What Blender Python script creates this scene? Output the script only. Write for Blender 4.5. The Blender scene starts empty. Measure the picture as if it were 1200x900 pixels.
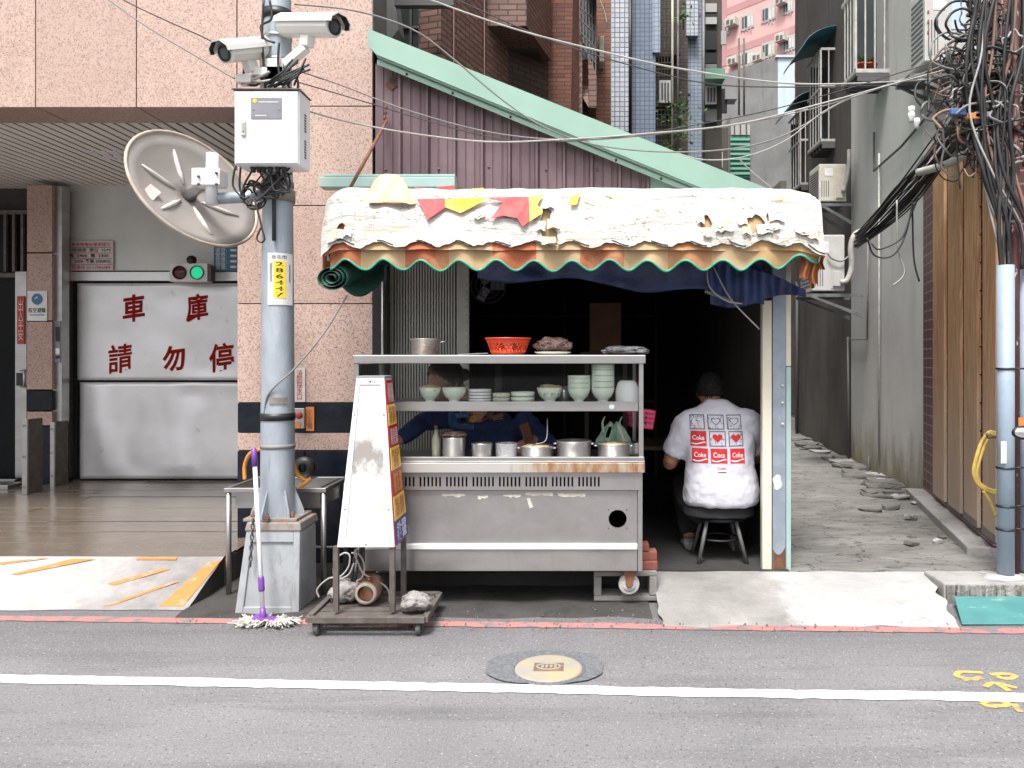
import bpy, bmesh, math, random
from mathutils import Vector, Matrix, noise as mnoise
random.seed(7)
R = math.radians
scene = bpy.context.scene
col = scene.collection

# ------------------------------------------------------------------ camera
CAM_Z, FOC, CX, CY = 1.5, 900.0, 680.0, 422.0
cam_d = bpy.data.cameras.new('camera')
cam_d.sensor_width = 36.0
cam_d.lens = 27.0
cam_d.shift_x = -(CX - 600) / 1200
cam_d.shift_y = (CY - 450) / 1200
cam_d.clip_end = 500
cam = bpy.data.objects.new('camera', cam_d)
cam.location = (0, 0, CAM_Z)
cam.rotation_euler = (R(90), 0, 0)
col.objects.link(cam)
scene.camera = cam

# ------------------------------------------------------------------ light
SUN_EL, SUN_AZ = 63.0, 196.0          # high soft sun behind the camera, thin overcast
world = bpy.data.worlds.new('World')
scene.world = world
world.use_nodes = True
nt = world.node_tree
bg = nt.nodes['Background']
sky = nt.nodes.new('ShaderNodeTexSky')
sky.sky_type = 'NISHITA'
sky.sun_disc = False
sky.sun_elevation = R(SUN_EL)
sky.sun_rotation = R(SUN_AZ)
sky.air_density = 1.0
sky.dust_density = 6.0
sky.ozone_density = 1.0
hsv = nt.nodes.new('ShaderNodeHueSaturation')
hsv.inputs['Saturation'].default_value = 0.25
nt.links.new(sky.outputs[0], hsv.inputs['Color'])
nt.links.new(hsv.outputs[0], bg.inputs[0])
bg.inputs[1].default_value = 0.115
sun_d = bpy.data.lights.new('sun', 'SUN')
sun_d.energy = 1.9
sun_d.angle = R(13)
sun_d.color = (1.0, 0.97, 0.93)
sun = bpy.data.objects.new('sun', sun_d)
az, el = R(SUN_AZ), R(SUN_EL)
sun_dir = Vector((math.sin(az) * math.cos(el), math.cos(az) * math.cos(el), math.sin(el)))
sun.rotation_euler = sun_dir.to_track_quat('Z', 'Y').to_euler()
sun.location = (0, -5, 12)
col.objects.link(sun)
scene.view_settings.view_transform = 'Standard'
scene.view_settings.look = 'None'
scene.view_settings.exposure = 1.2
scene.view_settings.gamma = 1.0
scene.render.engine = 'CYCLES'
scene.cycles.use_denoising = True
scene.cycles.max_bounces = 8
scene.cycles.transparent_max_bounces = 16

# ------------------------------------------------------------------ helpers
def WX(px, Y): return (px - CX) * Y / FOC
def WZ(py, Y): return CAM_Z - (py - CY) * Y / FOC
def P(px, py, Y): return Vector((WX(px, Y), Y, WZ(py, Y)))
def PG(px, py, z=0.0):
    Y = (CAM_Z - z) * FOC / (py - CY)
    return Vector((WX(px, Y), Y, z))

def smooth_path(pts, n=6):
    pts = [Vector(p) for p in pts]
    if len(pts) < 3: return pts
    out = []
    for i in range(len(pts) - 1):
        p0 = pts[max(i - 1, 0)]; p1 = pts[i]; p2 = pts[i + 1]; p3 = pts[min(i + 2, len(pts) - 1)]
        for k in range(n):
            t = k / n
            out.append(0.5 * ((2 * p1) + (p2 - p0) * t + (2 * p0 - 5 * p1 + 4 * p2 - p3) * t * t + (3 * p1 - p0 - 3 * p2 + p3) * t ** 3))
    out.append(pts[-1])
    return out

class MB:
    def __init__(s): s.v = []; s.f = []; s.sm = []
    def add(s, vs, fs, smooth=False):
        o = len(s.v)
        s.v += [Vector(v) for v in vs]
        s.f += [tuple(i + o for i in f) for f in fs]
        s.sm += [smooth] * len(fs)
        return s
    def box(s, x0, x1, y0, y1, z0, z1):
        return s.add([(x, y, z) for x in (x0, x1) for y in (y0, y1) for z in (z0, z1)],
                     [(0, 1, 3, 2), (4, 6, 7, 5), (0, 4, 5, 1), (2, 3, 7, 6), (0, 2, 6, 4), (1, 5, 7, 3)])
    def obox(s, c, ax, ay, az):
        # oriented box: centre c, half-extent vectors ax ay az
        c, ax, ay, az = map(Vector, (c, ax, ay, az))
        return s.add([c + ax * i + ay * j + az * k for i in (-1, 1) for j in (-1, 1) for k in (-1, 1)],
                     [(0, 1, 3, 2), (4, 6, 7, 5), (0, 4, 5, 1), (2, 3, 7, 6), (0, 2, 6, 4), (1, 5, 7, 3)])
    def bar(s, a, b, w, d=None, up=(0, 0, 1)):
        a, b = Vector(a), Vector(b); d = d or w
        t = (b - a); L = t.length; t.normalize()
        u = Vector(up)
        if abs(t.dot(u)) > 0.95: u = Vector((0, 1, 0))
        n1 = t.cross(u).normalized(); n2 = n1.cross(t).normalized()
        return s.obox((a + b) / 2, t * L / 2, n1 * w / 2, n2 * d / 2)
    def tube(s, pts, r, seg=8, smooth=True, caps=True, sub=0):
        pts = [Vector(p) for p in pts]
        if sub: pts = smooth_path(pts, sub)
        n = len(pts)
        rr = r if isinstance(r, (list, tuple)) else [r] * n
        if len(rr) != n: rr = [rr[0] + (rr[-1] - rr[0]) * i / (n - 1) for i in range(n)]
        t0 = (pts[1] - pts[0]).normalized()
        u = Vector((0, 0, 1)) if abs(t0.z) < 0.9 else Vector((1, 0, 0))
        nrm = t0.cross(u).normalized()
        vs = []
        for i in range(n):
            t = (pts[min(i + 1, n - 1)] - pts[max(i - 1, 0)])
            if t.length < 1e-9: t = t0
            t.normalize()
            nrm = (nrm - t * nrm.dot(t))
            if nrm.length < 1e-6: nrm = t.orthogonal()
            nrm.normalize()
            b = t.cross(nrm)
            for k in range(seg):
                a = 2 * math.pi * k / seg
                vs.append(pts[i] + (nrm * math.cos(a) + b * math.sin(a)) * rr[i])
        fs = []
        for i in range(n - 1):
            for k in range(seg):
                k2 = (k + 1) % seg
                fs.append((i * seg + k, i * seg + k2, (i + 1) * seg + k2, (i + 1) * seg + k))
        s.add(vs, fs, smooth)
        if caps:
            o = len(s.v) - n * seg
            s.f.append(tuple(o + k for k in range(seg))[::-1]); s.sm.append(False)
            s.f.append(tuple(o + (n - 1) * seg + k for k in range(seg))); s.sm.append(False)
        return s
    def lathe(s, c, prof, seg=24, axis='Z', smooth=True, sx=1.0, sy=1.0):
        c = Vector(c); vs = []; n = len(prof)
        for (r, h) in prof:
            for k in range(seg):
                a = 2 * math.pi * k / seg
                x, y = r * math.cos(a) * sx, r * math.sin(a) * sy
                vs.append(c + (Vector((x, y, h)) if axis == 'Z' else Vector((x, h, y)) if axis == 'Y' else Vector((h, x, y))))
        fs = []
        for i in range(n - 1):
            for k in range(seg):
                k2 = (k + 1) % seg
                f = (i * seg + k, i * seg + k2, (i + 1) * seg + k2, (i + 1) * seg + k)
                fs.append(f if axis == 'Z' or axis == 'X' else f[::-1])
        return s.add(vs, fs, smooth)
    def prism(s, poly, d):
        # poly: list of 3d points (planar), extruded by vector d
        poly = [Vector(p) for p in poly]; d = Vector(d); n = len(poly)
        fs = [tuple(range(n))[::-1], tuple(range(n, 2 * n))] + [(i, (i + 1) % n, (i + 1) % n + n, i + n) for i in range(n)]
        return s.add(poly + [p + d for p in poly], fs)
    def quad(s, a, b, c, d): return s.add([a, b, c, d], [(0, 1, 2, 3)])
    def grid(s, fn, nu, nv, smooth=True, skip=None):
        vs = [fn(i / nu, j / nv) for j in range(nv + 1) for i in range(nu + 1)]
        fs = []
        for j in range(nv):
            for i in range(nu):
                if skip and skip((i + .5) / nu, (j + .5) / nv): continue
                a = j * (nu + 1) + i
                fs.append((a, a + 1, a + nu + 2, a + nu + 1))
        return s.add(vs, fs, smooth)
    def build(s, name, mat, parent=None, bev=0, solid=0, origin=None, keepn=False):
        if parent is not None: off = Vector(parent['_o'])
        elif origin is not None: off = Vector(origin)
        else:
            xs = [v.x for v in s.v]; ys = [v.y for v in s.v]; zs = [v.z for v in s.v]
            off = Vector(((min(xs) + max(xs)) / 2, (min(ys) + max(ys)) / 2, min(zs)))
        me = bpy.data.meshes.new(name)
        me.from_pydata([tuple(v - off) for v in s.v], [], s.f)
        me.polygons.foreach_set('use_smooth', s.sm)
        if not keepn:
            bm = bmesh.new(); bm.from_mesh(me)
            bmesh.ops.recalc_face_normals(bm, faces=bm.faces)
            bm.to_mesh(me); bm.free()
        uvl = me.uv_layers.new(name='UVMap')
        vco = s.v
        for p in me.polygons:
            n = p.normal
            for li in p.loop_indices:
                co = vco[me.loops[li].vertex_index]
                if abs(n.z) > 0.8: uvl.data[li].uv = (co.x, co.y)
                else:
                    h = math.hypot(n.x, n.y) or 1
                    uvl.data[li].uv = ((-n.y * co.x + n.x * co.y) / h, co.z)
        if mat is not None: me.materials.append(mat)
        o = bpy.data.objects.new(name, me)
        col.objects.link(o)
        o['_o'] = tuple(off)
        if parent is not None:
            o.parent = parent
        else:
            o.location = off
        if parent is not None:
            o['_o'] = tuple(off)
        if bev:
            b = o.modifiers.new('bevel', 'BEVEL'); b.width = bev; b.segments = 2; b.limit_method = 'ANGLE'; b.angle_limit = R(40)
        if solid:
            b = o.modifiers.new('solid', 'SOLIDIFY'); b.thickness = solid; b.offset = 0
        return o

def BOX(name, mat, parent, x0, x1, y0, y1, z0, z1, bev=0): return MB().box(x0, x1, y0, y1, z0, z1).build(name, mat, parent, bev)
def TUBE(name, mat, parent, pts, r, seg=8, sub=0): return MB().tube(pts, r, seg, sub=sub).build(name, mat, parent)
def pbox(name, mat, parent, px0, px1, py0, py1, Y, d=0.02, bev=0, back=True):
    # box whose front face at depth Y spans the given width/height
    return BOX(name, mat, parent, WX(px0, Y), WX(px1, Y), Y, Y + d, WZ(py1, Y), WZ(py0, Y), bev)

def thing(name, loc, label, cat, group=None):
    o = bpy.data.objects.new(name, None)
    o.empty_display_size = 0.1
    o.location = loc; o['_o'] = tuple(loc)
    col.objects.link(o)
    return tag(o, label, cat, group)
def tag(o, label=None, cat=None, group=None, kind=None):
    if label: o['label'] = label
    if cat: o['category'] = cat
    if group: o['group'] = group
    if kind: o['kind'] = kind
    return o
def copy_tree(o, parent=None):
    c = o.copy(); col.objects.link(c); c.parent = parent
    for ch in [x for x in o.children]: copy_tree(ch, c)
    return c
def shift_copy(o, d, parent=None):
    # copy of a part inside the same parent, moved by d
    c = o.copy(); col.objects.link(c); c.location = Vector(o.location) + Vector(d); return c

# ------------------------------------------------------------------ text (flat lettering, made into meshes once)
TEXTS = {}
def load_texts(items):
    tmp = []
    for key, body, bold in items:
        cu = bpy.data.curves.new('txt', 'FONT'); cu.body = body
        cu.size = 1; cu.align_x = 'CENTER'; cu.align_y = 'CENTER'; cu.offset = bold; cu.space_line = 1.02 if key == 'num' else .78; cu.resolution_u = 3
        ob = bpy.data.objects.new('txt', cu); col.objects.link(ob); tmp.append((key, ob))
    dg = bpy.context.evaluated_depsgraph_get(); dg.update()
    for key, ob in tmp:
        me = bpy.data.meshes.new_from_object(ob.evaluated_get(dg))
        xs = [v.co.x for v in me.vertices]; ys = [v.co.y for v in me.vertices]
        TEXTS[key] = ([(v.co.x - (min(xs) + max(xs)) / 2, v.co.y - (min(ys) + max(ys)) / 2) for v in me.vertices],
                      [tuple(p.vertices) for p in me.polygons], max(xs) - min(xs), max(ys) - min(ys))
    for key, ob in tmp:
        cu = ob.data; bpy.data.objects.remove(ob); bpy.data.curves.remove(cu)
def TXT(key, c, w, h, right=(1, 0, 0), up=(0, 0, 1)):
    # MB with the lettering fitted in w x h about c
    vs, fs, tw, th = TEXTS[key]; c = Vector(c); r = Vector(right); u = Vector(up)
    return MB().add([c + r * (x * w / tw) + u * (y * h / th) for x, y in vs], fs)
load_texts([('che', '車', .024), ('ku', '庫', .024), ('qing', '請', .017), ('wu', '勿', .03), ('ting', '停', .020),
    ('num', '2\n8\n6\n4\n4\n7', .008), ('pole_head', '台北市', .01), ('spec1', '汽車昇降機出使用標示', .0), ('spec2', '車輛規格  單位  M/M', 0), ('spec3', '長  5400  寬  2300', .01),
    ('spec4', '高  2000  載重 2500KG', .01), ('spec5', '公司電話 02-27965584', 0), ('shelter', '防空避難', .01), ('hydrant', '消\n防\n採\n水\n口', .0),
    ('blue', '速度:\n寬度:\n高度:\n重量:', 0), ('coke', 'Coke', .01), ('coca', 'Coca', .01),
    ('m1', '滷肉飯\n雞肉飯\n控肉飯', 0), ('m2', '貢丸湯\n魚丸湯', 0), ('m3', '乾麵\n湯麵\n米粉', 0), ('m4', '燙青菜\n滷蛋\n豆腐', 0), ('m5', '外帶\n便當', .01), ('strip', '出\n入\n平\n安', 0), ('gas', '小\n心\n火\n燭', 0)])

# ------------------------------------------------------------------ materials
MATS = {}
def hexc(h):
    h = h.lstrip('#'); c = [int(h[i:i + 2], 16) / 255 for i in (0, 2, 4)]
    return tuple(x / 12.92 if x <= .04045 else ((x + .055) / 1.055) ** 2.4 for x in c) + (1,)
def C(c): return hexc(c) if isinstance(c, str) else tuple(c) + (1,) if len(c) == 3 else c
class NT:
    def __init__(s, name):
        s.m = bpy.data.materials.new(name); s.m.use_nodes = True
        s.t = s.m.node_tree; s.b = s.t.nodes['Principled BSDF']; s.out = s.t.nodes['Material Output']
    def n(s, typ, **kw):
        nd = s.t.nodes.new('ShaderNode' + typ)
        for k, v in kw.items():
            if k in nd.inputs.keys(): nd.inputs[k].default_value = v
            else: setattr(nd, k, v)
        return nd
    def l(s, a, b): s.t.links.new(a, b)
    def coord(s, kind='Object', scale=(1, 1, 1)):
        tc = s.n('TexCoord'); mp = s.n('Mapping'); mp.inputs['Scale'].default_value = scale
        s.l(tc.outputs[kind], mp.inputs[0]); return mp.outputs[0]
    def noise(s, vec, scale, detail=5, rough=.6, dist=0):
        nd = s.n('TexNoise', Scale=scale, Detail=detail, Roughness=rough, Distortion=dist); s.l(vec, nd.inputs['Vector']); return nd.outputs['Fac']
    def ramp(s, fac, lo, hi):
        r = s.n('MapRange'); r.inputs['From Min'].default_value = lo; r.inputs['From Max'].default_value = hi
        s.l(fac, r.inputs['Value']); return r.outputs['Result']
    def mix(s, fac, a, b, mode='MIX'):
        m = s.n('Mix', data_type='RGBA', blend_type=mode)
        for sock, val in ((m.inputs[0], fac), (m.inputs[6], a), (m.inputs[7], b)):
            if hasattr(val, 'is_linked') or hasattr(val, 'links'): s.l(val, sock)
            elif isinstance(val, (int, float)): sock.default_value = val
            else: sock.default_value = C(val)
        return m.outputs[2]
    def bump(s, h, strength=.3, dist=.01):
        b = s.n('Bump', Strength=strength, Distance=dist); s.l(h, b.inputs['Height']); s.l(b.outputs[0], s.b.inputs['Normal']); return b
def mat(name, c, r=.6, m=0, c2=None, ns=6, lo=.4, hi=.65, sc=(1, 1, 1), c3=None, ns3=40, lo3=.55, hi3=.7, sc3=(1, 1, 1), bump=0, bs=60, bd=.004, spec=.5, rv=0, coord='Object', alpha=1, dist=0, sub=0):
    if name in MATS: return MATS[name]
    t = NT(name); b = t.b
    b.inputs['Roughness'].default_value = r; b.inputs['Metallic'].default_value = m; b.inputs['Specular IOR Level'].default_value = spec
    vec = t.coord(coord, sc); base = C(c); b.inputs['Base Color'].default_value = base
    if c2 is not None:
        nf = t.noise(vec, ns, 8, .62, dist); out = t.mix(t.ramp(nf, lo, hi), c, c2)
        if c3 is not None:
            v3 = t.coord(coord, sc3); out = t.mix(t.ramp(t.noise(v3, ns3, 6, .7), lo3, hi3), out, c3)
        t.l(out, b.inputs['Base Color'])
        if rv:
            mr = t.n('MapRange'); mr.inputs['To Min'].default_value = max(.05, r - rv); mr.inputs['To Max'].default_value = min(1, r + rv)
            t.l(nf, mr.inputs['Value']); t.l(mr.outputs[0], b.inputs['Roughness'])
    if bump: t.bump(t.noise(t.coord(coord), bs, 6, .65), bump, bd)
    if alpha < 1: b.inputs['Alpha'].default_value = alpha
    MATS[name] = t.m
    return t.m
def granite(name, base, dark, light):
    t = NT(name); v = t.coord('Object'); t.b.inputs['Roughness'].default_value = .45
    c = t.mix(t.ramp(t.noise(v, 1.3, 4), .35, .7), base, light)
    vo = t.n('TexVoronoi', Scale=125.0); t.l(v, vo.inputs['Vector']); sp = t.n('SeparateColor'); t.l(vo.outputs['Color'], sp.inputs[0])
    c = t.mix(t.ramp(sp.outputs[0], .55, .75), c, light)
    c = t.mix(t.ramp(sp.outputs[1], .80, .86), c, tuple(x * .78 for x in base))
    c = t.mix(t.ramp(sp.outputs[2], .945, .955), c, dark)
    c = t.mix(t.ramp(t.noise(t.coord('Object', (2.5, 2.5, .35)), 2.0, 7, .7), .55, 1.0), c, (.25, .19, .165))
    oi = t.n('ObjectInfo'); c = t.mix(t.ramp(oi.outputs['Random'], 0, 3.0), c, (.26, .17, .13))
    t.l(c, t.b.inputs['Base Color']); return t.m
m_granite = granite('pink_granite', (.45, .305, .25), (.20, .145, .13), (.55, .41, .35))
m_granite_dk = granite('dull_granite', (.36, .24, .19), (.09, .065, .06), (.46, .33, .275))
m_black_stone = mat('black_stone', (.008, .010, .016), .25, c2=(.016, .019, .028), ns=9, spec=.25)
m_core = mat('building_core', (.10, .085, .078), .8, c2=(.07, .06, .055))

def asphalt():
    t = NT('asphalt'); v = t.coord('Object'); t.b.inputs['Roughness'].default_value = .82
    c = t.mix(t.ramp(t.noise(v, 1.1, 6), .35, .7), (.165, .163, .17), (.215, .212, .22))
    c = t.mix(t.ramp(t.noise(t.coord('Object', (.35, 3.0, 1)), 1.6, 7, .7), .50, .72), c, (.125, .123, .128))
    c = t.mix(t.ramp(t.noise(t.coord('Object', (.5, 1.2, 1)), 3.5, 9, .8, .4), .66, .72), c, (.09, .088, .092))
    sy = t.n('SeparateXYZ'); t.l(v, sy.inputs[0]); c = t.mix(t.ramp(sy.outputs[1], 3.75, 4.25), c, t.mix(.45, c, (.085, .08, .085)))
    c = t.mix(t.ramp(t.noise(v, 60, 3, .8), .43, .33), c, (.05, .05, .055))
    c = t.mix(t.ramp(t.noise(v, 75, 3, .8), .59, .68), c, (.38, .375, .40))
    vo = t.n('TexVoronoi', Scale=.45, feature='DISTANCE_TO_EDGE'); t.l(t.coord('Object', (1, 1.6, 1)), vo.inputs['Vector'])
    wob = t.noise(v, 6, 6)
    ad = t.n('Math', operation='MULTIPLY_ADD'); t.l(wob, ad.inputs[0]); ad.inputs[1].default_value = .06; t.l(vo.outputs[0], ad.inputs[2])
    t.l(c, t.b.inputs['Base Color'])
    t.bump(t.noise(v, 80, 4, .75), .8, .010); return t.m
m_asphalt = asphalt()
m_patch = mat('asphalt_patch', (.105, .112, .122), .85, c2=(.16, .168, .18), ns=60, lo=.45, hi=.6, c3=(.28, .29, .31), ns3=90, lo3=.62, hi3=.7, bump=.8, bs=90, bd=.008)
def paint(name, c, under, amount=.62, sc=9):
    t = NT(name); v = t.coord('Object'); t.b.inputs['Roughness'].default_value = .7
    f = t.mix(t.ramp(t.noise(v, sc, 8, .75), amount, amount + .10), c, under)
    f = t.mix(t.ramp(t.noise(v, 70, 4, .8), .60, .72), f, under)
    t.l(f, t.b.inputs['Base Color']); t.bump(t.noise(v, 110, 4, .7), .35, .004); return t.m
m_white_line = paint('white_road_paint', (.64, .64, .64), (.2, .2, .21), .61)
m_red_line = paint('red_road_paint', (.40, .165, .15), (.16, .15, .155), .485)
m_orange_paint = paint('orange_road_paint', (.50, .18, .045), (.38, .30, .25), .54)
m_yellow_paint = paint('yellow_spray_paint', (.50, .34, .09), (.18, .177, .18), .52, 16)

def concrete(name, a, b, dirt, sc=(1, 1, 1), crack=False, bump=.5):
    t = NT(name); v = t.coord('Object', sc); t.b.inputs['Roughness'].default_value = .85
    c = t.mix(t.ramp(t.noise(v, 1.4, 8, .65), .35, .65), a, b)
    c = t.mix(t.ramp(t.noise(v, 5, 8, .7, .6), .52, .72), c, dirt)
    c = t.mix(t.ramp(t.noise(v, 60, 4, .8), .60, .72), c, dirt)
    t.l(c, t.b.inputs['Base Color'])
    if crack:
        ds = t.n('MixRGB') if False else None
        vo = t.n('TexVoronoi', Scale=2.3, feature='DISTANCE_TO_EDGE'); va = t.n('VectorMath', operation='MULTIPLY_ADD'); nn = t.n('TexNoise', Scale=5.0, Detail=6.0); t.l(v, nn.inputs['Vector'])
        t.l(nn.outputs['Color'], va.inputs[0]); va.inputs[1].default_value = (.35, .35, .35); t.l(v, va.inputs[2]); t.l(va.outputs[0], vo.inputs['Vector'])
        c = t.mix(t.ramp(vo.outputs[0], .016, .006), c, tuple(x * .55 for x in dirt)); t.l(c, t.b.inputs['Base Color'])
    t.bump(t.noise(v, 18, 10, .7), bump, .02); return t.m
m_white_cement = concrete('white_cement', (.44, .44, .44), (.37, .37, .365), (.25, .24, .23))
m_grey_cement = concrete('grey_cement', (.36, .35, .34), (.27, .262, .25), (.17, .165, .155))
m_alley = concrete('alley_concrete', (.25, .245, .23), (.145, .14, .13), (.05, .05, .044), (1, 2.6, 1), crack=True, bump=.9)
m_ramp = None
def ramp_mat():
    t = NT('driveway_cement'); v = t.coord('Object'); t.b.inputs['Roughness'].default_value = .85
    sx = t.n('SeparateXYZ'); t.l(t.coord('Object'), sx.inputs[0])
    c1 = t.mix(t.ramp(t.noise(v, 2.0, 8, .65), .35, .65), (.47, .46, .45), (.38, .37, .36))
    c2 = t.mix(t.ramp(t.noise(v, 5, 8, .65), .35, .65), (.27, .255, .25), (.17, .165, .16))
    nz = t.noise(v, 3.2, 6); ad = t.n('Math', operation='MULTIPLY_ADD'); t.l(nz, ad.inputs[0]); ad.inputs[1].default_value = 1.2; t.l(sx.outputs[0], ad.inputs[2])
    f = t.ramp(ad.outputs[0], 2.0, 2.75)
    c = t.mix(f, c1, c2)
    c = t.mix(t.ramp(t.noise(t.coord('Object', (2.2, 1, 1)), 22, 4, .8), .64, .70), c, (.16, .15, .15))
    t.l(c, t.b.inputs['Base Color']); t.bump(t.noise(v, 40, 8, .7), .5, .01); return t.m
m_ramp = ramp_mat()
m_dirt = concrete('dirty_shaded_ground', (.06, .056, .053), (.032, .03, .028), (.015, .014, .013))  # dirt darkened further, so the shade under the cart is in the colour
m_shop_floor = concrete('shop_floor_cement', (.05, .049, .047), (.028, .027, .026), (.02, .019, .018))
m_rubble = concrete('broken_concrete', (.17, .163, .148), (.085, .083, .075), (.03, .03, .026))
m_garage_tile = mat('garage_floor_tile', (.15, .12, .096), .19, c2=(.105, .086, .069), ns=5, sc=(1, 8, 1), c3=(.20, .165, .14), ns3=30, lo3=.55, hi3=.75, rv=.06)
m_slat = mat('aluminium_ceiling_slat', (.76, .72, .66), .5, c2=(.70, .66, .60), ns=2)
m_dark = mat('dark_void', (.012, .012, .013), .9)  # near-black colour carries the shade of voids and the shop's depth
m_steel = mat('brushed_stainless', (.46, .455, .45), .36, .92, c2=(.38, .37, .365), ns=3, sc=(1, 1, 3), c3=(.30, .28, .26), ns3=2.2, lo3=.55, hi3=.9, rv=.08)
m_steel_panel = mat('cart_stainless_sheet', (.40, .385, .38), .33, .75, bump=.12, bs=2.2, bd=.06, c2=(.33, .315, .31), ns=2.0, sc=(1.4, 1, 2.4), c3=(.30, .275, .25), ns3=3, lo3=.56, hi3=.9, sc3=(3, 3, .8), rv=.08)
def rusty_steel():
    t = NT('rust_stained_steel'); v = t.coord('Object'); b = t.b; b.inputs['Roughness'].default_value = .45; b.inputs['Metallic'].default_value = .5
    sx = t.n('SeparateXYZ'); t.l(v, sx.inputs[0])
    rust = t.mix(t.ramp(t.noise(t.coord('Object', (7, 1, 2)), 4, 6), .35, .7), (.46, .40, .30), (.30, .10, .02))
    n = t.noise(t.coord('Object', (6, 1, 1)), 3, 6); ad = t.n('Math', operation='MULTIPLY_ADD'); t.l(n, ad.inputs[0]); ad.inputs[1].default_value = .5; t.l(sx.outputs[0], ad.inputs[2])
    c = t.mix(t.ramp(ad.outputs[0], .28, .42), (.52, .50, .47), rust)
    t.l(c, b.inputs['Base Color']); return t.m
m_rust_steel = rusty_steel()
m_lift_door = mat('lift_door_steel', (.80, .80, .82), .36, .4, c2=(.70, .70, .71), ns=1.6, sc=(1, 1, 1.4), c3=(.36, .35, .35), ns3=7, lo3=.62, hi3=.85, rv=.07)
m_grey_panel = mat('painted_grey_panel', (.62, .63, .61), .45, .1, c2=(.54, .55, .53), ns=1.5)
m_galv = mat('galvanised_pole', (.33, .37, .42), .55, .45, c2=(.42, .46, .50), ns=10, sc=(1, 1, .4), c3=(.20, .22, .25), ns3=14, lo3=.60, hi3=.8, sc3=(3, 3, .3), rv=.1, bump=.15, bs=120)
m_pole_base = mat('pole_base_paint', (.34, .36, .38), .7, c2=(.26, .275, .285), ns=3, c3=(.16, .13, .11), ns3=4, lo3=.56, hi3=.8, sc3=(2, 2, .7), bump=.25, bs=50)
m_pole_steel = mat('weathered_plate', (.25, .23, .215), .7, .3, c2=(.20, .11, .06), ns=12, lo=.5, hi=.75)
m_white_paint = mat('white_enamel', (.74, .75, .76), .35, c2=(.66, .67, .68), ns=3)
m_cctv = mat('camera_housing', (.74, .73, .69), .4, c2=(.62, .60, .55), ns=5, lo=.5, hi=.8)
m_black = mat('black_plastic', (.012, .012, .013), .45)
m_cable = mat('black_cable', (.016, .016, .018), .55, c2=(.03, .03, .032), ns=8)
m_cable_grey = mat('grey_cable', (.22, .213, .205), .6, c2=(.16, .155, .15), ns=8)
m_cable_white = mat('white_cable', (.38, .365, .345), .55, c2=(.28, .27, .25), ns=8)
m_cable_brown = mat('brown_cable', (.20, .12, .09), .6)
m_cable_blue = mat('blue_tape', (.05, .12, .32), .5)
def mirror_back():
    t = NT('mirror_shell'); b = t.b; b.inputs['Roughness'].default_value = .28
    v = t.coord('Object')
    c = t.mix(t.ramp(t.noise(v, 4, 6), .35, .7), (.36, .335, .315), (.29, .27, .25)); t.l(c, b.inputs['Base Color'])
    b.inputs['Transmission Weight'].default_value = .25; return t.m
m_mirror_back = mirror_back()
m_mirror_rib = mat('mirror_rib', (.56, .53, .50), .3)  # paler than the dish: the ribs' highlights are put into the colour
m_mirror_rim = mat('mirror_rim', (.44, .37, .31), .55, c2=(.34, .28, .23), ns=9)
m_purple = mat('mop_purple', (.16, .05, .30), .35)
m_mop_white = mat('mop_handle_white', (.70, .70, .72), .3)
m_mop = mat('mop_cotton', (.50, .48, .44), .95, c2=(.32, .30, .27), ns=18)
m_hose_orange = mat('orange_hose', (.72, .27, .03), .4, c2=(.6, .25, .05), ns=10)
m_hose_yellow = mat('yellow_hose', (.55, .38, .09), .45, c2=(.40, .28, .08), ns=10)
def sign_white():
    t = NT('sign_acrylic'); v = t.coord('Object'); b = t.b; b.inputs['Roughness'].default_value = .4
    sx = t.n('SeparateXYZ'); t.l(v, sx.inputs[0])
    nz = t.noise(v, 14, 8, .8)
    # scuffed torn-sticker mark in the middle of the face
    g = t.n('MapRange'); t.l(sx.outputs[2], g.inputs[0])
    d = t.n('Math', operation='SUBTRACT'); t.l(sx.outputs[2], d.inputs[0]); d.inputs[1].default_value = .96
    a = t.n('Math', operation='ABSOLUTE'); t.l(d.outputs[0], a.inputs[0])
    s2 = t.n('Math', operation='MULTIPLY_ADD'); t.l(nz, s2.inputs[0]); s2.inputs[1].default_value = .35; t.l(a.outputs[0], s2.inputs[2])
    big = t.noise(t.coord('Object', (1, 1, .6)), 11, 3); s3 = t.n('Math', operation='MULTIPLY_ADD'); t.l(big, s3.inputs[0]); s3.inputs[1].default_value = .45; t.l(s2.outputs[0], s3.inputs[2])
    c = t.mix(t.ramp(t.noise(v, 5, 6), .45, .8), (.47, .47, .465), (.39, .38, .37))
    c = t.mix(t.ramp(s3.outputs[0], .50, .44), c, (.25, .23, .215))
    t.l(c, b.inputs['Base Color']); return t.m
m_sign_white = sign_white()
m_iron = mat('brown_angle_iron', (.085, .075, .068), .7, .2, c2=(.14, .12, .105), ns=14, c3=(.14, .07, .04), ns3=20, lo3=.6, hi3=.75)
m_sign_red = mat('menu_red', (.38, .015, .02), .4); m_sign_yel = mat('menu_yellow', (.72, .50, .08), .4); m_sign_blue = mat('menu_blue', (.02, .025, .22), .4)
m_ink_white = mat('white_ink', (.75, .75, .74), .5); m_ink_dark = mat('dark_ink', (.02, .02, .025), .5); m_ink_red = mat('red_ink', (.40, .03, .02), .5)
def worn_red():
    t = NT('worn_red_lettering'); v = t.coord('Object'); t.b.inputs['Roughness'].default_value = .85; t.b.inputs['Specular IOR Level'].default_value = .1
    c = t.mix(t.ramp(t.noise(v, 16, 8, .8), .64, .67), (.26, .010, .006), (.45, .42, .41)); t.l(c, t.b.inputs['Base Color']); return t.m
m_worn_red = worn_red()
m_plate_white = mat('plate_white', (.70, .69, .68), .5, c2=(.6, .58, .56), ns=8)
m_plate_pink = mat('plate_offwhite', (.62, .55, .52), .5, c2=(.5, .44, .41), ns=8)
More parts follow.
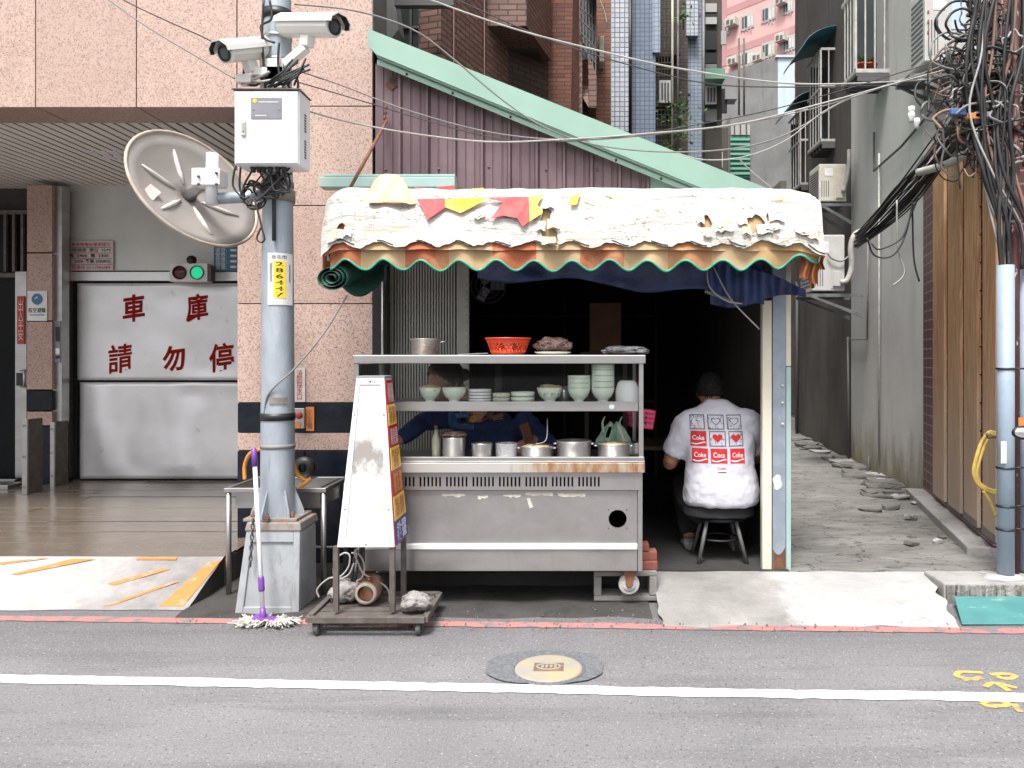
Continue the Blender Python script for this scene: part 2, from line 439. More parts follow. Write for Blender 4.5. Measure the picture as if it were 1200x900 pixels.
m_plate_blue = mat('plate_blue', (.03, .14, .26), .4)
m_plate_orange = mat('plate_orange', (.60, .20, .05), .5)
m_plate_yellow = mat('plate_yellow', (.80, .58, .03), .45)
m_plate_grey = mat('plate_grey', (.22, .22, .25), .5, c2=(.18, .18, .2), ns=8)
m_lamp_red = mat('dark_red_lens', (.07, .008, .008), .2)
def emis(name, c, s):
    t = NT(name); t.b.inputs['Base Color'].default_value = C(c); t.b.inputs['Emission Color'].default_value = C(c); t.b.inputs['Emission Strength'].default_value = s; return t.m
m_lamp_green = emis('lit_green_lens', (.01, .38, .17), .55)
m_purple_sheet = mat('mauve_corrugated_sheet', (.12, .078, .092), .42, .3, c2=(.18, .125, .136), ns=3, sc=(1, 1, .5), c3=(.11, .08, .08), ns3=6, lo3=.56, hi3=.85, sc3=(4, 4, .5), rv=.1)
m_teal = mat('pale_green_flashing', (.235, .375, .305), .45, .1, c2=(.27, .41, .34), ns=2, c3=(.22, .33, .29), ns3=4, lo3=.6, hi3=.9, rv=.08)
m_teal2 = mat('faded_teal_steel', (.28, .42, .40), .5, .1, c2=(.36, .46, .43), ns=4, c3=(.24, .20, .17), ns3=10, lo3=.64, hi3=.8)
def tarp_white():
    t = NT('torn_white_tarp'); v = t.coord('Object'); b = t.b; b.inputs['Roughness'].default_value = .75
    c = t.mix(t.ramp(t.noise(v, 3, 6), .4, .75), (.52, .51, .48), (.42, .405, .375))
    pe = t.noise(t.coord('Object', (.8, 2, 2.2)), 3.6, 9, .72, .6)
    c = t.mix(t.ramp(pe, .60, .61), c, (.50, .43, .33))
    c = t.mix(t.ramp(pe, .655, .68), c, (.38, .27, .17))
    c = t.mix(t.ramp(t.noise(t.coord('Object', (1, 3, 5)), 9, 10, .8, .8), .62, .68), c, (.26, .17, .10))
    rn = t.noise(t.coord('Object', (.7, 2, 2.4)), 3.2, 5, .6, .5); rs = t.n('Math', operation='SUBTRACT'); t.l(rn, rs.inputs[0]); rs.inputs[1].default_value = .5; ra = t.n('Math', operation='ABSOLUTE'); t.l(rs.outputs[0], ra.inputs[0])
    c = t.mix(t.ramp(ra.outputs[0], .006, .002), c, (.20, .13, .08))
    t.l(c, b.inputs['Base Color'])
    t.bump(t.noise(t.coord('Object', (.8, 2.2, 3.2)), 11, 8, .6, 1.0), .45, .02); return t.m
m_tarp_white = tarp_white()
def stripes():
    t = NT('striped_awning_cloth'); v = t.coord('Object'); b = t.b; b.inputs['Roughness'].default_value = .85
    sx = t.n('SeparateXYZ'); t.l(v, sx.inputs[0])
    w = t.n('Math', operation='MULTIPLY'); t.l(sx.outputs[0], w.inputs[0]); w.inputs[1].default_value = 1 / .53
    fr = t.n('Math', operation='FRACT'); t.l(w.outputs[0], fr.inputs[0])
    gt = t.n('Math', operation='GREATER_THAN'); t.l(fr.outputs[0], gt.inputs[0]); gt.inputs[1].default_value = .5
    fade = t.ramp(sx.outputs[0], .2, 1.0)
    org = t.mix(fade, (.36, .105, .045), (.38, .24, .11))
    c = t.mix(gt.outputs[0], org, (.40, .28, .155))
    c = t.mix(t.ramp(t.noise(v, 5, 8), .48, .78), c, (.52, .36, .19))
    c = t.mix(t.ramp(t.noise(t.coord('Object', (3, 3, .5)), 6, 8, .7), .58, .80), c, (.26, .12, .05))
    t.l(c, b.inputs['Base Color']); t.bump(t.noise(v, 25, 6), .3, .01); return t.m
m_stripes = stripes()
m_green_trim = mat('green_piping', (.03, .40, .26), .55, c2=(.05, .30, .2), ns=12)
m_green_tarp = mat('dark_green_tarp', (.008, .045, .033), .5, c2=(.012, .075, .055), ns=6, bump=.4, bs=20, bd=.02)
m_orange_tarp = mat('faded_orange_tarp', (.30, .10, .03), .7, c2=(.20, .07, .03), ns=6, bump=.4, bs=20, bd=.02)
m_blue_tarp = mat('blue_tarp', (.006, .013, .05), .5, c2=(.010, .028, .11), ns=5, c3=(.02, .05, .16), ns3=18, lo3=.6, hi3=.8, bump=.5, bs=14, bd=.03)
m_flag_red = mat('faded_red_cloth', (.58, .05, .06), .7, c2=(.64, .12, .11), ns=8); m_flag_yel = mat('yellow_cloth', (.78, .52, .03), .7, c2=(.75, .58, .15), ns=8)
m_beige = mat('peeled_beige_film', (.62, .44, .25), .6, c2=(.68, .55, .38), ns=5, bump=.4, bs=20, bd=.02)
m_gate = mat('rolling_gate_slat', (.40, .40, .36), .5, .3, c2=(.32, .32, .28), ns=6)
m_cream = mat('cream_paint', (.62, .58, .48), .6, c2=(.52, .47, .38), ns=6, sc=(1, 1, .5))
m_postgrey = mat('bluish_zinc_post', (.24, .285, .34), .55, .35, c2=(.30, .34, .39), ns=12, c3=(.16, .08, .05), ns3=3, lo3=.62, hi3=.75, rv=.1)
m_ceramic = mat('pale_green_ceramic', (.74, .82, .68), .18, c2=(.76, .84, .71), ns=6)
m_ceramic_w = mat('white_ceramic', (.84, .84, .83), .18)
m_ceramic_cream = mat('cream_ceramic', (.68, .65, .55), .18)
m_glaze = mat('faint_grey_glaze', (.30, .36, .30), .2)
m_alu = mat('aluminium_pot', (.56, .56, .56), .32, .85, c2=(.48, .47, .46), ns=5, c3=(.35, .33, .31), ns3=12, lo3=.58, hi3=.8, rv=.1)
m_foil = mat('crumpled_foil', (.62, .63, .65), .25, .9, bump=1.0, bs=45, bd=.02)
m_pot_burnt = mat('scorched_pot', (.34, .31, .28), .42, .7, c2=(.14, .08, .05), ns=9, lo=.48, hi=.7)
m_red_plastic = mat('red_plastic', (.62, .055, .012), .35, c2=(.55, .05, .012), ns=6)
m_pink_plastic = mat('pink_plastic', (.58, .04, .14), .35)
m_bag_dark = mat('dark_plastic_bag', (.07, .035, .03), .25, c2=(.14, .08, .07), ns=14, bump=1.0, bs=22, bd=.03)
m_bag_grey = mat('grey_plastic_bag', (.06, .06, .065), .25, c2=(.17, .17, .18), ns=14, bump=1.0, bs=22, bd=.03)
m_bag_green = mat('green_white_bag', (.25, .46, .33), .35, c2=(.55, .62, .56), ns=7, sc=(4, 4, 1), bump=.8, bs=16, bd=.03)
m_food = mat('noodles', (.45, .27, .12), .5, c2=(.62, .50, .34), ns=40, bump=.8, bs=60, bd=.01)
m_rag = mat('brown_rag', (.07, .045, .035), .9, c2=(.13, .09, .07), ns=20, bump=.8, bs=40, bd=.01)
m_rag_grey = mat('grey_rag', (.33, .31, .30), .95, c2=(.20, .18, .17), ns=16, bump=1.0, bs=26, bd=.03)
m_brick_red = mat('loose_red_brick', (.26, .085, .055), .85, c2=(.18, .06, .045), ns=12, bump=.5, bs=60)
m_block = concrete('cinder_block_concrete', (.27, .265, .25), (.20, .195, .185), (.13, .12, .11))
m_rubber = mat('grey_rubber', (.055, .055, .056), .7, c2=(.12, .115, .11), ns=10)
m_white_rubber = mat('white_wheel', (.50, .49, .47), .6, c2=(.36, .34, .32), ns=10)
m_rust = mat('rusted_steel', (.20, .085, .045), .8, .1, c2=(.11, .05, .03), ns=12)
m_skin = mat('skin', (.42, .235, .16), .55, c2=(.36, .19, .13), ns=10)
m_skin_dk = mat('tanned_skin', (.33, .165, .10), .55, c2=(.28, .13, .08), ns=10)
m_hair = mat('black_hair', (.003, .0028, .0028), .8, spec=.15, c2=(.02, .018, .017), ns=30, sc=(4, 4, 1), bump=.6, bs=70)
m_hair_brown = mat('dark_brown_hair', (.022, .012, .010), .45, c2=(.04, .02, .016), ns=30, sc=(4, 4, 1), bump=.6, bs=70)
m_shirt = mat('white_cotton', (.56, .56, .62), .9, c2=(.50, .50, .56), ns=5, bump=.28, bs=7, bd=.03)
m_navy = mat('navy_cloth', (.02, .03, .10), .85, c2=(.032, .046, .14), ns=12, bump=.5, bs=24, bd=.02)
m_denim = mat('blue_denim', (.05, .12, .26), .85, c2=(.07, .16, .31), ns=30)
m_trousers = mat('black_trousers', (.012, .012, .014), .9)
m_print_red = mat('red_print', (.52, .02, .03), .85, c2=(.58, .10, .10), ns=30, lo=.55, hi=.75)
m_print_black = mat('black_print', (.08, .08, .10), .85)
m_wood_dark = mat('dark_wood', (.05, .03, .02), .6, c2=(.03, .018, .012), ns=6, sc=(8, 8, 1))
def wood():
    t = NT('weathered_plank_wood'); b = t.b; b.inputs['Roughness'].default_value = .75
    oi = t.n('ObjectInfo'); v = t.coord('UV', (1, 1, 1))
    off = t.n('Vector' + 'Math', operation='MULTIPLY_ADD')
    cb = t.n('CombineXYZ'); t.l(oi.outputs['Random'], cb.inputs[0]); t.l(oi.outputs['Random'], cb.inputs[1])
    t.l(cb.outputs[0], off.inputs[0]); off.inputs[1].default_value = (37, 91, 0); t.l(v, off.inputs[2])
    mp = t.n('Mapping'); mp.inputs['Scale'].default_value = (1.6, .085, 1); t.l(off.outputs[0], mp.inputs[0])
    n1 = t.noise(mp.outputs[0], 7, 3, .5, .4)
    ms = t.n('Math', operation='MULTIPLY'); t.l(n1, ms.inputs[0]); ms.inputs[1].default_value = 16
    fr = t.n('Math', operation='PINGPONG'); t.l(ms.outputs[0], fr.inputs[0]); fr.inputs[1].default_value = 1
    c = t.mix(fr.outputs[0], (.66, .41, .22), (.44, .21, .09))
    c = t.mix(t.ramp(t.noise(mp.outputs[0], 60, 5, .7), .5, .8), c, (.30, .16, .08))
    sx = t.n('SeparateXYZ'); t.l(v, sx.inputs[0]); n2 = t.noise(mp.outputs[0], 14, 6)
    ad = t.n('Math', operation='MULTIPLY_ADD'); t.l(n2, ad.inputs[0]); ad.inputs[1].default_value = 1.7; t.l(sx.outputs[1], ad.inputs[2])
    c = t.mix(t.ramp(ad.outputs[0], 2.6, .9), c, (.46, .38, .30))
    t.l(c, b.inputs['Base Color']); t.bump(fr.outputs[0], .2, .004); return t.m
m_wood = wood()
def bricks(name, c1, c2, mortar, bw, bh, ms, bump=.4, rough=.6, offset=.5, dirt=None):
    t = NT(name); b = t.b; b.inputs['Roughness'].default_value = rough
    v = t.coord('UV')
    br = t.n('TexBrick', offset=offset); br.inputs['Color1'].default_value = C(c1); br.inputs['Color2'].default_value = C(c2); br.inputs['Mortar'].default_value = C(mortar)
    br.inputs['Scale'].default_value = 1; br.inputs['Brick Width'].default_value = bw; br.inputs['Row Height'].default_value = bh; br.inputs['Mortar Size'].default_value = ms; br.inputs['Bias'].default_value = 0
    t.l(v, br.inputs['Vector'])
    c = t.mix(t.ramp(t.noise(v, 3, 6), .4, .75), br.outputs['Color'], tuple(x * .62 for x in c1[:3]) if dirt is None else dirt)
    mx = t.mix(.45, br.outputs['Color'], c)
    t.l(mx, b.inputs['Base Color'])
    iv = t.n('Math', operation='SUBTRACT'); iv.inputs[0].default_value = 1; t.l(br.outputs['Fac'], iv.inputs[1]); t.bump(iv.outputs[0], bump, .012); return t.m
m_brick = bricks('brown_brick_cladding', (.25, .085, .042), (.13, .045, .028), (.05, .03, .022), .24, .062, .007)
m_brick_soft = bricks('brown_brick_bay', (.22, .115, .09), (.15, .075, .058), (.04, .026, .022), .24, .075, .010)
m_blue_tile = bricks('pale_blue_tile', (.34, .41, .50), (.28, .35, .46), (.12, .14, .18), .085, .085, .007, .3, .35, 0)
m_white_tile = bricks('white_blue_tile', (.55, .58, .62), (.42, .47, .54), (.09, .10, .13), .09, .09, .009, .3, .35, 0)
m_blue_tile_dk = bricks('shaded_blue_tile', (.175, .225, .30), (.14, .185, .26), (.06, .075, .10), .085, .085, .007, .3, .4, 0)  # blue tile in shadow, with the shade put into its colours
m_brown_tile = bricks('maroon_wall_tile', (.115, .045, .042), (.085, .033, .032), (.30, .20, .185), .20, .095, .007, .5, .45, 0)
m_dark_brick = bricks('dark_brick', (.085, .06, .045), (.05, .036, .028), (.02, .017, .014), .24, .08, .009)
def stucco(name, a, b, stain, moss=None, streak=(3, 3, .3)):
    t = NT(name); v = t.coord('Object'); p = t.b; p.inputs['Roughness'].default_value = .85
    c = t.mix(t.ramp(t.noise(v, 1.1, 7), .35, .68), a, b)
    c = t.mix(t.ramp(t.noise(t.coord('Object', streak), 2.0, 8, .7), .52, .82), c, stain)
    c = t.mix(t.ramp(t.noise(t.coord('Object', (3, 3, 1)), 3, 8, .8), .70, .73), c, (.62, .60, .57))
    if moss:
        sx = t.n('SeparateXYZ'); t.l(v, sx.inputs[0]); n = t.noise(t.coord('Object', (2, 2, .7)), 2.5, 6)
        ad = t.n('Math', operation='MULTIPLY_ADD'); t.l(n, ad.inputs[0]); ad.inputs[1].default_value = -1.1; t.l(sx.outputs[2], ad.inputs[2])
        c = t.mix(t.ramp(ad.outputs[0], .12, -.4), c, moss)
    t.l(c, p.inputs['Base Color']); t.bump(t.noise(v, 30, 8, .7), .3, .01); return t.m
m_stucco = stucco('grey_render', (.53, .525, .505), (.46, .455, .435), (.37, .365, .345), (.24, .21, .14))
m_stucco_dk = stucco('dark_shaded_render', (.10, .088, .075), (.06, .053, .047), (.028, .025, .022))  # older dark render; the alley's shade is put into this colour too
m_stucco_mid = stucco('grey_far_render', (.24, .24, .24), (.17, .17, .17), (.11, .11, .11))
m_stucco_lt = stucco('pale_far_render', (.50, .58, .62), (.44, .52, .57), (.36, .42, .46))
m_pink = stucco('pink_render', (.66, .40, .38), (.62, .37, .36), (.54, .32, .31))
m_pink_dk = mat('dusky_pink_band', (.46, .24, .25), .8)
m_cage = mat('white_cage_bar', (.50, .49, .47), .5, .1, c2=(.36, .33, .30), ns=9)
m_stool = mat('black_stool_paint', (.006, .006, .007), .5)
m_cage_dk = mat('dark_cage_bar', (.10, .10, .10), .6, .2)
m_window_glass = mat('dim_window_glass', (.06, .07, .075), .12, spec=.6)
m_door_glass = mat('dark_door_glass', (.006, .007, .008), .3, spec=.12)
m_window_lt = mat('pale_window', (.45, .44, .42), .3)
m_canopy_blue = mat('blue_canopy_sheet', (.04, .12, .16), .3, c2=(.06, .16, .2), ns=4)
m_canopy_green = mat('green_canopy_sheet', (.22, .42, .32), .4)
m_ac = mat('ac_white_enamel', (.50, .50, .49), .45, c2=(.44, .43, .41), ns=5)
m_ac_cream = mat('ac_cream_enamel', (.56, .53, .46), .5, c2=(.46, .43, .37), ns=5)
m_ac_dark = mat('ac_grille', (.11, .11, .11), .6)
m_bracket = mat('zinc_bracket', (.20, .21, .21), .5, .4, c2=(.14, .14, .14), ns=10)
m_pvc = mat('blue_grey_pvc', (.29, .355, .43), .4, c2=(.25, .31, .375), ns=5, c3=(.22, .25, .28), ns3=10, lo3=.62, hi3=.85)
m_redpipe = mat('flaking_maroon_pipe', (.085, .025, .022), .55, c2=(.11, .035, .03), ns=8, c3=(.55, .5, .48), ns3=16, lo3=.63, hi3=.66, sc3=(1, 1, .5))
m_plate_teal = mat('sea_green_steel_plate', (.06, .20, .20), .55, .1, c2=(.08, .25, .25), ns=6, c3=(.55, .60, .60), ns3=3.2, lo3=.60, hi3=.75, sc3=(1, 3, 1))
m_leaf = mat('green_leaf', (.05, .13, .025), .5, c2=(.08, .18, .04), ns=8)
m_terracotta = mat('terracotta', (.32, .06, .03), .7)
def glass():
    t = NT('clear_glass'); tr = t.n('BsdfTransparent'); tr.inputs[0].default_value = (.97, .98, .98, 1)
    gl = t.n('BsdfGlossy'); gl.inputs['Roughness'].default_value = .04
    lw = t.n('Fresnel', IOR=1.35); mx = t.n('MixShader'); t.l(lw.outputs[0], mx.inputs[0]); t.l(tr.outputs[0], mx.inputs[1]); t.l(gl.outputs[0], mx.inputs[2])
    t.l(mx.outputs[0], t.out.inputs[0]); return t.m
m_glass = glass()

def apron_mat():
    t = NT('patched_cement_apron'); v = t.coord('Object'); t.b.inputs['Roughness'].default_value = .85
    sx = t.n('SeparateXYZ'); t.l(v, sx.inputs[0])
    cw = t.mix(t.ramp(t.noise(v, 2.2, 8, .65), .35, .65), (.405, .405, .405), (.33, .33, .325))
    cg = t.mix(t.ramp(t.noise(v, 3, 8, .7), .35, .65), (.30, .288, .275), (.20, .195, .185))
    ad = t.n('Math', operation='MULTIPLY_ADD'); t.l(t.noise(v, 3.5, 7, .7), ad.inputs[0]); ad.inputs[1].default_value = .7; t.l(sx.outputs[0], ad.inputs[2])
    c = t.mix(t.ramp(ad.outputs[0], 1.52, 1.66), cg, cw)
    c = t.mix(t.ramp(t.noise(v, 6, 9, .75, .5), .58, .72), c, (.26, .25, .24))
    c = t.mix(t.ramp(t.noise(v, 55, 4, .8), .62, .72), c, (.2, .19, .18))
    t.l(c, t.b.inputs['Base Color']); t.bump(t.noise(v, 14, 10, .72), .7, .025); return t.m
m_apron = apron_mat()
# ================================================================== ground, road, ramp, alley
g = MB().quad((-90, -60, -.03), (90, -60, -.03), (90, 140, -.03), (-90, 140, -.03)).build('ground', m_dirt); tag(g, kind='structure')
def wob(x, y, a): return a * (mnoise.noise(Vector((x * .9, y * .9, 3))) + .4 * mnoise.noise(Vector((x * 3, y * 3, 7))))
def road_fn(u, v):
    x = -12 + 24 * u; y = -6 + 10.75 * v
    return Vector((x, y, wob(x, y, .004)))
road = MB().grid(road_fn, 160, 70).build('road', m_asphalt, origin=(0, 0, 0)); tag(road, 'grey asphalt street surface', kind='structure')
far = MB()
far.quad((-60, -6, -.006), (-12, -6, -.006), (-12, 4.75, -.006), (-60, 4.75, -.006)).quad((12, -6, -.006), (60, -6, -.006), (60, 4.75, -.006), (12, 4.75, -.006)).quad((-60, -14, -.006), (60, -14, -.006), (60, -6, -.006), (-60, -6, -.006))
far.build('road_verge', m_asphalt, road)
def ribbon(pts, w, z, sub=0, jitter=.0, seed=0):
    rnd = random.Random(seed)
    pts = [Vector(p) for p in pts]
    if sub: pts = smooth_path(pts, sub)
    m = MB(); vs = []
    for i, p in enumerate(pts):
        t = (pts[min(i + 1, len(pts) - 1)] - pts[max(i - 1, 0)]).normalized(); n = Vector((-t.y, t.x, 0))
        for s_ in (-1, 1):
            q = p + n * s_ * (w / 2 + rnd.uniform(-jitter, jitter)); vs.append(Vector((q.x, q.y, z + wob(q.x, q.y, .004))))
    return m.add(vs, [(2 * i, 2 * i + 1, 2 * i + 3, 2 * i + 2) for i in range(len(pts) - 1)])
def gl(px0, py0, px1, py1, n=40):
    a, b = PG(px0, py0), PG(px1, py1); d = b - a
    return [a + d * t for t in [(-.6 + 2.2 * i / n) for i in range(n + 1)]]
ribbon(gl(0, 796, 1200, 819, 160), .088, .004, jitter=.006, seed=1).build('white_line', m_white_line, road)
ribbon(gl(0, 725, 1200, 740, 200), .085, .004, jitter=.006, seed=2).build('red_line', m_red_line, road)
# sprayed survey marks
for pts in ([(1152, 789), (1126, 788), (1122, 793), (1140, 797), (1150, 795), (1128, 798)], [(1160, 791), (1180, 790), (1190, 793), (1180, 796), (1168, 793)],
            [(1154, 806), (1166, 801), (1183, 811)], [(1168, 801), (1192, 807)], [(1150, 825), (1160, 829), (1178, 828), (1180, 825), (1165, 822), (1150, 825)], [(1188, 826), (1196, 836)]):
    ribbon([PG(*p) for p in pts], .030, .0028, sub=5, jitter=.003, seed=len(pts)).build('yellow_spray_mark', m_yellow_paint, road)
# asphalt patch and manhole
mc = PG(643, 786)
pm = MB(); n = 44; vs = [Vector((mc.x - .02, mc.y + .04, .007))]
for k in range(n):
    a = 2 * math.pi * k / n; e = 2.6
    cx = math.copysign(abs(math.cos(a)) ** (2 / e), math.cos(a)) * .285; cy = math.copysign(abs(math.sin(a)) ** (2 / e), math.sin(a)) * .20
    q = 1 + .05 * mnoise.noise(Vector((k * .7, 0, 0))); vs.append(Vector((mc.x - .02 + cx * q, mc.y + .04 + cy * q, .007)))
pm.add(vs, [(0, 1 + k, 1 + (k + 1) % n) for k in range(n)]).build('asphalt_patch', m_patch, road)
mh = thing('manhole_cover', (mc.x, mc.y, 0), 'round manhole cover with yellow traces in a dark asphalt patch', 'manhole cover')
m_manhole = mat('cement_manhole', (.26, .25, .235), .8, c2=(.34, .29, .17), ns=6, c3=(.48, .30, .06), ns3=7, lo3=.62, hi3=.74, bump=.3, bs=60)
MB().lathe((mc.x, mc.y, 0), [(.001, .017), (.150, .017), (.163, .015), (.165, 0)], 40).build('lid', m_manhole, mh)
MB().lathe((mc.x, mc.y, 0), [(.168, .0), (.169, .014), (.178, .012), (.180, 0)], 40).build('ring', m_patch, mh)
m_cast = mat('rusty_casting', (.12, .075, .05), .8, c2=(.20, .13, .09), ns=30, bump=.6, bs=80)
BOX('name_plate', m_cast, mh, mc.x - .072, mc.x + .072, mc.y - .048, mc.y + .048, .015, .0205, .003)
rm = MB().lathe((mc.x, mc.y, .02), [(.052, 0), (.052, .004), (.060, .004), (.060, 0)], 28, sx=1.0, sy=.62).build('raised_ring', m_manhole, mh)
for dx in (-.03, -.01, .012, .032): BOX('raised_mark', m_manhole, mh, mc.x + dx - .006, mc.x + dx + .006, mc.y - .014, mc.y + .014, .02, .0235)

# paved strip under the stall, kerbless
def ps_fn(u, v):
    x = -2.36 + (.42 + 2.36) * u; y = 4.46 + 1.2 * v + (.05 * mnoise.noise(Vector((x * 3, 1, 0))) if v == 0 else 0)
    return Vector((x, y, .012 + .012 * mnoise.noise(Vector((x * 4, y * 4, 9))) * (1 if v > 0 else 0) - (.014 if v == 0 else 0)))
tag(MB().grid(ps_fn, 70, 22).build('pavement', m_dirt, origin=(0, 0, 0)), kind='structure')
# driveway ramp
RZ, RY0, RY1 = .20, 4.60, 5.08
rx = WX(219, RY0)
def rp_fn(u, v):
    x = -9 + (rx + 9) * u; y = RY0 + (RY1 - RY0) * v + (.035 * mnoise.noise(Vector((x * 2.2, 4, 0))) if v == 0 else 0)
    return Vector((x, y, .004 + (RZ - .004) * v + .004 * mnoise.noise(Vector((x * 5, y * 9, 0))) * (0 if v in (0, 1) else 1)))
rp = MB().grid(rp_fn, 200, 12)
rampo = rp.build('driveway_ramp', m_ramp, origin=(-4.9, 0, 0)); tag(rampo, kind='structure')
MB().prism([(rx, RY0, -.02), (rx, RY1, -.02), (rx, RY1, RZ - .002), (rx, RY0, .002)], (-.02, 0, 0)).build('ramp_side', m_dirt, rampo)
def on_ramp(px, py):
    # intersect the view ray with the ramp plane
    k = (RZ) / (RY1 - RY0); a = (py - CY) / FOC
    Y = (CAM_Z + k * RY0) / (a + k); return Vector((WX(px, Y), Y, k * (Y - RY0) + .007))
def ramp_strip(pl, pr): return MB().quad(*[on_ramp(*p) for p in pl]).build('orange_stripe', m_orange_paint, rampo)
for q in ([(118, 712), (133, 710), (212, 682), (200, 684)], [(126, 685), (134, 687), (200, 668), (190, 667)], [(160, 657), (160, 654), (208, 654), (206, 657)],
          [(186, 712), (214, 712), (259, 658), (244, 660)], [(12, 674), (20, 675), (112, 656), (84, 656)], [(0, 660), (0, 663), (60, 655), (46, 655)]): ramp_strip(q, 0)
# garage floor: long glossy tile strips
gf = BOX('garage_floor', m_core, None, -9, WX(263, 5.08), 5.085, 8.6, -.02, RZ - .02); tag(gf, kind='structure')
yy = 5.082; i = 0; rnd = random.Random(4)
gx = WX(263, 5.08)
while yy < 8.55:
    w = .185; xa = -9.0
    cuts = [-9, -6.3 + rnd.uniform(-.3, .3), -4.4 + rnd.uniform(-.4, .4), gx if yy < 5.56 else -2.5]
    for a_, b_ in zip(cuts[:-1], cuts[1:]):
        t0, t1 = rnd.uniform(-.003, .003), rnd.uniform(-.003, .003)
        z = RZ - .004
        MB().add([(a_ + .003, yy + .004, z + t0), (b_ - .003, yy + .004, z + t0), (b_ - .003, yy + w - .004, z + t1 + .002), (a_ + .003, yy + w - .004, z + t1 + .002),
                  (a_ + .003, yy + .010, z + t0 + .004), (b_ - .003, yy + .010, z + t0 + .004), (b_ - .003, yy + w - .012, z + t1 + .006), (a_ + .003, yy + w - .012, z + t1 + .006)],
                 [(0, 1, 5, 4), (1, 2, 6, 5), (2, 3, 7, 6), (3, 0, 4, 7), (4, 5, 6, 7)]).build('floor_tile', m_garage_tile, gf)
    yy += w
# alley slab and its rough white cement apron
AZ = .10
def al_fn(u, v):
    y = 5.06 + 24 * v ** 1.7; x0 = -1.45; x1 = 5.2; x = x0 + (x1 - x0) * u
    return Vector((x, y, AZ + .012 * mnoise.noise(Vector((x * 2, y * 1.4, 2))) + .006 * mnoise.noise(Vector((x * 7, y * 5, 2)))))
alley = MB().grid(al_fn, 90, 90).build('alley_pavement', m_alley, origin=(0, 0, 0)); tag(alley, kind='structure')
def ap_fn(u, v, x0, x1, y0=4.32):
    x = x0 + (x1 - x0) * u; y = y0 + (5.07 - y0) * v
    if u == 1 and x1 > 2: x += .16 * v + .04 * mnoise.noise(Vector((y * 9, 0, 0)))
    if u == 0: x += .05 * mnoise.noise(Vector((y * 7, 3, 0)))
    if v == 0: y += .035 * mnoise.noise(Vector((x * 2.2, 1, 0))) + .03 * mnoise.noise(Vector((x * 5, 8, 0)))
    z = .10 * min(1, v * 1.05) ** .8 + .008 * mnoise.noise(Vector((x * 5, y * 5, 1))) * (1 if 0 < v else 0)
    return Vector((x, y, max(z, .001) + (.004 if v else 0)))
xa, xb, xc = WX(775, 4.4), WX(936, 4.7), WX(1119, 4.35)
apron = MB().grid(lambda u, v: ap_fn(u, v, xa, xc), 110, 24).build('cement_apron', m_apron, origin=(0, 0, 0)); tag(apron, kind='structure')
# shop floor inside
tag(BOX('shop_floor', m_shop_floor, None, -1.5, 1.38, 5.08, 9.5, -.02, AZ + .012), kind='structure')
# raised kerb slab at the corner with its stained face
ks = BOX('kerb_slab', m_grey_cement, None, WX(1106, 4.74), 7.5, 4.74, 5.02, -.02, .125, .012); tag(ks, kind='structure')
m_kerb_face = mat('stained_kerb_face', (.17, .165, .15), .9, c2=(.36, .35, .33), ns=5, sc=(4, 1, .5), lo=.45, hi=.6, c3=(.07, .07, .06), ns3=9, lo3=.55, hi3=.65, sc3=(4, 1, .4), bump=.9, bs=30, bd=.02)
BOX('kerb_face', m_kerb_face, ks, WX(1106, 4.74) + .012, 7.49, 4.728, 4.7395, -.01, .113)
k0 = Vector((WX(1176, 4.86), 4.86, .125))
MB().lathe(k0, [(.001, .018), (.10, .014), (.128, .002), (.128, -.004)], 22, sy=.6).build('mortar_pad', m_white_cement, ks)
tp = MB().prism([(WX(1122, 4.62), 4.68, .045), (7.2, 4.68, .045), (7.2, 4.69, .05), (WX(1122, 4.62), 4.69, .05)], (0, 0, .006))
pl = MB().add([(WX(1120, 4.66), 4.68, .062), (7.2, 4.68, .062), (7.2, 4.335, .014), (WX(1127, 4.335), 4.335, .014), (WX(1120, 4.66), 4.68, .054), (7.2, 4.68, .054), (7.2, 4.335, .004), (WX(1127, 4.335), 4.335, .004)],
         [(0, 1, 2, 3), (4, 5, 6, 7), (0, 1, 5, 4), (2, 3, 7, 6), (0, 3, 7, 4), (1, 2, 6, 5)]).build('ramp_plate', m_plate_teal, bev=.004)
tag(pl, 'sea green steel ramp plate lying against the stained kerb slab', 'ramp plate')
# low ledge beside the plank wall
W0, W1 = Vector((3.55, 7.95, 0)), Vector((2.93, 5.45, 0))          # alley face of the tiled building
wd = (W1 - W0).normalized(); wn = Vector((-wd.y, wd.x, 0)); wn = wn if wn.x < 0 else -wn
lg = MB().prism([W0 + wn * .17 + Vector((0, 0, .05)), W1 + wn * .17 + Vector((0, 0, .05)), W1 - wn * .3 + Vector((0, 0, .05)), W0 - wn * .3 + Vector((0, 0, .05))], (0, 0, .12)).build('ledge', m_grey_cement, bev=.01); tag(lg, kind='structure')
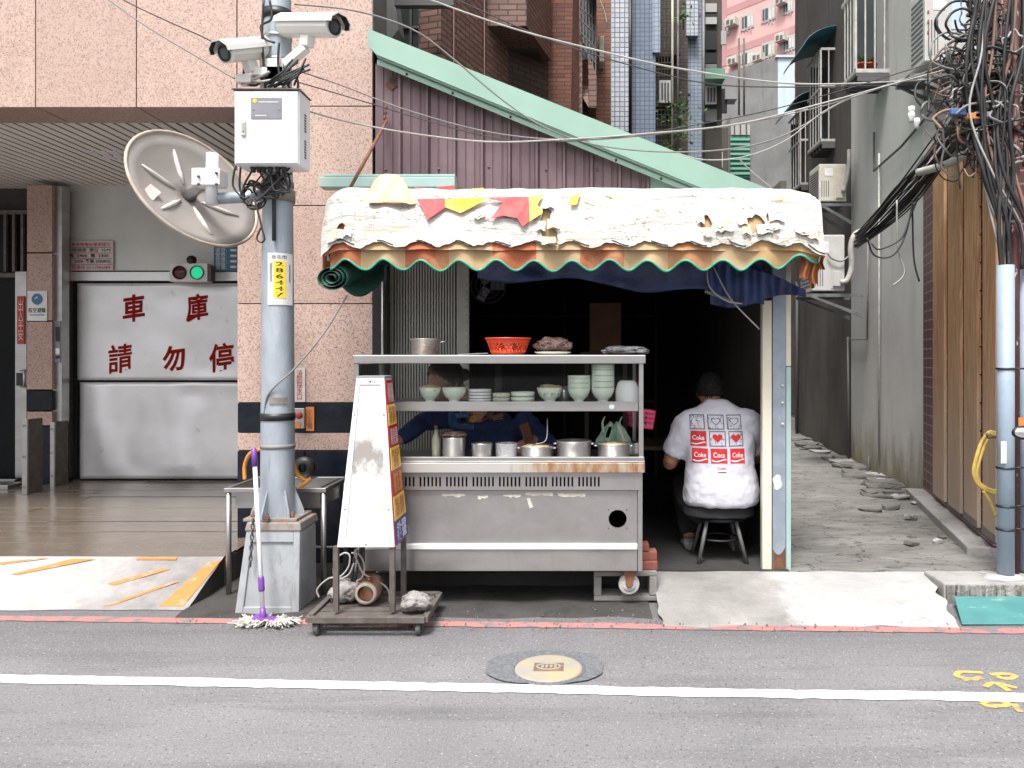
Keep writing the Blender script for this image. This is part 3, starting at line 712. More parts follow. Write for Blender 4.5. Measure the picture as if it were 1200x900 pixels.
# broken concrete along the alley edge
def slab_piece(c, sx_, sy_, h, rot, seed):
    rnd = random.Random(seed); n = rnd.randint(5, 8); poly = []
    for k in range(n):
        a = 2 * math.pi * k / n + rnd.uniform(-.3, .3); r = rnd.uniform(.65, 1.0)
        x, y = math.cos(a) * sx_ * r, math.sin(a) * sy_ * r
        poly.append(Vector((c.x + x * math.cos(rot) - y * math.sin(rot), c.y + x * math.sin(rot) + y * math.cos(rot), c.z + rnd.uniform(-.01, .02))))
    return MB().prism(poly, (rnd.uniform(-.01, .01), rnd.uniform(-.01, .01), h))
rnd = random.Random(11)
for k in range(70):
    t = rnd.random()
    if k < 10:
        p = PG(rnd.uniform(1062, 1135), 0, 0) if False else PG(rnd.uniform(1064, 1128), rnd.uniform(600, 640), AZ); s_ = rnd.uniform(.03, .09)
    elif k < 22:
        p = PG(rnd.uniform(1018, 1082), rnd.uniform(574, 600), AZ); s_ = rnd.uniform(.08, .22)
    else:
        f = rnd.random(); p = PG(938 + 110 * f + rnd.uniform(-14, 10), 516 + 56 * f + rnd.uniform(-3, 4), AZ); s_ = rnd.uniform(.10, .28)
    o = slab_piece(p, s_, s_ * rnd.uniform(.5, .9), rnd.uniform(.012, .034), rnd.uniform(0, 3), k).build('rubble_chunk', m_rubble if k % 7 else m_grey_cement, bev=.0025)
    tag(o, ('small concrete chip on the alley floor beside the low ledge', 'broken flat concrete slab heaped where the ledge meets the grey wall', 'broken flat concrete slab along the foot of the grey wall')[0 if k < 10 else 1 if k < 22 else 2], 'rubble', 'broken concrete along the alley wall')

# loose grit along the stall front and road edge
gm = MB(); rnd = random.Random(77)
for k in range(420):
    p = PG(rnd.uniform(200, 1130), rnd.uniform(712, 742) if k % 3 else rnd.gauss(728, 6)); r = rnd.uniform(.003, .009)
    a = rnd.uniform(0, 3); vs = [p + Vector((r * math.cos(a + i * 1.57) * rnd.uniform(.6, 1.2), r * math.sin(a + i * 1.57) * rnd.uniform(.6, 1.2), .008)) for i in range(4)] + [p + Vector((0, 0, .010 + r))]
    gm.add(vs, [(0, 1, 4), (1, 2, 4), (2, 3, 4), (3, 0, 4)])
tag(gm.build('gravel', m_rubble), 'loose grey grit scattered along the road edge', 'gravel', kind='stuff')
# ================================================================== granite-clad building with the car-lift garage
GY = 5.60
gb = thing('granite_building', (-4.5, 7.0, 0), 'pink granite clad building with slatted garage ceiling and steel lift door', 'building')
BOX('wall_core', m_core, gb, -9, WX(437, GY), 5.625, 6.0, 3.37, 9)
BOX('rear_core', m_core, gb, -9, -2.6, 6.002, 10.5, 3.45, 9)
BOX('column_core', m_core, gb, -2.50, WX(437, GY) - .004, 5.625, 9.2, -.02, 3.36)
jx = [-118, 41.6, 159.8, 277.6]
xs = [WX(p, GY) for p in (-430, -312, -194, -76, 41.6, 159.8, 277.6)]
gap = .004
z_rows = [(3.345, 4.55), (4.56, 5.8), (5.81, 7.0)]
for za, zb in z_rows:
    for a, b in zip(xs[:-1], xs[1:]): BOX('granite_panel', m_granite, gb, a + gap, b - gap, GY, 5.626, za, zb, .002)
cxa, cxb = WX(277.6, GY), WX(437, GY)
rows = [0.02] + [WZ(p, GY) for p in (528, 507, 472, 356, 241, 124.5)] + [4.55, 5.8, 7.0]
for i, (a, b) in enumerate(zip(rows[:-1], rows[1:])):
    mm = m_black_stone if i in (0, 2) else m_granite
    if i == 0:
        for xa_, xb_ in ((cxa, (cxa + cxb) / 2), ((cxa + cxb) / 2, cxb)): BOX('black_stone_panel', mm, gb, xa_ + gap, xb_ - gap, GY, 5.626, a, b - gap, .002)
    else: BOX('black_stone_panel' if i == 2 else 'granite_panel', mm, gb, cxa + gap, cxb - gap, GY + (.004 if i == 2 else 0), 5.626, a + gap, b - gap, .002)
# granite soffit strip
for a, b in zip(xs[:-1], xs[1:]): BOX('soffit_panel', m_granite_dk, gb, a + gap, b - gap, 5.628, 5.985, 3.347, 3.371, .002)
# slatted ceiling running into the garage
BOX('ceiling_void', m_dark, gb, -9, -2.5, 5.99, 8.6, 3.42, 3.44)
x = -7.6; proto = None
while x < -2.55:
    if proto is None:
        proto = BOX('ceiling_slat', m_slat, gb, x, x + .077, 5.99, 8.45, 3.385, 3.397, .003); px0_ = x
    else: shift_copy(proto, (x - px0_, 0, 0))
    x += .1
# ceiling light diffuser
for r_ in range(3):
    for c_ in range(4):
        a = P(98 + c_ * 13 + r_ * 7, 181 + r_ * 4, 6.9)
        BOX('ceiling_louvre', m_white_paint, gb, a.x, a.x + .09, 6.9 + .18 * r_, 6.98 + .18 * r_, 3.372, 3.383)
# back wall of the garage and lift door
DY = 8.30
bw = MB(); bw.box(-9, -5.52, 8.62, 8.7, .2, 3.42).box(-5.52, -2.5, 8.36, 8.44, .2, 3.42); bw.build('garage_back_wall', m_core, gb)
pbox('overdoor_panel', m_grey_panel, gb, 74, 300, 212, 317, DY + .02, .04)
pbox('door_lintel', m_lift_door, gb, 72, 300, 318.5, 329, DY - .01, .06, .004)
gd = pbox('lift_door', m_dark, gb, 74, 300, 330, 562, DY + .045, .01)
def dented(px0, px1, py0, py1, Y, amp, seed):
    def fn(u, v):
        px = px0 + (px1 - px0) * u; py = py1 + (py0 - py1) * v; p = P(px, py, Y)
        e = min(u, 1 - u, v, 1 - v) * 8; e = min(1, e)
        p.y += amp * e * (mnoise.noise(Vector((p.x * 2.2 + seed, p.z * 1.1, seed))) - .3 * mnoise.noise(Vector((p.x * 5, p.z * 2, seed))))
        return p
    return MB().grid(fn, 40, 24)
dented(91, 300, 332, 445.5, DY, .022, 3).build('door_leaf', m_lift_door, gd, solid=.008)
dented(94, 300, 448, 561, DY - .012, .075, 8).build('door_leaf', m_lift_door, gd, solid=.008)
for key, px, py, s in (('che', 155, 361, 26), ('ku', 229.5, 360, 26), ('qing', 139, 420, 28), ('wu', 202, 420, 25), ('ting', 257.5, 420, 29)):
    c = P(px, py, DY - .036); w = s * DY / FOC
    mb = TXT(key, c, w, w * 1.22)
    for v in mb.v: v.z += .13 * (v.x - c.x) + .006 * mnoise.noise(v * 9); v.x += .005 * mnoise.noise(v * 11); v.y = DY + .022 * (mnoise.noise(Vector((v.x * 2.2 + 3, v.z * 1.1, 3))) - .3 * mnoise.noise(Vector((v.x * 5, v.z * 2, 3)))) - .009
    mb.build('lettering', m_worn_red, gd)
# steel jambs / control strip
pbox('door_jamb', m_iron, gb, 73.5, 82, 330, 560, DY - .03, .05, .003)
pbox('door_jamb', m_dark, gb, 83, 90, 332, 560, DY + .02, .02, .0)
js = pbox('control_post', m_steel, gb, 61.5, 72.5, 218, 494, 8.05, .12, .004)
pbox('control_panel', m_plate_grey, js, 63.5, 71, 376, 425, 8.035, .014, .003)
for py0, py1, mm in ((383, 400, m_black), (408, 415, m_ink_white), (417, 420, m_black)): pbox('control_button', mm, js, 65, 69.5, py0, py1, 8.028, .008, .001)
# granite pier by the entrance
PY = 8.0
for a, b, mm in ((217, 296, m_granite_dk), (297, 376, m_granite_dk), (377, 457, m_granite_dk), (458, 481.5, m_black_stone), (482.5, 499, m_granite_dk), (500, 572, m_black_stone)):
    pbox('pier_panel', mm, gb, 31.5, 61, a, b - .6, PY, .3, .003)
# dark glazed entrance
en = pbox('entrance_door', m_door_glass, gb, -70, 20, 330, 560, 8.22, .03)
pbox('door_stile', m_steel, en, 17.5, 31, 318, 560, 8.18, .05, .004)
pbox('door_rail', m_steel, en, -70, 17, 562, 575, 8.0, .05, .004)
BOX('door_step', m_steel, en, -9, WX(26, 7.9), 7.7, 7.9, .2, .245, .004)
pbox('transom', m_door_glass, en, -70, 31, 245, 318, 8.24, .03)
for py_ in (246, 320): pbox('transom_rail', m_iron, en, -70, 31, py_, py_ + 5, 8.2, .04)
for k, (a, b) in enumerate(((4, 7), (14, 17), (24, 27))): pbox('transom_bar', m_iron, en, a, b, 250, 318, 8.19, .03)
TUBE('door_handle', m_steel, en, [P(25, 434, 8.18), P(28.5, 434, 8.1), P(28.5, 453, 8.1), P(25, 453, 8.18)], .012, 8)
st = pbox('door_strip', m_ink_red, en, 20, 28.5, 347, 403, 8.165, .012)
TXT('strip', P(24.2, 375, 8.158), 6 * 8.16 / FOC, 48 * 8.16 / FOC).build('lettering', m_plate_pink, st)
pbox('lock_box', m_black, en, 19, 27, 437, 452, 8.16, .02)
# flood-board channels
for px0, px1, sd, py0, py1, Y in ((25.5, 31.5, 41, 491, 580, 7.42), (58.5, 63.5, 71, 495, 566.5, 8.1 - .25)):
    ch = thing('flood_channel', P((px0 + px1) / 2, py1, Y), 'bolted steel flood-board channel standing ' + ('beside the glazed entrance' if px0 < 40 else 'beside the lift door jamb'), 'flood barrier', 'flood-board channels')
    BOX('channel_post', m_steel, ch, WX(px0, Y), WX(px1, Y), Y, Y + .02, .2, WZ(py0, Y), .003)
    BOX('channel_side', m_iron, ch, WX(px1, Y) - .012, WX(px1, Y) + .0, Y + .02, Y + .22, .2, WZ(py0, Y) - .004, .003)
    for py in (py0 + 8, (py0 + py1) / 2, py1 - 9):
        MB().lathe(P((px0 + px1) / 2, py, Y), [(.011, -.006), (.011, 0)], 8, axis='Y').build('bolt', m_iron, ch)
# signs inside the garage
s = thing('specification_sign', P(104, 317, DY - .01), 'white printed specification sign over the steel lift door', 'sign')
pbox('board', m_plate_pink, s, 76, 132.5, 282, 317, DY - .012, .012)
for key, py, w, mm in (('spec1', 286.5, 50, m_ink_red), ('spec2', 293, 50, m_ink_dark), ('spec3', 299.5, 46, m_ink_dark), ('spec4', 306, 50, m_ink_dark), ('spec5', 313, 50, m_ink_red)):
    TXT(key, P(104, py, DY - .016), w * DY / FOC, 4.6 * DY / FOC).build('lettering', mm, s)
for py in (289.7, 296.2, 302.8, 309.5): pbox('rule_line', m_ink_red, s, 77.5, 131, py, py + .5, DY - .015, .002)
s = thing('blue_sign', P(264, 318, DY - .01), 'blue notice board beside the garage signal light', 'sign')
pbox('board', m_plate_blue, s, 250.5, 283, 288, 317.5, DY - .03, .012)
TXT('blue', P(259, 303, DY - .034), 13 * DY / FOC, 25 * DY / FOC).build('lettering', m_ink_white, s)
for py in (293, 299.5, 306, 312.5): pbox('text_line', m_ink_white, s, 270, 277, py - 1, py + 1.4, DY - .033, .002)
s = thing('shelter_sign', P(43, 376, PY - .01), 'white air-raid shelter sign with blue emblem on the granite pier', 'sign')
pbox('board', m_plate_white, s, 32, 55, 341, 376, PY - .012, .01)
em = MB(); c = P(43.5, 350.5, PY - .016)
em.lathe(c, [(.026, 0), (.058, 0)], 26, axis='Y'); em.build('emblem', m_plate_blue, s)
MB().prism([P(39, 353, PY - .017), P(47, 346, PY - .017), P(49.5, 352, PY - .017), P(44, 358, PY - .017)], (0, .002, 0)).build('emblem_swoosh', m_plate_blue, s)
TXT('shelter', P(43.5, 363.5, PY - .015), 20 * PY / FOC, 5.6 * PY / FOC).build('lettering', m_ink_dark, s)
pbox('text_line', m_plate_blue, s, 34.5, 52, 368.5, 369.6, PY - .0145, .002)
s = thing('signal_light', P(220, 331, 8.05), 'white signal box with a lit green and a dark red lens over the lift door', 'signal light')
pbox('housing', m_plate_white, s, 198.5, 243, 308.5, 330, 8.05, .12, .006)
for px, mm, nm in ((210.5, m_lamp_red, 'red_lens'), (231, m_lamp_green, 'green_lens')):
    MB().lathe(P(px, 319.5, 8.047), [(.001, -.016), (.03, -.014), (.058, -.004), (.064, .0)], 24, axis='Y').build(nm, mm, s)
    MB().lathe(P(px, 319.5, 8.047), [(.064, .003), (.066, -.014), (.072, -.014), (.072, .003)], 24, axis='Y').build('lens_ring', m_black, s)
MB().lathe(P(224, 304.5, 8.06), [(.001, -.03), (.04, -.02), (.05, .02)], 14, axis='Y').build('sounder', m_black, s)
pbox('side_flap', m_iron, s, 243.6, 247, 311, 329, 8.06, .1)
# signs on the granite column
s = thing('hydrant_sign', P(379, 471, GY), 'white sign with red vertical lettering on the granite column', 'sign')
pbox('board', m_plate_pink, s, 345, 357.5, 431, 471, GY - .012, .009)
TXT('hydrant', P(351, 451, GY - .0145), 7.0 * GY / FOC, 35 * GY / FOC).build('lettering', m_ink_red, s)
s = thing('orange_sign', P(363, 505, GY), 'small orange plate with dark marks on the black stone band', 'sign')
pbox('board', m_plate_orange, s, 358.5, 368, 477, 505, GY - .012, .012)
TXT('gas', P(363.2, 491, GY - .0145), 5.5 * GY / FOC, 23 * GY / FOC).build('lettering', m_iron, s)
s = thing('hydrant_valve', P(349, 500, GY), 'small steel valve box with red knob on the black stone band', 'valve box')
pbox('box', m_steel, s, 344, 356.5, 478.5, 502, GY - .05, .05, .004)
MB().lathe(P(350.5, 487, GY - .052), [(.001, -.02), (.022, -.018), (.026, 0)], 12, axis='Y').build('knob', m_ink_red, s)
pbox('tag', m_plate_orange, s, 345.5, 352, 495, 502, GY - .056, .004)
# ================================================================== utility pole and what hangs on it
PX, PYc = WX(325.5, 4.68), 4.68
po = thing('utility_pole', (PX, PYc, 0), 'galvanised steel utility pole on a tapered grey concrete base', 'utility pole')
zb = .54
def frus(x0, x1, y0, y1, z0, X0, X1, Y0, Y1, z1):
    return MB().add([(x0, y0, z0), (x1, y0, z0), (x1, y1, z0), (x0, y1, z0), (X0, Y0, z1), (X1, Y0, z1), (X1, Y1, z1), (X0, Y1, z1)],
                    [(0, 1, 2, 3), (4, 5, 6, 7), (0, 1, 5, 4), (1, 2, 6, 5), (2, 3, 7, 6), (3, 0, 4, 7)])
bx0, bx1 = WX(276, 4.53), WX(351, 4.53)
frus(bx0, bx1, 4.53, 4.84, 0, bx0 + .06, bx1 - .0, 4.55, 4.82, zb - .05).build('base', m_pole_base, po, bev=.018)
# raised rim panels on the face of the base
fm = MB()
for (u0, u1, v0, v1) in ((.0, .12, 0, 1), (.88, 1, 0, 1), (.12, .88, 0, .09), (.12, .88, .86, 1)):
    def q(u, v, o):
        z = v * (zb - .05); l = bx0 + .06 * v; r = bx1; return Vector((l + (r - l) * u, 4.53 + .02 * v - o, z + .002))
    fm.add([q(u0, v0, .0), q(u1, v0, .0), q(u1, v1, .0), q(u0, v1, .0), q(u0, v0, .012), q(u1, v0, .012), q(u1, v1, .012), q(u0, v1, .012)], [(4, 5, 6, 7), (0, 1, 5, 4), (1, 2, 6, 5), (2, 3, 7, 6), (3, 0, 4, 7)])
fm.build('base_rim', m_pole_base, po, bev=.004)
frus(bx0 + .05, bx1 + .008, 4.53, 4.84, zb - .05, bx0 + .06, bx1 + .0, 4.54, 4.83, zb).build('base_cap', m_pole_steel, po, bev=.008)
BOX('base_plate', m_pole_steel, po, PX - .16, PX + .16, 4.56, 4.82, zb, zb + .018, .003)
for k in range(6):
    a = 2 * math.pi * (k + .25) / 6; d = Vector((math.cos(a), math.sin(a), 0)); b = Vector((PX, PYc, zb + .018)); t = Vector((-d.y, d.x, 0)) * .005
    MB().prism([b + d * .095 - t, b + d * .155 - t, b + d * .15 + Vector((0, 0, .03)) - t, b + d * .095 + Vector((0, 0, .17)) - t], t * 2).build('gusset', m_galv, po)
    p = b + d * .135 + Vector((-d.y, d.x, 0)) * .03
    MB().lathe(p, [(.014, 0), (.014, .016), (.007, .018), (.007, .035), (.001, .036)], 8).build('anchor_bolt', m_rust, po)
MB().lathe((PX, PYc, 0), [(.1, zb + .018), (.098, 1.0), (.094, 1.8), (.086, 2.7), (.078, 3.6), (.070, 5.2), (.001, 5.21)], 32).build('shaft', m_galv, po)
for py, h, mm in ((489, .022, m_black), (663, .0, None), (524, .012, m_cable_grey), (213, .016, m_pole_steel), (12, .03, m_black), (39, .01, m_steel), (67, .01, m_steel)):
    if mm is None: continue
    z = WZ(py, 4.6); r = .0985 if z < 1.4 else .090 if z < 3.2 else .080
    MB().lathe((PX, PYc, 0), [(r - .004, z - h), (r + .004, z - h), (r + .004, z + h), (r - .004, z + h)], 28).build('strap', mm, po)
# number plate wrapped on the shaft
def wrap(px0, px1, py0, py1, r, Yc=PYc):
    Yf = Yc - r
    def fn(u, v):
        x = WX(px0 + (px1 - px0) * u, Yf); z = WZ(py1 + (py0 - py1) * v, Yf); dx = max(-r * .98, min(r * .98, x - PX))
        return Vector((x, Yc - math.sqrt(max(r * r - dx * dx, 0)), z))
    return fn
pl = MB().grid(wrap(313.5, 337, 296, 357, .0985), 10, 2).build('number_plate', m_plate_white, po)
MB().grid(wrap(320.5, 332.5, 305, 349, .1000), 8, 2).build('yellow_field', m_plate_yellow, pl)
def wraptxt(key, px, py, w, h, r):
    c = P(px, py, PYc - r); mb = TXT(key, c, w * (PYc - r) / FOC, h * (PYc - r) / FOC)
    for v in mb.v: dx = v.x - PX; v.y = PYc - math.sqrt(max(r * r - dx * dx, 0))
    return mb
wraptxt('num', 326.6, 327, 8.2, 41, .1012).build('lettering', m_ink_dark, pl)
wraptxt('pole_head', 326, 300.6, 15, 5, .1002).build('lettering', m_plate_blue, pl)
for px in (316.3, 317.8, 335.0): MB().grid(wrap(px, px + .8, 308 if px < 320 else 309, 330, .1003), 1, 1).build('text_line', m_plate_grey, pl)
MB().grid(wrap(315, 334, 466, 473.5, .1030), 8, 2).build('metal_tag', m_pole_steel, po)
# conduit stub along the shaft below the cabinet
TUBE('conduit', m_cable, po, [P(321, 205, 4.57), P(321, 282, 4.57)], .012, 8)

# ---- control cabinet
KY = 4.42
cb = thing('control_cabinet', P(312, 195, KY), 'white steel control cabinet with grey label strapped to the pole', 'cabinet')
x0, x1, z0, z1 = WX(273.5, KY), WX(350, KY), WZ(192.5, KY), WZ(105, KY)
BOX('case', m_white_paint, cb, x0, x1, KY + .012, KY + .19, z0, z1, .006)
dr = BOX('door', m_white_paint, cb, x0 + .006, x1 - .006, KY, KY + .011, z0 + .006, z1 - .008, .004)
pbox('label_plate', m_plate_grey, dr, 294, 330, 114.5, 139, KY - .004, .004)
MB().lathe(P(298.5, 118, KY - .005), [(.001, 0), (.012, 0)], 14, axis='Y').build('seal_mark', m_plate_yellow, dr)
for a, b, c_, d in ((303, 326, 119, 120), (299, 312, 134.8, 135.8)): pbox('text_line', m_plate_white, dr, a, b, c_, d, KY - .0052, .001)
for px in (297, 327): MB().lathe(P(px, 128, KY - .005), [(.001, -.004), (.005, 0)], 8, axis='Y').build('screw', m_steel, dr)
h = pbox('latch', m_plate_pink, dr, 281.5, 287.5, 141, 159, KY - .012, .012, .005)
pbox('latch_lever', m_steel, h, 283, 286, 143, 154, KY - .017, .005, .002)
BOX('rain_lip', m_iron, cb, x0 - .006, x1 + .006, KY - .006, KY + .195, z1 + .0, z1 + .006)
for k in range(7):
    for zz in (z1 - .12 - k * .016, z0 + .06 + k * .016): BOX('vent_slot', m_black, cb, x1 + .0, x1 + .002, KY + .09, KY + .12, zz, zz + .008)
for px in (296, 303, 308, 316, 325, 332): MB().lathe((WX(px, KY + .06), KY + .07, z0 - .03), [(.012, 0), (.014, .006), (.014, .018), (.018, .02), (.018, .03)], 10).build('cable_gland', m_black, cb)
BOX('mount_bracket', m_galv, cb, PX - .06, PX + .06, KY + .19, PYc - .07, z0 + .1, z0 + .16)
# cables drooping out of the cabinet and the coil on the arm
cz = thing('cable_coil', P(305, 230, 4.5), 'coiled black cables hanging under the white control cabinet', 'cable')
rnd = random.Random(3)
cc = P(297, 229, 4.52)
for k in range(6):
    pts = []
    rx_, rz_ = rnd.uniform(.055, .075), rnd.uniform(.055, .08)
    for a in range(15):
        t = 2 * math.pi * a / 14; pts.append(cc + Vector((rx_ * math.cos(t) + rnd.uniform(-.008, .008), rnd.uniform(-.02, .03), rz_ * math.sin(t) + rnd.uniform(-.008, .008))))
    TUBE('cable_loop', m_cable, cz, pts, .0055, 6, 3)
for a, b in (((296, 199), (293, 222)), ((303, 199), (300, 215)), ((309, 200), (322, 222)), ((317, 201), (330, 222)), ((325, 200), (318, 232)), ((332, 200), (336, 225)), ((276, 194), (285, 232)), ((282, 195), (292, 240)), ((340, 196), (300, 236))):
    pa, pb = P(*a, 4.5), P(*b, 4.5); mid = (pa + pb) / 2 + Vector((rnd.uniform(-.05, .05), rnd.uniform(-.03, .03), -rnd.uniform(.02, .07)))
    TUBE('cable', m_cable, cz, [pa, mid, pb, pb + (cc - pb) * .6], .006, 6, 5)
TUBE('cable_end', m_cable, cz, [P(299, 236, 4.5), P(304, 255, 4.5), P(307, 268, 4.5), P(310, 280, 4.5), P(306, 284, 4.5), P(301, 279, 4.5), P(306, 266, 4.5)], .0055, 6, 5)
for k in range(8):
    a = P(rnd.uniform(300, 345), 203, 4.6); b = P(rnd.uniform(300, 345), rnd.uniform(214, 232), 4.585)
    TUBE('cable', m_cable, cz, [a, (a + b) / 2 + Vector((rnd.uniform(-.04, .04), -.02, -.02)), b], .005, 6, 4)

# ---- convex mirror, seen from behind
MYc = 4.72
mcn = P(229, 221, MYc); rad = .418
tocam = (Vector((0, 0, CAM_Z)) - mcn).normalized()
rr = Vector((.70, 0, .72)); rr = (rr - tocam * rr.dot(tocam)).normalized()
nb = (tocam * math.cos(R(51)) + rr * math.sin(R(51))).normalized()     # normal of the back, towards us
e1 = nb.cross(rr).normalized(); e2 = nb.cross(e1).normalized()
mi = thing('traffic_mirror', mcn - Vector((0, 0, .4)), 'large round traffic mirror seen from its ribbed back, on the pole', 'mirror')
def disc(prof, seg=48):
    vs = []
    for r_, h_ in prof:
        for k in range(seg):
            a = 2 * math.pi * k / seg; vs.append(mcn + (e1 * math.cos(a) + e2 * math.sin(a)) * r_ * .93 + nb * h_ * .85)
    n = len(prof); return MB().add(vs, [(i * seg + k, i * seg + (k + 1) % seg, (i + 1) * seg + (k + 1) % seg, (i + 1) * seg + k) for i in range(n - 1) for k in range(seg)], True)
disc([(.001, -.10), (.12, -.094), (.25, -.072), (.36, -.036), (.43, 0)]).build('dish', m_mirror_back, mi, solid=.006)
disc([(.428, -.006), (.445, -.012), (.454, 0), (.450, .012), (.438, .014), (.428, -.006)]).build('rim', m_mirror_rim, mi)
for k in range(6):
    a = 2 * math.pi * k / 6 + .35; d = e1 * math.cos(a) + e2 * math.sin(a)
    pts = [mcn + d * r_ * .93 + nb * (h_ * .85 + .006) for r_, h_ in ((.09, -.095), (.16, -.086), (.25, -.068), (.33, -.045))]
    MB().tube(pts, [.006, .015, .015, .006], 8).build('rib', m_mirror_rib, mi)
MB().obox(mcn + e1 * .15 + e2 * .24 - nb * .034, e1 * .035, e2 * .05, nb * .002).build('sticker', m_plate_pink, mi)
mc2 = mcn - nb * .09
ct = P(247, 208, 4.62)
BOX('clamp_block', m_white_paint, mi, WX(229, 4.6), WX(262, 4.6), 4.55, 4.66, WZ(219, 4.6), WZ(199, 4.6), .006)
for px, py in ((233, 207), (233, 216), (254, 203), (254, 216)): MB().lathe(P(px, py, 4.545), [(.001, -.012), (.009, -.01), (.009, 0)], 6, axis='Y').build('bolt', m_iron, mi)
TUBE('clamp_tube', m_white_paint, mi, [P(248, 240, 4.60), P(249, 180, 4.60)], .035, 20)
MB().tube([mcn - nb * .10, mcn - nb * .02, P(243, 212, 4.63)], [.05, .04, .03], 12).build('hub', m_steel, mi)
TUBE('arm', m_galv, mi, [P(250, 233, 4.62), P(285, 231, 4.64), P(322, 227, 4.62)], .034, 14)
MB().lathe((PX, PYc, WZ(227, 4.6)), [(.088, -.035), (.102, -.035), (.102, .035), (.088, .035)], 24).build('pole_collar', m_pole_steel, mi)

# ---- two bullet cameras
def bullet_cam(base_px, tip_px, Ya, Yb, rr_, label, bracket_to):
    a, b = P(*base_px, Ya), P(*tip_px, Yb)
    t = (b - a).normalized(); L = (b - a).length; s_ = t.cross(Vector((0, 0, 1))).normalized(); u = s_.cross(t).normalized()
    cm = thing('security_camera', (a + b) / 2 - Vector((0, 0, .2)), label, 'security camera', 'security cameras on the pole')
    m = (a + b) / 2
    hw, hh = .063, .055
    def sect(k, sc): return [m + t * k * L / 2 + s_ * x * sc + u * y * sc for x, y in ((-hw, hh * .5), (-hw, -hh * .35), (-hw * .6, -hh), (hw * .6, -hh), (hw, -hh * .35), (hw, hh * .5))]
    mb = MB(); A, B = sect(-1, 1), sect(.96, 1); mb.add(A + B, [(i, (i + 1) % 6, (i + 1) % 6 + 6, i + 6) for i in range(6)] + [tuple(range(6))[::-1], tuple(range(6, 12))])
    mb.build('housing', m_cctv, cm, bev=.008)
    hd = MB(); prof = [(-hw * 1.18, .1 * hh), (-hw * 1.12, .62 * hh), (-hw * .5, 1.2 * hh), (hw * .5, 1.2 * hh), (hw * 1.12, .62 * hh), (hw * 1.18, .1 * hh)]
    A = [m - t * L * .52 + s_ * x + u * y for x, y in prof]; B = [m + t * L * .60 + s_ * x + u * y for x, y in prof]
    hd.add(A + B, [(i, i + 1, i + 7, i + 6) for i in range(5)]).build('sun_hood', m_cctv, cm, solid=.006)
    hp = MB(); A = [m + t * L * .597 + s_ * x * .97 + u * (y - .004) for x, y in prof]; B = [m + t * L * .50 + s_ * x * .95 + u * (y - .005) for x, y in prof]
    hp.add(A + B, [(i, i + 1, i + 7, i + 6) for i in range(5)]).build('hood_lining', m_black, cm)
    f = m + t * (L * .48 + .002)
    ln = MB()
    for r0, h0, r1, h1 in ((.045, 0, .045, .006), (.045, .006, .034, .008), (.034, .008, .030, .002)):
        vs = [f + (s_ * math.cos(2 * math.pi * k / 20) + u * math.sin(2 * math.pi * k / 20)) * r_ + t * h_ - u * .004 for r_, h_ in ((r0, h0), (r1, h1)) for k in range(20)]
        ln.add(vs, [(k, (k + 1) % 20, (k + 1) % 20 + 20, k + 20) for k in range(20)], True)
    ln.build('lens_ring', m_black, cm)
    vs = [f + t * .004 - u * .004] + [f + (s_ * math.cos(2 * math.pi * k / 20) + u * math.sin(2 * math.pi * k / 20)) * .031 + t * .003 - u * .004 for k in range(20)]
    MB().add(vs, [(0, 1 + k, 1 + (k + 1) % 20) for k in range(20)]).build('lens', m_window_glass, cm)
    j = m - u * hh - u * .03
    MB().obox(j, t * .035, s_ * .03, u * .035).build('swivel', m_cctv, cm, bev=.008)
    pb = P(*bracket_to)
    MB().bar(j - u * .035, pb, .05, .05).build('bracket_arm', m_cctv, cm, bev=.006)
    BOX('bracket_plate', m_cctv, cm, PX - .07, PX + .07, PYc - .10, PYc - .075, pb.z - .09, pb.z + .04, .004)
    return cm
bullet_cam((333, 31), (393, 31), 4.62, 4.42, 0, 'white security camera with sun hood aimed over the food stall', (335, 76, 4.58))
bullet_cam((312, 57), (262, 62), 4.66, 4.38, 0, 'white security camera with sun hood aimed over the garage entrance', (314, 85, 4.58))
jc = thing('cable_bunch', P(325, 100, 4.55), 'black cables bunched between the two security cameras and the cabinet', 'cable')
for k in range(14):
    a = P(rnd.uniform(335, 365), rnd.uniform(66, 84), 4.5); b = P(rnd.uniform(305, 345), rnd.uniform(96, 104), 4.53)
    TUBE('cable', m_cable, jc, [a, (a + b) / 2 + Vector((rnd.uniform(-.03, .03), -.03, -.02)), b], .006, 6, 4)
for pts in ([(309, 0), (307, 40), (309, 75), (311, 103)], [(327, 50), (326, 75), (330, 98), (335, 104)], [(316, 0), (318, 22), (306, 30), (310, 45), (322, 50)], [(286, 75), (287, 95), (300, 100), (312, 88)], [(344, 84), (349, 95), (349, 104)]):
    TUBE('cable', m_cable, jc, [P(*p, 4.56) for p in pts], .007, 6, 5)
for pts in ([(286, 90), (300, 96), (318, 94)], [(283, 98), (300, 92), (316, 84)]): TUBE('cable', m_cable_white, jc, [P(*p, 4.54) for p in pts], .008, 6, 5)
MB().box(WX(284, 4.6), WX(300, 4.6), 4.52, 4.6, WZ(102, 4.6), WZ(92, 4.6)).build('junction_block', m_cctv, jc, bev=.004)
# clothes-line style cord from the roll of tarp to the pole
tag(TUBE('tie_cord', m_cable_grey, None, [P(407, 346, 4.72), P(380, 390, 4.68), P(345, 432, 4.6), P(325, 450, 4.57), P(313, 465, 4.58), P(310, 484, 4.60)], .006, 6, 6), 'grey cord tied from the rolled tarp to the pole strap', 'cord')
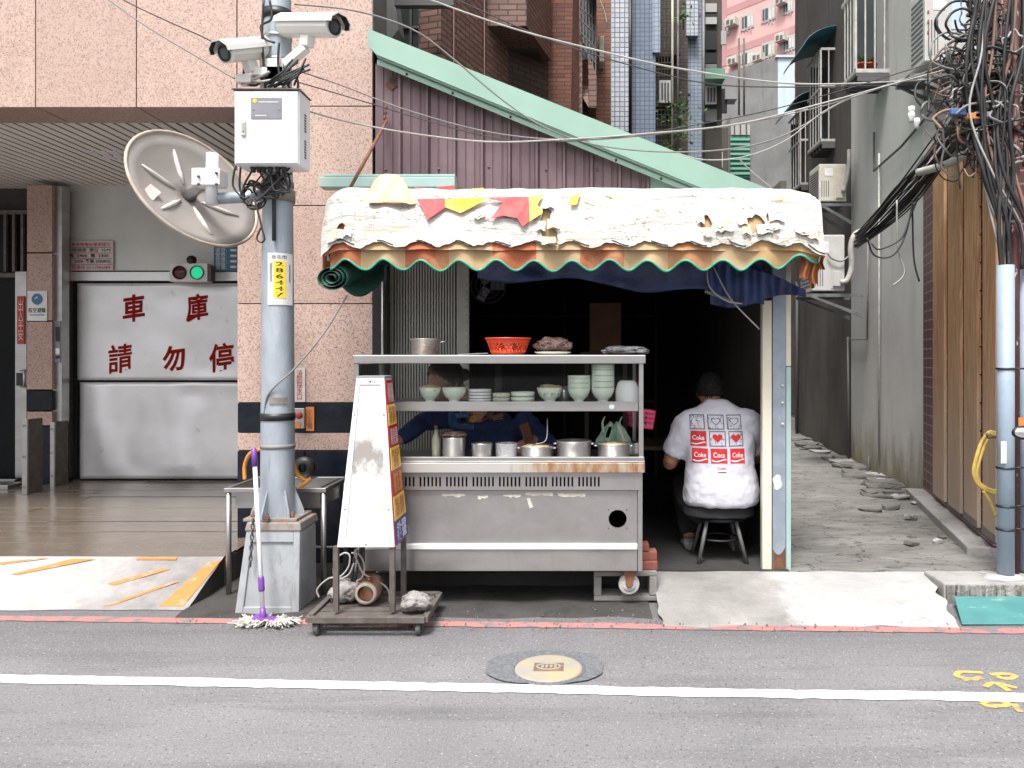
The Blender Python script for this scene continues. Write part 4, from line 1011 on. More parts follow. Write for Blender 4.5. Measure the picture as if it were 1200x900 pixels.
# yellow-orange hose looped behind the pole
oh = thing('orange_hose', P(320, 580, 4.95), 'orange rubber hose looped behind the pole over the steel sink', 'hose')
TUBE('hose_loop', m_hose_orange, oh, [P(287, 562, 4.93), P(287, 545, 4.93), P(294, 531, 4.9), P(309, 526, 4.86), P(330, 528, 4.86), P(342, 540, 4.9), P(349, 556, 4.93), P(358, 563, 4.93), P(364, 561, 4.93)], .013, 8, 6)
TUBE('hose_tail', m_hose_orange, oh, [P(364, 561, 4.93), P(356, 568, 4.9), P(345, 575, 4.9)], .013, 8, 5)
MB().lathe(P(356, 548, 5.3), [(.03, -.02), (.075, -.02), (.075, .02), (.03, .02)], 20, axis='Y').build('black_reel', m_black, oh)

# ---- mop leaning on the base
mo = thing('mop', P(307, 735, 4.36), 'purple and white mop leaning on the pole base with grey cotton strands', 'mop')
a, b = P(297.5, 525, 4.50), P(308.5, 726, 4.36)
def lerp(t): return a + (b - a) * t
TUBE('handle', m_mop_white, mo, [lerp(.1), lerp(.95)], .0125, 10)
TUBE('grip', m_purple, mo, [lerp(0), lerp(.005), lerp(.11)], [.010, .016, .016], 10)
TUBE('collar', m_purple, mo, [lerp(.755), lerp(.765), lerp(.83), lerp(.84)], [.015, .0175, .0175, .015], 10)
TUBE('neck', m_purple, mo, [lerp(.93), lerp(.97), lerp(1.01)], [.014, .018, .024], 10)
hp = lerp(1.0)
MB().obox(hp + Vector((.03, .0, -.0)), (.085, 0, -.012), (0, .03, 0), (.002, 0, .012)).build('head_clamp', m_purple, mo, bev=.006)
rnd = random.Random(5); mm = MB()
for k in range(330):
    u_ = rnd.uniform(-1, 1); p0 = hp + Vector((.03 + u_ * .085, rnd.uniform(-.028, .028), -.002))
    out = Vector((u_ * .10 + rnd.uniform(-.03, .03), rnd.uniform(-.10, .07), 0)) * rnd.uniform(.55, 1.05); e = p0 + out; e.z = rnd.uniform(.008, .04)
    md = p0 + out * .55; md.z = p0.z * .8 + rnd.uniform(-.01, .012)
    mm.tube([p0, md, e], [.0055, .006, .004], 5, sub=3)
mo2 = mm.build('strand_head', m_mop, mo); mo2['kind'] = 'stuff'

# ---- steel sink table behind the pole
sk = thing('sink_table', P(325, 700, 5.0), 'stainless steel sink table standing behind the pole base', 'sink table')
sx0, sx1, sy0, sy1, sz = WX(262, 4.86), WX(382, 4.86), 4.86, 5.36, WZ(572, 4.86)
mb = MB(); mb.box(sx0, sx1, sy0, sy0 + .035, sz - .03, sz).box(sx0, sx1, sy1 - .035, sy1, sz - .03, sz).box(sx0, sx0 + .03, sy0 + .035, sy1 - .035, sz - .03, sz).box(sx1 - .03, sx1, sy0 + .035, sy1 - .035, sz - .03, sz)
mb.build('rim', m_steel, sk, bev=.005)
mb = MB(); mb.box(sx0 + .06, sx1 - .06, sy0 + .05, sy0 + .056, sz - .13, sz - .004).box(sx0 + .06, sx1 - .06, sy1 - .06, sy1 - .054, sz - .13, sz - .004).box(sx0 + .055, sx0 + .06, sy0 + .05, sy1 - .054, sz - .13, sz - .004).box(sx1 - .06, sx1 - .055, sy0 + .05, sy1 - .054, sz - .13, sz - .004).box(sx0 + .055, sx1 - .055, sy0 + .05, sy1 - .054, sz - .136, sz - .13)
mb.build('basin', m_steel, sk)
for x in (sx0 + .022, sx1 - .022):
    for y in (sy0 + .022, sy1 - .022): TUBE('leg', m_steel, sk, [(x, y, .01), (x, y, sz - .03)], .017, 10)
TUBE('stretcher', m_steel, sk, [(sx0 + .022, sy1 - .022, .2), (sx1 - .022, sy1 - .022, .2)], .012, 8)

# rusty chain hanging from the base plate
for k in range(9):
    c = P(296.5 - .4 * k, 611 + k * 6.2, 4.50); d = Vector((1, 0, 0)) if k % 2 else Vector((0, 1, 0))
    MB().tube([c + d * .009 * math.cos(a * .785) + Vector((0, 0, .019 * math.sin(a * .785))) for a in range(9)], .004, 6).build('chain_link', m_iron, po)
# ================================================================== light-box menu sign on a trolley
def caster(parent, c, r, w, mw, mf, top):
    # swivel caster: fork and wheel, axis along x
    c = Vector(c); o = MB().lathe(c, [(r * .25, -w * .55), (r * .55, -w * .6), (r * .6, -w * .4), (r * .92, -w * .5), (r, -w * .35), (r, w * .35), (r * .92, w * .5), (r * .6, w * .4), (r * .55, w * .6), (r * .25, w * .55)], 20, axis='X').build('wheel', mw, parent)
    f = MB()
    for s_ in (-1, 1): f.obox(c + Vector((s_ * w * .8, 0, (top - c.z) / 2)), (.002, 0, 0), (0, r * .35, 0), (0, 0, (top - c.z) / 2))
    f.obox((c.x, c.y, top - .004), (w * .9, 0, 0), (0, r * .6, 0), (0, 0, .004)); f.build('fork', mf, parent)
SY0 = 4.22; TZ = .115
sg = thing('menu_sign', (-1.15, 4.45, 0), 'tapered white light-box menu sign with red and yellow side on a trolley', 'menu sign')
bx0, bx1, bz0 = WX(395.5, SY0), WX(462.5, SY0), WZ(641, SY0)
tx0, tx1, tz1 = WX(418, 4.36), WX(450.5, 4.36), WZ(443, 4.36)
by0, by1, ty0, ty1 = SY0, 4.54, 4.36, 4.52
def tap(u, v, w):
    # u 0..1 across, v up, w depth
    lo = Vector((bx0 + (bx1 - bx0) * u, by0 + (by1 - by0) * w, bz0)); hi = Vector((tx0 + (tx1 - tx0) * u, ty0 + (ty1 - ty0) * w, tz1)); return lo + (hi - lo) * v
def sl(name, mm, pts, nrm, th, par, bev=0): return MB().prism([tap(*p) for p in pts], Vector(nrm) * th).build(name, mm, par, bev)
MB().add([tap(u, v, w) for v in (0, 1) for w in (0, 1) for u in (0, 1)], [(0, 1, 3, 2), (4, 6, 7, 5), (0, 4, 5, 1), (1, 5, 7, 3), (3, 7, 6, 2), (2, 6, 4, 0)]).build('light_box', m_sign_white, sg)
for p in ([(0, 0, 0), (.13, 0, 0), (.13, 1, 0), (0, 1, 0)], [(.87, 0, 0), (1, 0, 0), (1, 1, 0), (.87, 1, 0)]): sl('edge_strip', m_white_paint, p, (0, -1, 0), .006, sg, .002)
sl('bottom_strip', m_white_paint, [(.13, 0, 0), (.87, 0, 0), (.87, .04, 0), (.13, .04, 0)], (0, -1, 0), .005, sg, .002)
sl('top_strip', m_white_paint, [(.13, .96, 0), (.87, .96, 0), (.87, 1, 0), (.13, 1, 0)], (0, -1, 0), .005, sg, .002)
for u, v in ((.07, .22), (.93, .22), (.07, .78), (.93, .78), (.5, .98), (.5, .018)):
    MB().lathe(tap(u, v, 0) + Vector((0, -.006, 0)), [(.001, -.006), (.006, -.004), (.006, 0)], 8, axis='Y').build('screw', m_iron if v > .9 else m_steel, sg)
MB().box(tx0 - .002, tx1 + .002, ty0 - .002, ty1 + .002, tz1, tz1 + .012).build('cap', m_plate_grey, sg, bev=.003)
# coloured menu side (+x face)
mn = sl('menu_side', m_sign_red, [(1, .0, .03), (1, .0, .97), (1, .98, .97), (1, .98, .03)], (1, 0, 0), .004, sg)
bands = [(.01, .155, m_sign_blue, 'm5', m_ink_white), (.155, .32, m_sign_yel, 'm3', m_sign_red), (.32, .48, m_sign_red, 'm2', m_sign_yel), (.48, .635, m_sign_yel, 'm3', m_sign_red), (.635, .735, m_sign_red, 'm4', m_sign_yel), (.735, .97, m_sign_red, 'm1', m_ink_white)]
bands = [(.005, .14, m_sign_blue, 'm5', m_ink_white), (.14, .285, m_sign_yel, 'm3', m_sign_red), (.285, .435, m_sign_red, 'm2', m_sign_yel), (.435, .575, m_sign_yel, 'm4', m_sign_red), (.575, .705, m_sign_red, 'm2', m_ink_white), (.705, .835, m_sign_yel, 'm3', m_sign_red), (.835, .985, m_sign_red, 'm1', m_ink_white)]
for v0, v1, mm, key, ink in bands:
    b = MB().prism([tap(1, v0 + .004, .05) + Vector((.005, 0, 0)), tap(1, v0 + .004, .95) + Vector((.005, 0, 0)), tap(1, v1, .95) + Vector((.005, 0, 0)), tap(1, v1, .05) + Vector((.005, 0, 0))], (.002, 0, 0)).build('menu_band', mm, mn)
    c = tap(1, (v0 + v1) / 2, .5) + Vector((.0078, 0, 0)); upv = (tap(1, v1, .5) - tap(1, v0, .5)); wv = tap(1, (v0 + v1) / 2, .9) - tap(1, (v0 + v1) / 2, .1)
    TXT(key, c, wv.length * .9, upv.length * .8, wv.normalized(), upv.normalized()).build('lettering', ink, mn)
# legs and trolley
for px, Yl, top in ((394, SY0 + .02, bz0), (460, SY0 + .02, bz0)): MB().bar((WX(px, Yl) - .0, Yl, TZ), (WX(px, Yl), Yl, top), .028, .028).build('leg', m_iron, sg)
for x in (bx0 + .05, bx1 - .02): MB().bar((x, by1 - .02, TZ), (x, by1 - .02, bz0), .028, .028).build('leg', m_iron, sg)
fx0, fx1, fy0, fy1 = WX(361, 4.16), WX(498, 4.16), 4.16, 4.60
for a, b in (((fx0, fy0), (fx1, fy0)), ((fx0, fy1), (fx1, fy1)), ((fx0, fy0), (fx0, fy1)), ((fx1, fy0), (fx1, fy1)), ((fx0, 4.5), (fx1, 4.5))):
    MB().bar((a[0], a[1], TZ - .02), (b[0], b[1], TZ - .02), .032, .035).build('frame_rail', m_iron, sg, bev=.003)
tray = MB()
for k in range(4): tray.box(fx0 + .02, fx1 - .02, fy0 + .05 + k * .085, fy0 + .12 + k * .085, TZ - .03, TZ - .018)
tray.build('tray_plate', m_iron, sg)
for x in (fx0 + .04, fx1 - .04):
    for y in (fy0 + .03, fy1 - .04): caster(sg, (x, y, .038), .036, .026, m_rubber, m_iron, TZ - .036)
# things lying on the trolley
def crumple(c, sx, sy, sz_, seed, n=5):
    m = MB(); bm = bmesh.new(); bmesh.ops.create_icosphere(bm, subdivisions=4, radius=1)
    vs = []
    for v in bm.verts:
        d = v.co.copy(); q = 1 + .28 * mnoise.noise(d * 1.6 + Vector((seed, 0, 0))) + .16 * mnoise.noise(d * 4 + Vector((0, seed, 0))) + .08 * mnoise.noise(d * 9)
        vs.append(Vector((c[0] + d.x * sx * q, c[1] + d.y * sy * q, c[2] + max(-.92, d.z * q) * sz_)))
    m.add(vs, [tuple(v.index for v in f.verts) for f in bm.faces], True); bm.free(); return m
def rest_on(m, z):
    lo = min(v.z for v in m.v)
    for v in m.v: v.z += z - lo
    return m
tag(rest_on(crumple((WX(486, 4.25), 4.27, .15), .085, .07, .05, 1.3), TZ - .003).build('rag', m_rag_grey), 'crumpled grey rag at the corner of the sign trolley', 'rag')
tag(rest_on(crumple((WX(402, 4.42), 4.47, .16), .085, .10, .06, 4.1), TZ - .017).build('rag', m_rag_grey), 'lumpy grey rag heap between the sign legs', 'rag')
jr = thing('jar', (WX(434, 4.46), 4.46, TZ - .017), 'rust brown glass jar tipped on its side under the menu sign', 'jar')
m_amber = mat('amber_glass', (.16, .05, .02), .15, c2=(.3, .2, .14), ns=9)
MB().lathe((WX(434, 4.46), 4.46, TZ + .058), [(.001, -.08), (.05, -.08), (.07, -.06), (.07, .06), (.05, .08), (.001, .08)], 20, axis='Y').build('body', m_amber, jr)
MB().lathe((WX(434, 4.46), 4.46, TZ + .058), [(.046, -.105), (.060, -.105), (.066, -.08), (.046, -.08)], 20, axis='Y').build('rim', m_mirror_rim, jr)
wc = thing('power_cable', (-1.2, 4.5, .12), 'looped white power cable hanging under the menu sign', 'cable')
for pts in ([(374, 700), (372, 690), (385, 678), (398, 676), (408, 665), (410, 652), (404, 648), (394, 655), (391, 668), (394, 678), (408, 674), (415, 660)],
            [(420, 642), (416, 648), (420, 660), (426, 672), (440, 680), (454, 690), (456, 706), (450, 716)], [(412, 648), (421, 650), (427, 662), (425, 676), (418, 682), (430, 688), (428, 700)]):
    TUBE('cable', m_cable_white, wc, [P(*p, 4.46) for p in pts], .0055, 6, 6)
for pts in ([(417, 640), (414, 665), (411, 690)], [(424, 640), (418, 670), (413, 695)]): TUBE('cable', m_cable, wc, [P(*p, 4.5) for p in pts], .009, 6, 5)

# ================================================================== food cart
FY = 4.62; FB = 5.22
ca = thing('food_cart', (-.45, 4.9, 0), 'stainless steel noodle stall cart with glass display case', 'food cart')
cx0, cx1 = WX(415, FY), WX(753, FY)
zt, zc, zv, zp, zl, zbm = WZ(416, FY), WZ(541, FY), WZ(553.5, FY), WZ(574.5, FY), WZ(642, FY), WZ(670, FY)
# lower body (hollow behind the port hole)
pm = WX(724, FY); pz = WZ(609, FY); pr = .055
seg = 32; vs = []; fs = []
xa_, xb_, za_, zb_ = cx0 + .02, cx1 - .03, zl + .004, zp - .006
ring = [(pm + pr * math.cos(2 * math.pi * k / seg), pz + pr * math.sin(2 * math.pi * k / seg)) for k in range(seg)]
sq = []
hs = .10
for k in range(seg):
    a = 2 * math.pi * k / seg; d = max(abs(math.cos(a)), abs(math.sin(a))); sq.append((pm + hs * math.cos(a) / d, pz + hs * math.sin(a) / d))
Yp = FY + .02
pn = MB()
pn.add([(x, Yp, z) for x, z in ring + sq], [(k, (k + 1) % seg, (k + 1) % seg + seg, k + seg) for k in range(seg)])
pn.add([(x, Yp + .02, z) for x, z in ring] + [(x, Yp, z) for x, z in ring], [(k, (k + 1) % seg, (k + 1) % seg + seg, k + seg) for k in range(seg)])
for a_, b_, c_, d_ in ((xa_, pm - hs, za_, zb_), (pm + hs, xb_, za_, zb_), (pm - hs, pm + hs, za_, pz - hs), (pm - hs, pm + hs, pz + hs, zb_)): pn.quad((a_, Yp, c_), (b_, Yp, c_), (b_, Yp, d_), (a_, Yp, d_))
fp = pn.build('front_panel', m_steel_panel, ca)
for dx, dz in ((-1, -1), (1, -1), (-1, 1), (1, 1)): MB().lathe((pm + dx * .055, Yp, pz + dz * .055), [(.001, -.003), (.005, 0)], 8, axis='Y').build('rivet', m_iron, fp)
BOX('side_panel', m_steel_panel, ca, cx0, cx0 + .018, FY + .0, FB, zbm, zc - .02, .002)
BOX('side_panel', m_steel_panel, ca, cx1 - .028, cx1 - .0, FY + .004, FB, zbm, zc - .02, .002)
BOX('inner_back', m_dark, ca, cx0 + .02, cx1 - .03, FB - .03, FB - .01, zbm, zc - .02)
BOX('inner_shelf', m_dark, ca, cx0 + .02, cx1 - .03, FY + .03, FB - .03, zbm + .01, zbm + .02)
BOX('lower_panel', m_steel_panel, ca, cx0 + .02, cx1 - .03, FY + .012, FY + .03, zbm, zl - .014, .003)
BOX('highlight_ridge', m_white_paint, ca, cx0 + .02, cx1 - .03, FY + .0, FY + .03, zl - .012, zl + .022, .005)  # white colour paints the bright highlight along this ridge
# vent band with real slots
vb = MB(); xs_ = cx0 + .004
slots = []
for k in range(9):
    s0 = WX(455 + k * 31 + 6.5 - 31, FY)
    for j in range(6): slots.append((s0 + j * .0235 - .004, s0 + j * .0235 + .007))
slots.sort(); zA, zB = zp + .022, zv - .028
x = cx0 + .003
for a_, b_ in slots:
    if a_ <= x: continue
    vb.box(x, a_, FY, FY + .006, zA, zB); x = b_
vb.box(x, cx1 - .002, FY, FY + .006, zA, zB)
vb.box(cx0 + .003, cx1 - .002, FY, FY + .006, zp, zA).box(cx0 + .003, cx1 - .002, FY, FY + .006, zB, zv)
vb.build('vent_band', m_steel_panel, ca)
BOX('vent_back', m_dark, ca, cx0 + .02, cx1 - .03, FY + .05, FY + .06, zp, zv)
BOX('counter_edge', m_rust_steel, ca, cx0 - .004, cx1 + .012, FY - .02, FY - .002, zv, zc - .006, .003)
BOX('counter_top', m_steel, ca, cx0 - .004, cx1 + .012, FY - .016, FB, zc - .006, zc + .006, .003)
BOX('counter_lip', m_steel, ca, cx0, cx1 + .01, FY - .012, FY + .01, zc + .007, zc + .030, .003)
# display case
for x in (cx0, cx1 - .022):
    for y in (FY, FB - .03): BOX('post', m_steel, ca, x, x + .028, y, y + .03, zc + .006, zt - .05, .003)
BOX('roof_slab', m_steel, ca, cx0 - .004, cx1 + .018, FY - .015, FB + .02, zt - .052, zt, .005)
sz1, sz0 = WZ(471.5, FY), WZ(481.5, FY)
BOX('shelf', m_steel, ca, cx0 + .03, cx1 - .024, FY + .03, FY + .36, sz0, sz1, .003)
BOX('shelf_edge', m_steel, ca, cx0 + .03, cx1 - .024, FY + .008, FY + .029, sz0 - .003, sz1 + .004, .003)
for x in (cx0 + .013, cx1 - .010): BOX('glass_pane', m_glass, ca, x, x + .004, FY + .034, FB - .034, zc + .01, zt - .055)
gx = (cx0 + cx1) / 2
for a_, b_, yy_ in ((cx0 + .03, gx + .02, FY + .002), (gx - .02, cx1 - .026, FY - .0045)):
    BOX('glass_pane', m_glass, ca, a_, b_, yy_, yy_ + .004, sz1 + .008, zt - .056)
m_sticker = mat('round_sticker', (.45, .48, .55), .5)
MB().lathe((WX(717, FY), FY + .007, (sz0 + sz1) / 2), [(.001, 0), (.016, 0)], 16, axis='Y').build('sticker', m_sticker, ca)
# torn tape residue on the front panel
m_tape = mat('tape_residue', (.58, .54, .47), .7, c2=(.42, .38, .33), ns=20)
for px0, px1, py in ((518, 545, 580), (590, 610, 580.5), (616, 648, 578.5), (654, 686, 579.5), (560, 572, 582)):
    q = MB(); n = 7; up_ = [(px0 + (px1 - px0) * i / n, py - 1.2 + random.uniform(-.6, .6)) for i in range(n + 1)]; dn = [(px0 + (px1 - px0) * i / n, py + 2.2 + random.uniform(-1.3, 1.3)) for i in range(n + 1)]
    q.add([P(a, b, Yp - .001) for a, b in up_ + dn], [(i, i + 1, n + 2 + i, n + 1 + i) for i in range(n)]).build('tape_scrap', m_tape, ca)
MB().prism([P(617, 584, Yp - .002), P(621, 584, Yp - .002), P(625, 594, Yp - .002), P(621, 596, Yp - .002)], (0, .001, 0)).build('tape_scrap', m_tape, ca)
# wheels
for x, y, mm in ((WX(737, FY + .07), FY + .07, m_white_rubber), (cx0 + .08, FY + .07, m_rubber), (cx0 + .08, FB - .1, m_rubber), (WX(737, FY + .07), FB - .1, m_rubber)): 
    w = MB().lathe((x, y, .135 if mm is m_white_rubber else .105), [(.02, -.016), (.042, -.018), (.044, -.012), (.058, -.018), (.064, -.012), (.064, .012), (.058, .018), (.044, .012), (.042, .018), (.02, .016)], 24, axis='Y').build('wheel', mm, ca)
    zc_ = .135 if mm is m_white_rubber else .105
    MB().lathe((x, y, zc_), [(.001, -.03), (.018, -.03), (.018, .03), (.001, .03)], 12, axis='Y').build('axle', m_iron, w)
    MB().prism([(x - .035, y - .032, zbm), (x + .045, y - .032, zbm), (x + .012, y - .032, zc_ - .012), (x - .012, y - .032, zc_ - .012)], (0, .005, 0)).build('fork', m_rust, ca)
    MB().box(x - .04, x + .05, y - .034, y + .034, zbm - .008, zbm).build('caster_plate', m_rust, ca)
# cinder block and bricks propping the cart
bl = MB(); bxa, bxb, bya, byb, bza, bzb = WX(696, 4.74), WX(770, 4.74), 4.74, 4.90, .012, .195
bl.box(bxa, bxb, bya, byb, bzb - .03, bzb).box(bxa, bxb, bya, byb, bza, bza + .032)
for t in (0, .44, .88): bl.box(bxa + (bxb - bxa) * t, bxa + (bxb - bxa) * t + (bxb - bxa) * .12, bya, byb, bza + .032, bzb - .03)
tag(bl.build('cinder_block', m_block, bev=.006), 'grey hollow concrete block propping the cart beside its white wheel', 'concrete block')
z = bzb
for k, (pa, pb, dy, lab) in enumerate(((748, 771, 0, 'red brick lying directly on the grey concrete block'), (747, 770.5, .01, 'red brick in the middle of the stack on the concrete block'), (748, 761, .005, 'topmost broken red brick under the cart corner'))):
    h_ = .056 if k < 2 else .045
    tag(BOX('brick', m_brick_red, None, WX(pa, 4.76), WX(pb, 4.76), 4.77 + dy, 4.87 + dy, z + .0005, z + h_, .006), lab, 'brick', 'bricks stacked on the concrete block'); z += h_ + .001

# ================================================================== crockery and pots
def T(name, label, cat, px, py, Y, group=None): return thing(name, P(px, py, Y), label, cat, group)
def bowl_prof(r, h, foot=.45): return [(r * foot, 0), (r * foot, h * .12), (r * foot * 1.02, h * .14), (r * .78, h * .38), (r * .93, h * .68), (r, h), (r * .975, h * 1.0), (r * .90, h * .7), (r * .74, h * .42), (r * .3, h * .22), (.001, h * .2)]
YS = FY + .10
def k_(v): return v * YS / FOC
for px, w, lab, food in ((504, 25.5, 'pale green bowl of noodles at the end of the glass case shelf', True), (532.5, 29, 'empty pale green bowl beside the bowl of noodles on the shelf', False), (644, 30, 'pale green patterned bowl heaped with toppings on the shelf', True)):
    b = T('bowl', lab, 'bowl', px, 472, YS, 'bowls on the glass case shelf'); b.location.z = sz1; b['_o'] = (WX(px, YS), YS, sz1)
    r, h = k_(w / 2), k_(16.5)
    MB().lathe((WX(px, YS), YS, sz1), bowl_prof(r, h), 28).build('shell', m_ceramic, b)
    if food:
        m_ = crumple((WX(px, YS), YS, sz1 + h * .86), r * .86, r * .86, h * .35, px, 4); m_.build('food', m_food, b)
    if px > 600:
        for q in range(7):
            a = -2.6 + q * .32; rr_ = r * .90
            MB().obox((WX(px, YS) + rr_ * math.cos(a) * .98, YS + rr_ * math.sin(a) * .98, sz1 + h * (.55 + .12 * (q % 2))), (-.008 * math.sin(a), .008 * math.cos(a), .003), (.001 * math.cos(a), .001 * math.sin(a), 0), (0, 0, .006)).build('glaze_mark', m_glaze, b)
def stack(px, pw, py_top, n, lab, mm, inv=False, hh=16.5):
    total = WZ(py_top, YS) - sz1; h = k_(hh); step = (total - h) / max(1, n - 1); r = k_(pw / 2)
    for i in range(n):
        o = MB().lathe((WX(px, YS), YS, sz1 + i * step + .0005), bowl_prof(r, h) if not inv else [(r, 0), (r * .995, .003), (r * .93, h * .4), (r * .80, h * .8), (r * .62, h), (.001, h)], 28).build('bowl', mm)
        where = 'bottom' if i == 0 else 'topmost' if i == n - 1 else None
        tag(o, lab.replace('in a', where + ' of a') if where else lab, 'bowl', 'stacked bowls on the glass case shelf')
        if mm is m_ceramic and not inv and i % 2 == 1:
            for q in range(5):
                a = -2.3 + q * .38
                MB().obox((WX(px, YS) + r * .962 * math.cos(a), YS + r * .962 * math.sin(a), sz1 + i * step + h * .82), (-.012 * math.sin(a), .012 * math.cos(a), 0), (.002 * math.cos(a), .002 * math.sin(a), 0), (0, 0, .0022)).build('glaze_mark', m_glaze, o)
stack(678.5, 27, 440, 6, 'pale green bowl in a short stack of bowls inside the case', m_ceramic)
stack(706.5, 27.5, 427, 9, 'pale green bowl in a tall stack of bowls inside the case', m_ceramic)
stack(735, 28, 446, 7, 'white plastic bowl upside down in a stack at the case corner', m_ceramic_w, True, 14)
def plates(px, w, n, hpx, lab, mm):
    h = k_(hpx) / n; r = k_(w / 2)
    for i in range(n):
        o = MB().lathe((WX(px, YS), YS, sz1 + i * h + .0005), [(r * .8, 0), (r * .98, h * .2), (r, h * .95), (r * .96, h * .95), (r * .9, h * .45), (.001, h * .4)], 26).build('saucer', mm)
        tag(o, lab, 'saucer', 'saucers on the glass case shelf: ' + lab[:24])
plates(562.5, 27, 4, 14.5, 'white saucer in the pile next to the empty bowl', m_ceramic_w)
plates(587.5, 21, 2, 10, 'small cream saucer in the lowest pile on the shelf', m_ceramic_cream)
plates(612.5, 28, 2, 11.5, 'wide pale green saucer in a pile beside the toppings bowl', m_ceramic)
tag(MB().lathe((WX(661, YS + .1), YS + .1, sz1), [(.001, 0), (k_(6), 0), (k_(6), k_(17)), (k_(5.5), k_(17)), (k_(5.4), .004)], 18).build('cup', m_alu), 'small metal cup behind the short bowl stack', 'cup')
# pots on the counter
YC = FY + .15; zt0 = zc + .0065
def kc(v): return v * YC / FOC
def pot(px, w, py_top, lab, mm, rim=True, handles=False, lid=None, Y=YC, flare=1.0):
    p = thing('pot', (WX(px, Y), Y, zt0), lab, 'pot', 'pots on the counter'); r = w / 2 * Y / FOC; h = WZ(py_top, Y) - zt0
    MB().lathe((WX(px, Y), Y, zt0), [(.001, .001), (r * .92, .001), (r * .97, .008), (r * flare, h - .006), (r * 1.05, h - .003), (r * 1.05, h), (r * .96, h), (r * .93, .012), (.001, .01)], 32).build('body', mm, p)
    if handles:
        for s_ in (-1, 1): TUBE('handle', mm, p, [(WX(px, Y) + s_ * r, Y - .02, zt0 + h * .82), (WX(px, Y) + s_ * (r + .018), Y - .02, zt0 + h * .84), (WX(px, Y) + s_ * (r + .018), Y + .02, zt0 + h * .84), (WX(px, Y) + s_ * r, Y + .02, zt0 + h * .82)], .004, 6, 4)
    if lid is not None:
        crumple((WX(px, Y), Y, zt0 + h - .012), r * .88, r * .88, .018, px).build('contents', lid, p)
    return p, r, h
pt, r, h = pot(532, 27, 512, 'steel soup pot covered with a brown rag on the counter', m_alu)
rg = rest_on(crumple((WX(531, YC), YC, zt0 + h), r * 1.12, r * 1.1, .022, 2.2), zt0 + h - .004).build('rag', m_rag); tag(rg, 'brown rag laid over the steel soup pot', 'rag')
pot(565, 24, 519, 'narrow plain aluminium pot beside the rag-covered pot', m_alu, flare=1.04)
pt, r, h = pot(593.5, 26, 519, 'pot wrapped in crumpled foil on the counter', m_foil)
pot(629, 38, 522, 'low aluminium pot with a ladle in it on the counter', m_alu, handles=True, lid=m_food)
pot(672.5, 40, 516, 'largest plain aluminium pot on the counter', m_alu, handles=True)
pot(719, 38, 519, 'aluminium pot of brown food below the green plastic bag', m_alu, handles=True, lid=m_food)
pot(738, 24, 518, 'aluminium pot half hidden at the counter corner', m_alu, Y=YC + .16)
ld = thing('ladle', (WX(620, YC), YC, zt0 + .05), 'steel ladle resting across the low aluminium pot', 'ladle')
MB().lathe((WX(622, YC), YC - .02, zt0 + .085), [(.001, -.02), (.02, -.016), (.032, .0), (.030, .001), (.018, -.012), (.001, -.016)], 16).build('cup', m_alu, ld)
TUBE('handle', m_alu, ld, [(WX(622, YC) + .03, YC - .02, zt0 + .086), (WX(640, YC), YC, zt0 + .11), (WX(641, YC), YC + .05, zt0 + .24)], .004, 6, 5)
bt = thing('bottle', (WX(511, YC), YC, zt0), 'pale glass sauce bottle beside the rag-covered pot', 'bottle')
m_bottle = mat('sauce_glass', (.30, .31, .24), .15, c2=(.22, .22, .16), ns=5); m_cap = mat('brown_cap', (.09, .05, .035), .5)
rb = kc(5); MB().lathe((WX(511, YC), YC, zt0), [(.001, 0), (rb, 0), (rb, kc(22)), (rb * .6, kc(27)), (rb * .45, kc(33)), (.001, kc(33))], 18).build('body', m_bottle, bt)
MB().lathe((WX(511, YC), YC, zt0 + kc(33) + .0005), [(.001, kc(5)), (rb * .42, kc(5)), (rb * .5, 0), (.001, 0)], 14).build('cap', m_cap, bt)
# things on top of the case
pp = thing('pot', (WX(498.5, YC), YC, zt), 'scorched steel pot standing on top of the glass case', 'pot')
r = kc(16.5); MB().lathe((WX(498.5, YC), YC, zt), [(.001, .001), (r * .93, .001), (r * .97, .006), (r, kc(17)), (r * 1.08, kc(18)), (r * 1.08, kc(19)), (r * .95, kc(18.5)), (r * .9, .01), (.001, .008)], 32).build('body', m_pot_burnt, pp)
TUBE('handle', m_pot_burnt, pp, [(WX(498.5, YC) + r, YC, zt + kc(15)), (WX(498.5, YC) + r + .03, YC, zt + kc(16)), (WX(498.5, YC) + r + .03, YC + .05, zt + kc(16)), (WX(498.5, YC) + r * .7, YC + r * .75, zt + kc(15))], .004, 6, 4)
# red colander with real slots
rc = thing('colander', (WX(595.5, YC), YC, zt), 'orange-red plastic colander on top of the glass case', 'colander')
r0, r1, hC = kc(19), kc(26), kc(19.5); cv = MB(); sg_ = 60
prof = [(r0, .004), (r0 + (r1 - r0) * .22, hC * .2), (r0 + (r1 - r0) * .4, hC * .4), (r0 + (r1 - r0) * .58, hC * .58), (r0 + (r1 - r0) * .76, hC * .76), (r1, hC)]
c0 = Vector((WX(595.5, YC), YC, zt)); vs = [c0 + Vector((rr_ * math.cos(2 * math.pi * k / sg_), rr_ * math.sin(2 * math.pi * k / sg_), hh)) for rr_, hh in prof for k in range(sg_)]
cv.add(vs, [(i * sg_ + k, i * sg_ + (k + 1) % sg_, (i + 1) * sg_ + (k + 1) % sg_, (i + 1) * sg_ + k) for i in range(5) for k in range(sg_) if not (1 <= i <= 3 and (k + i) % 2)], True)
cv.lathe(c0, [(.001, .004), (r0, .004)], 30)
cv.build('basket', m_red_plastic, rc, solid=.003)
MB().lathe(c0, [(r1 - .002, hC - .006), (r1 + .006, hC - .004), (r1 + .006, hC + .003), (r1 - .002, hC + .003)], 40).build('rim', m_red_plastic, rc)
tg = thing('tongs', (WX(555, YC), YC, zt), 'steel tongs lying on the glass case roof', 'tongs')
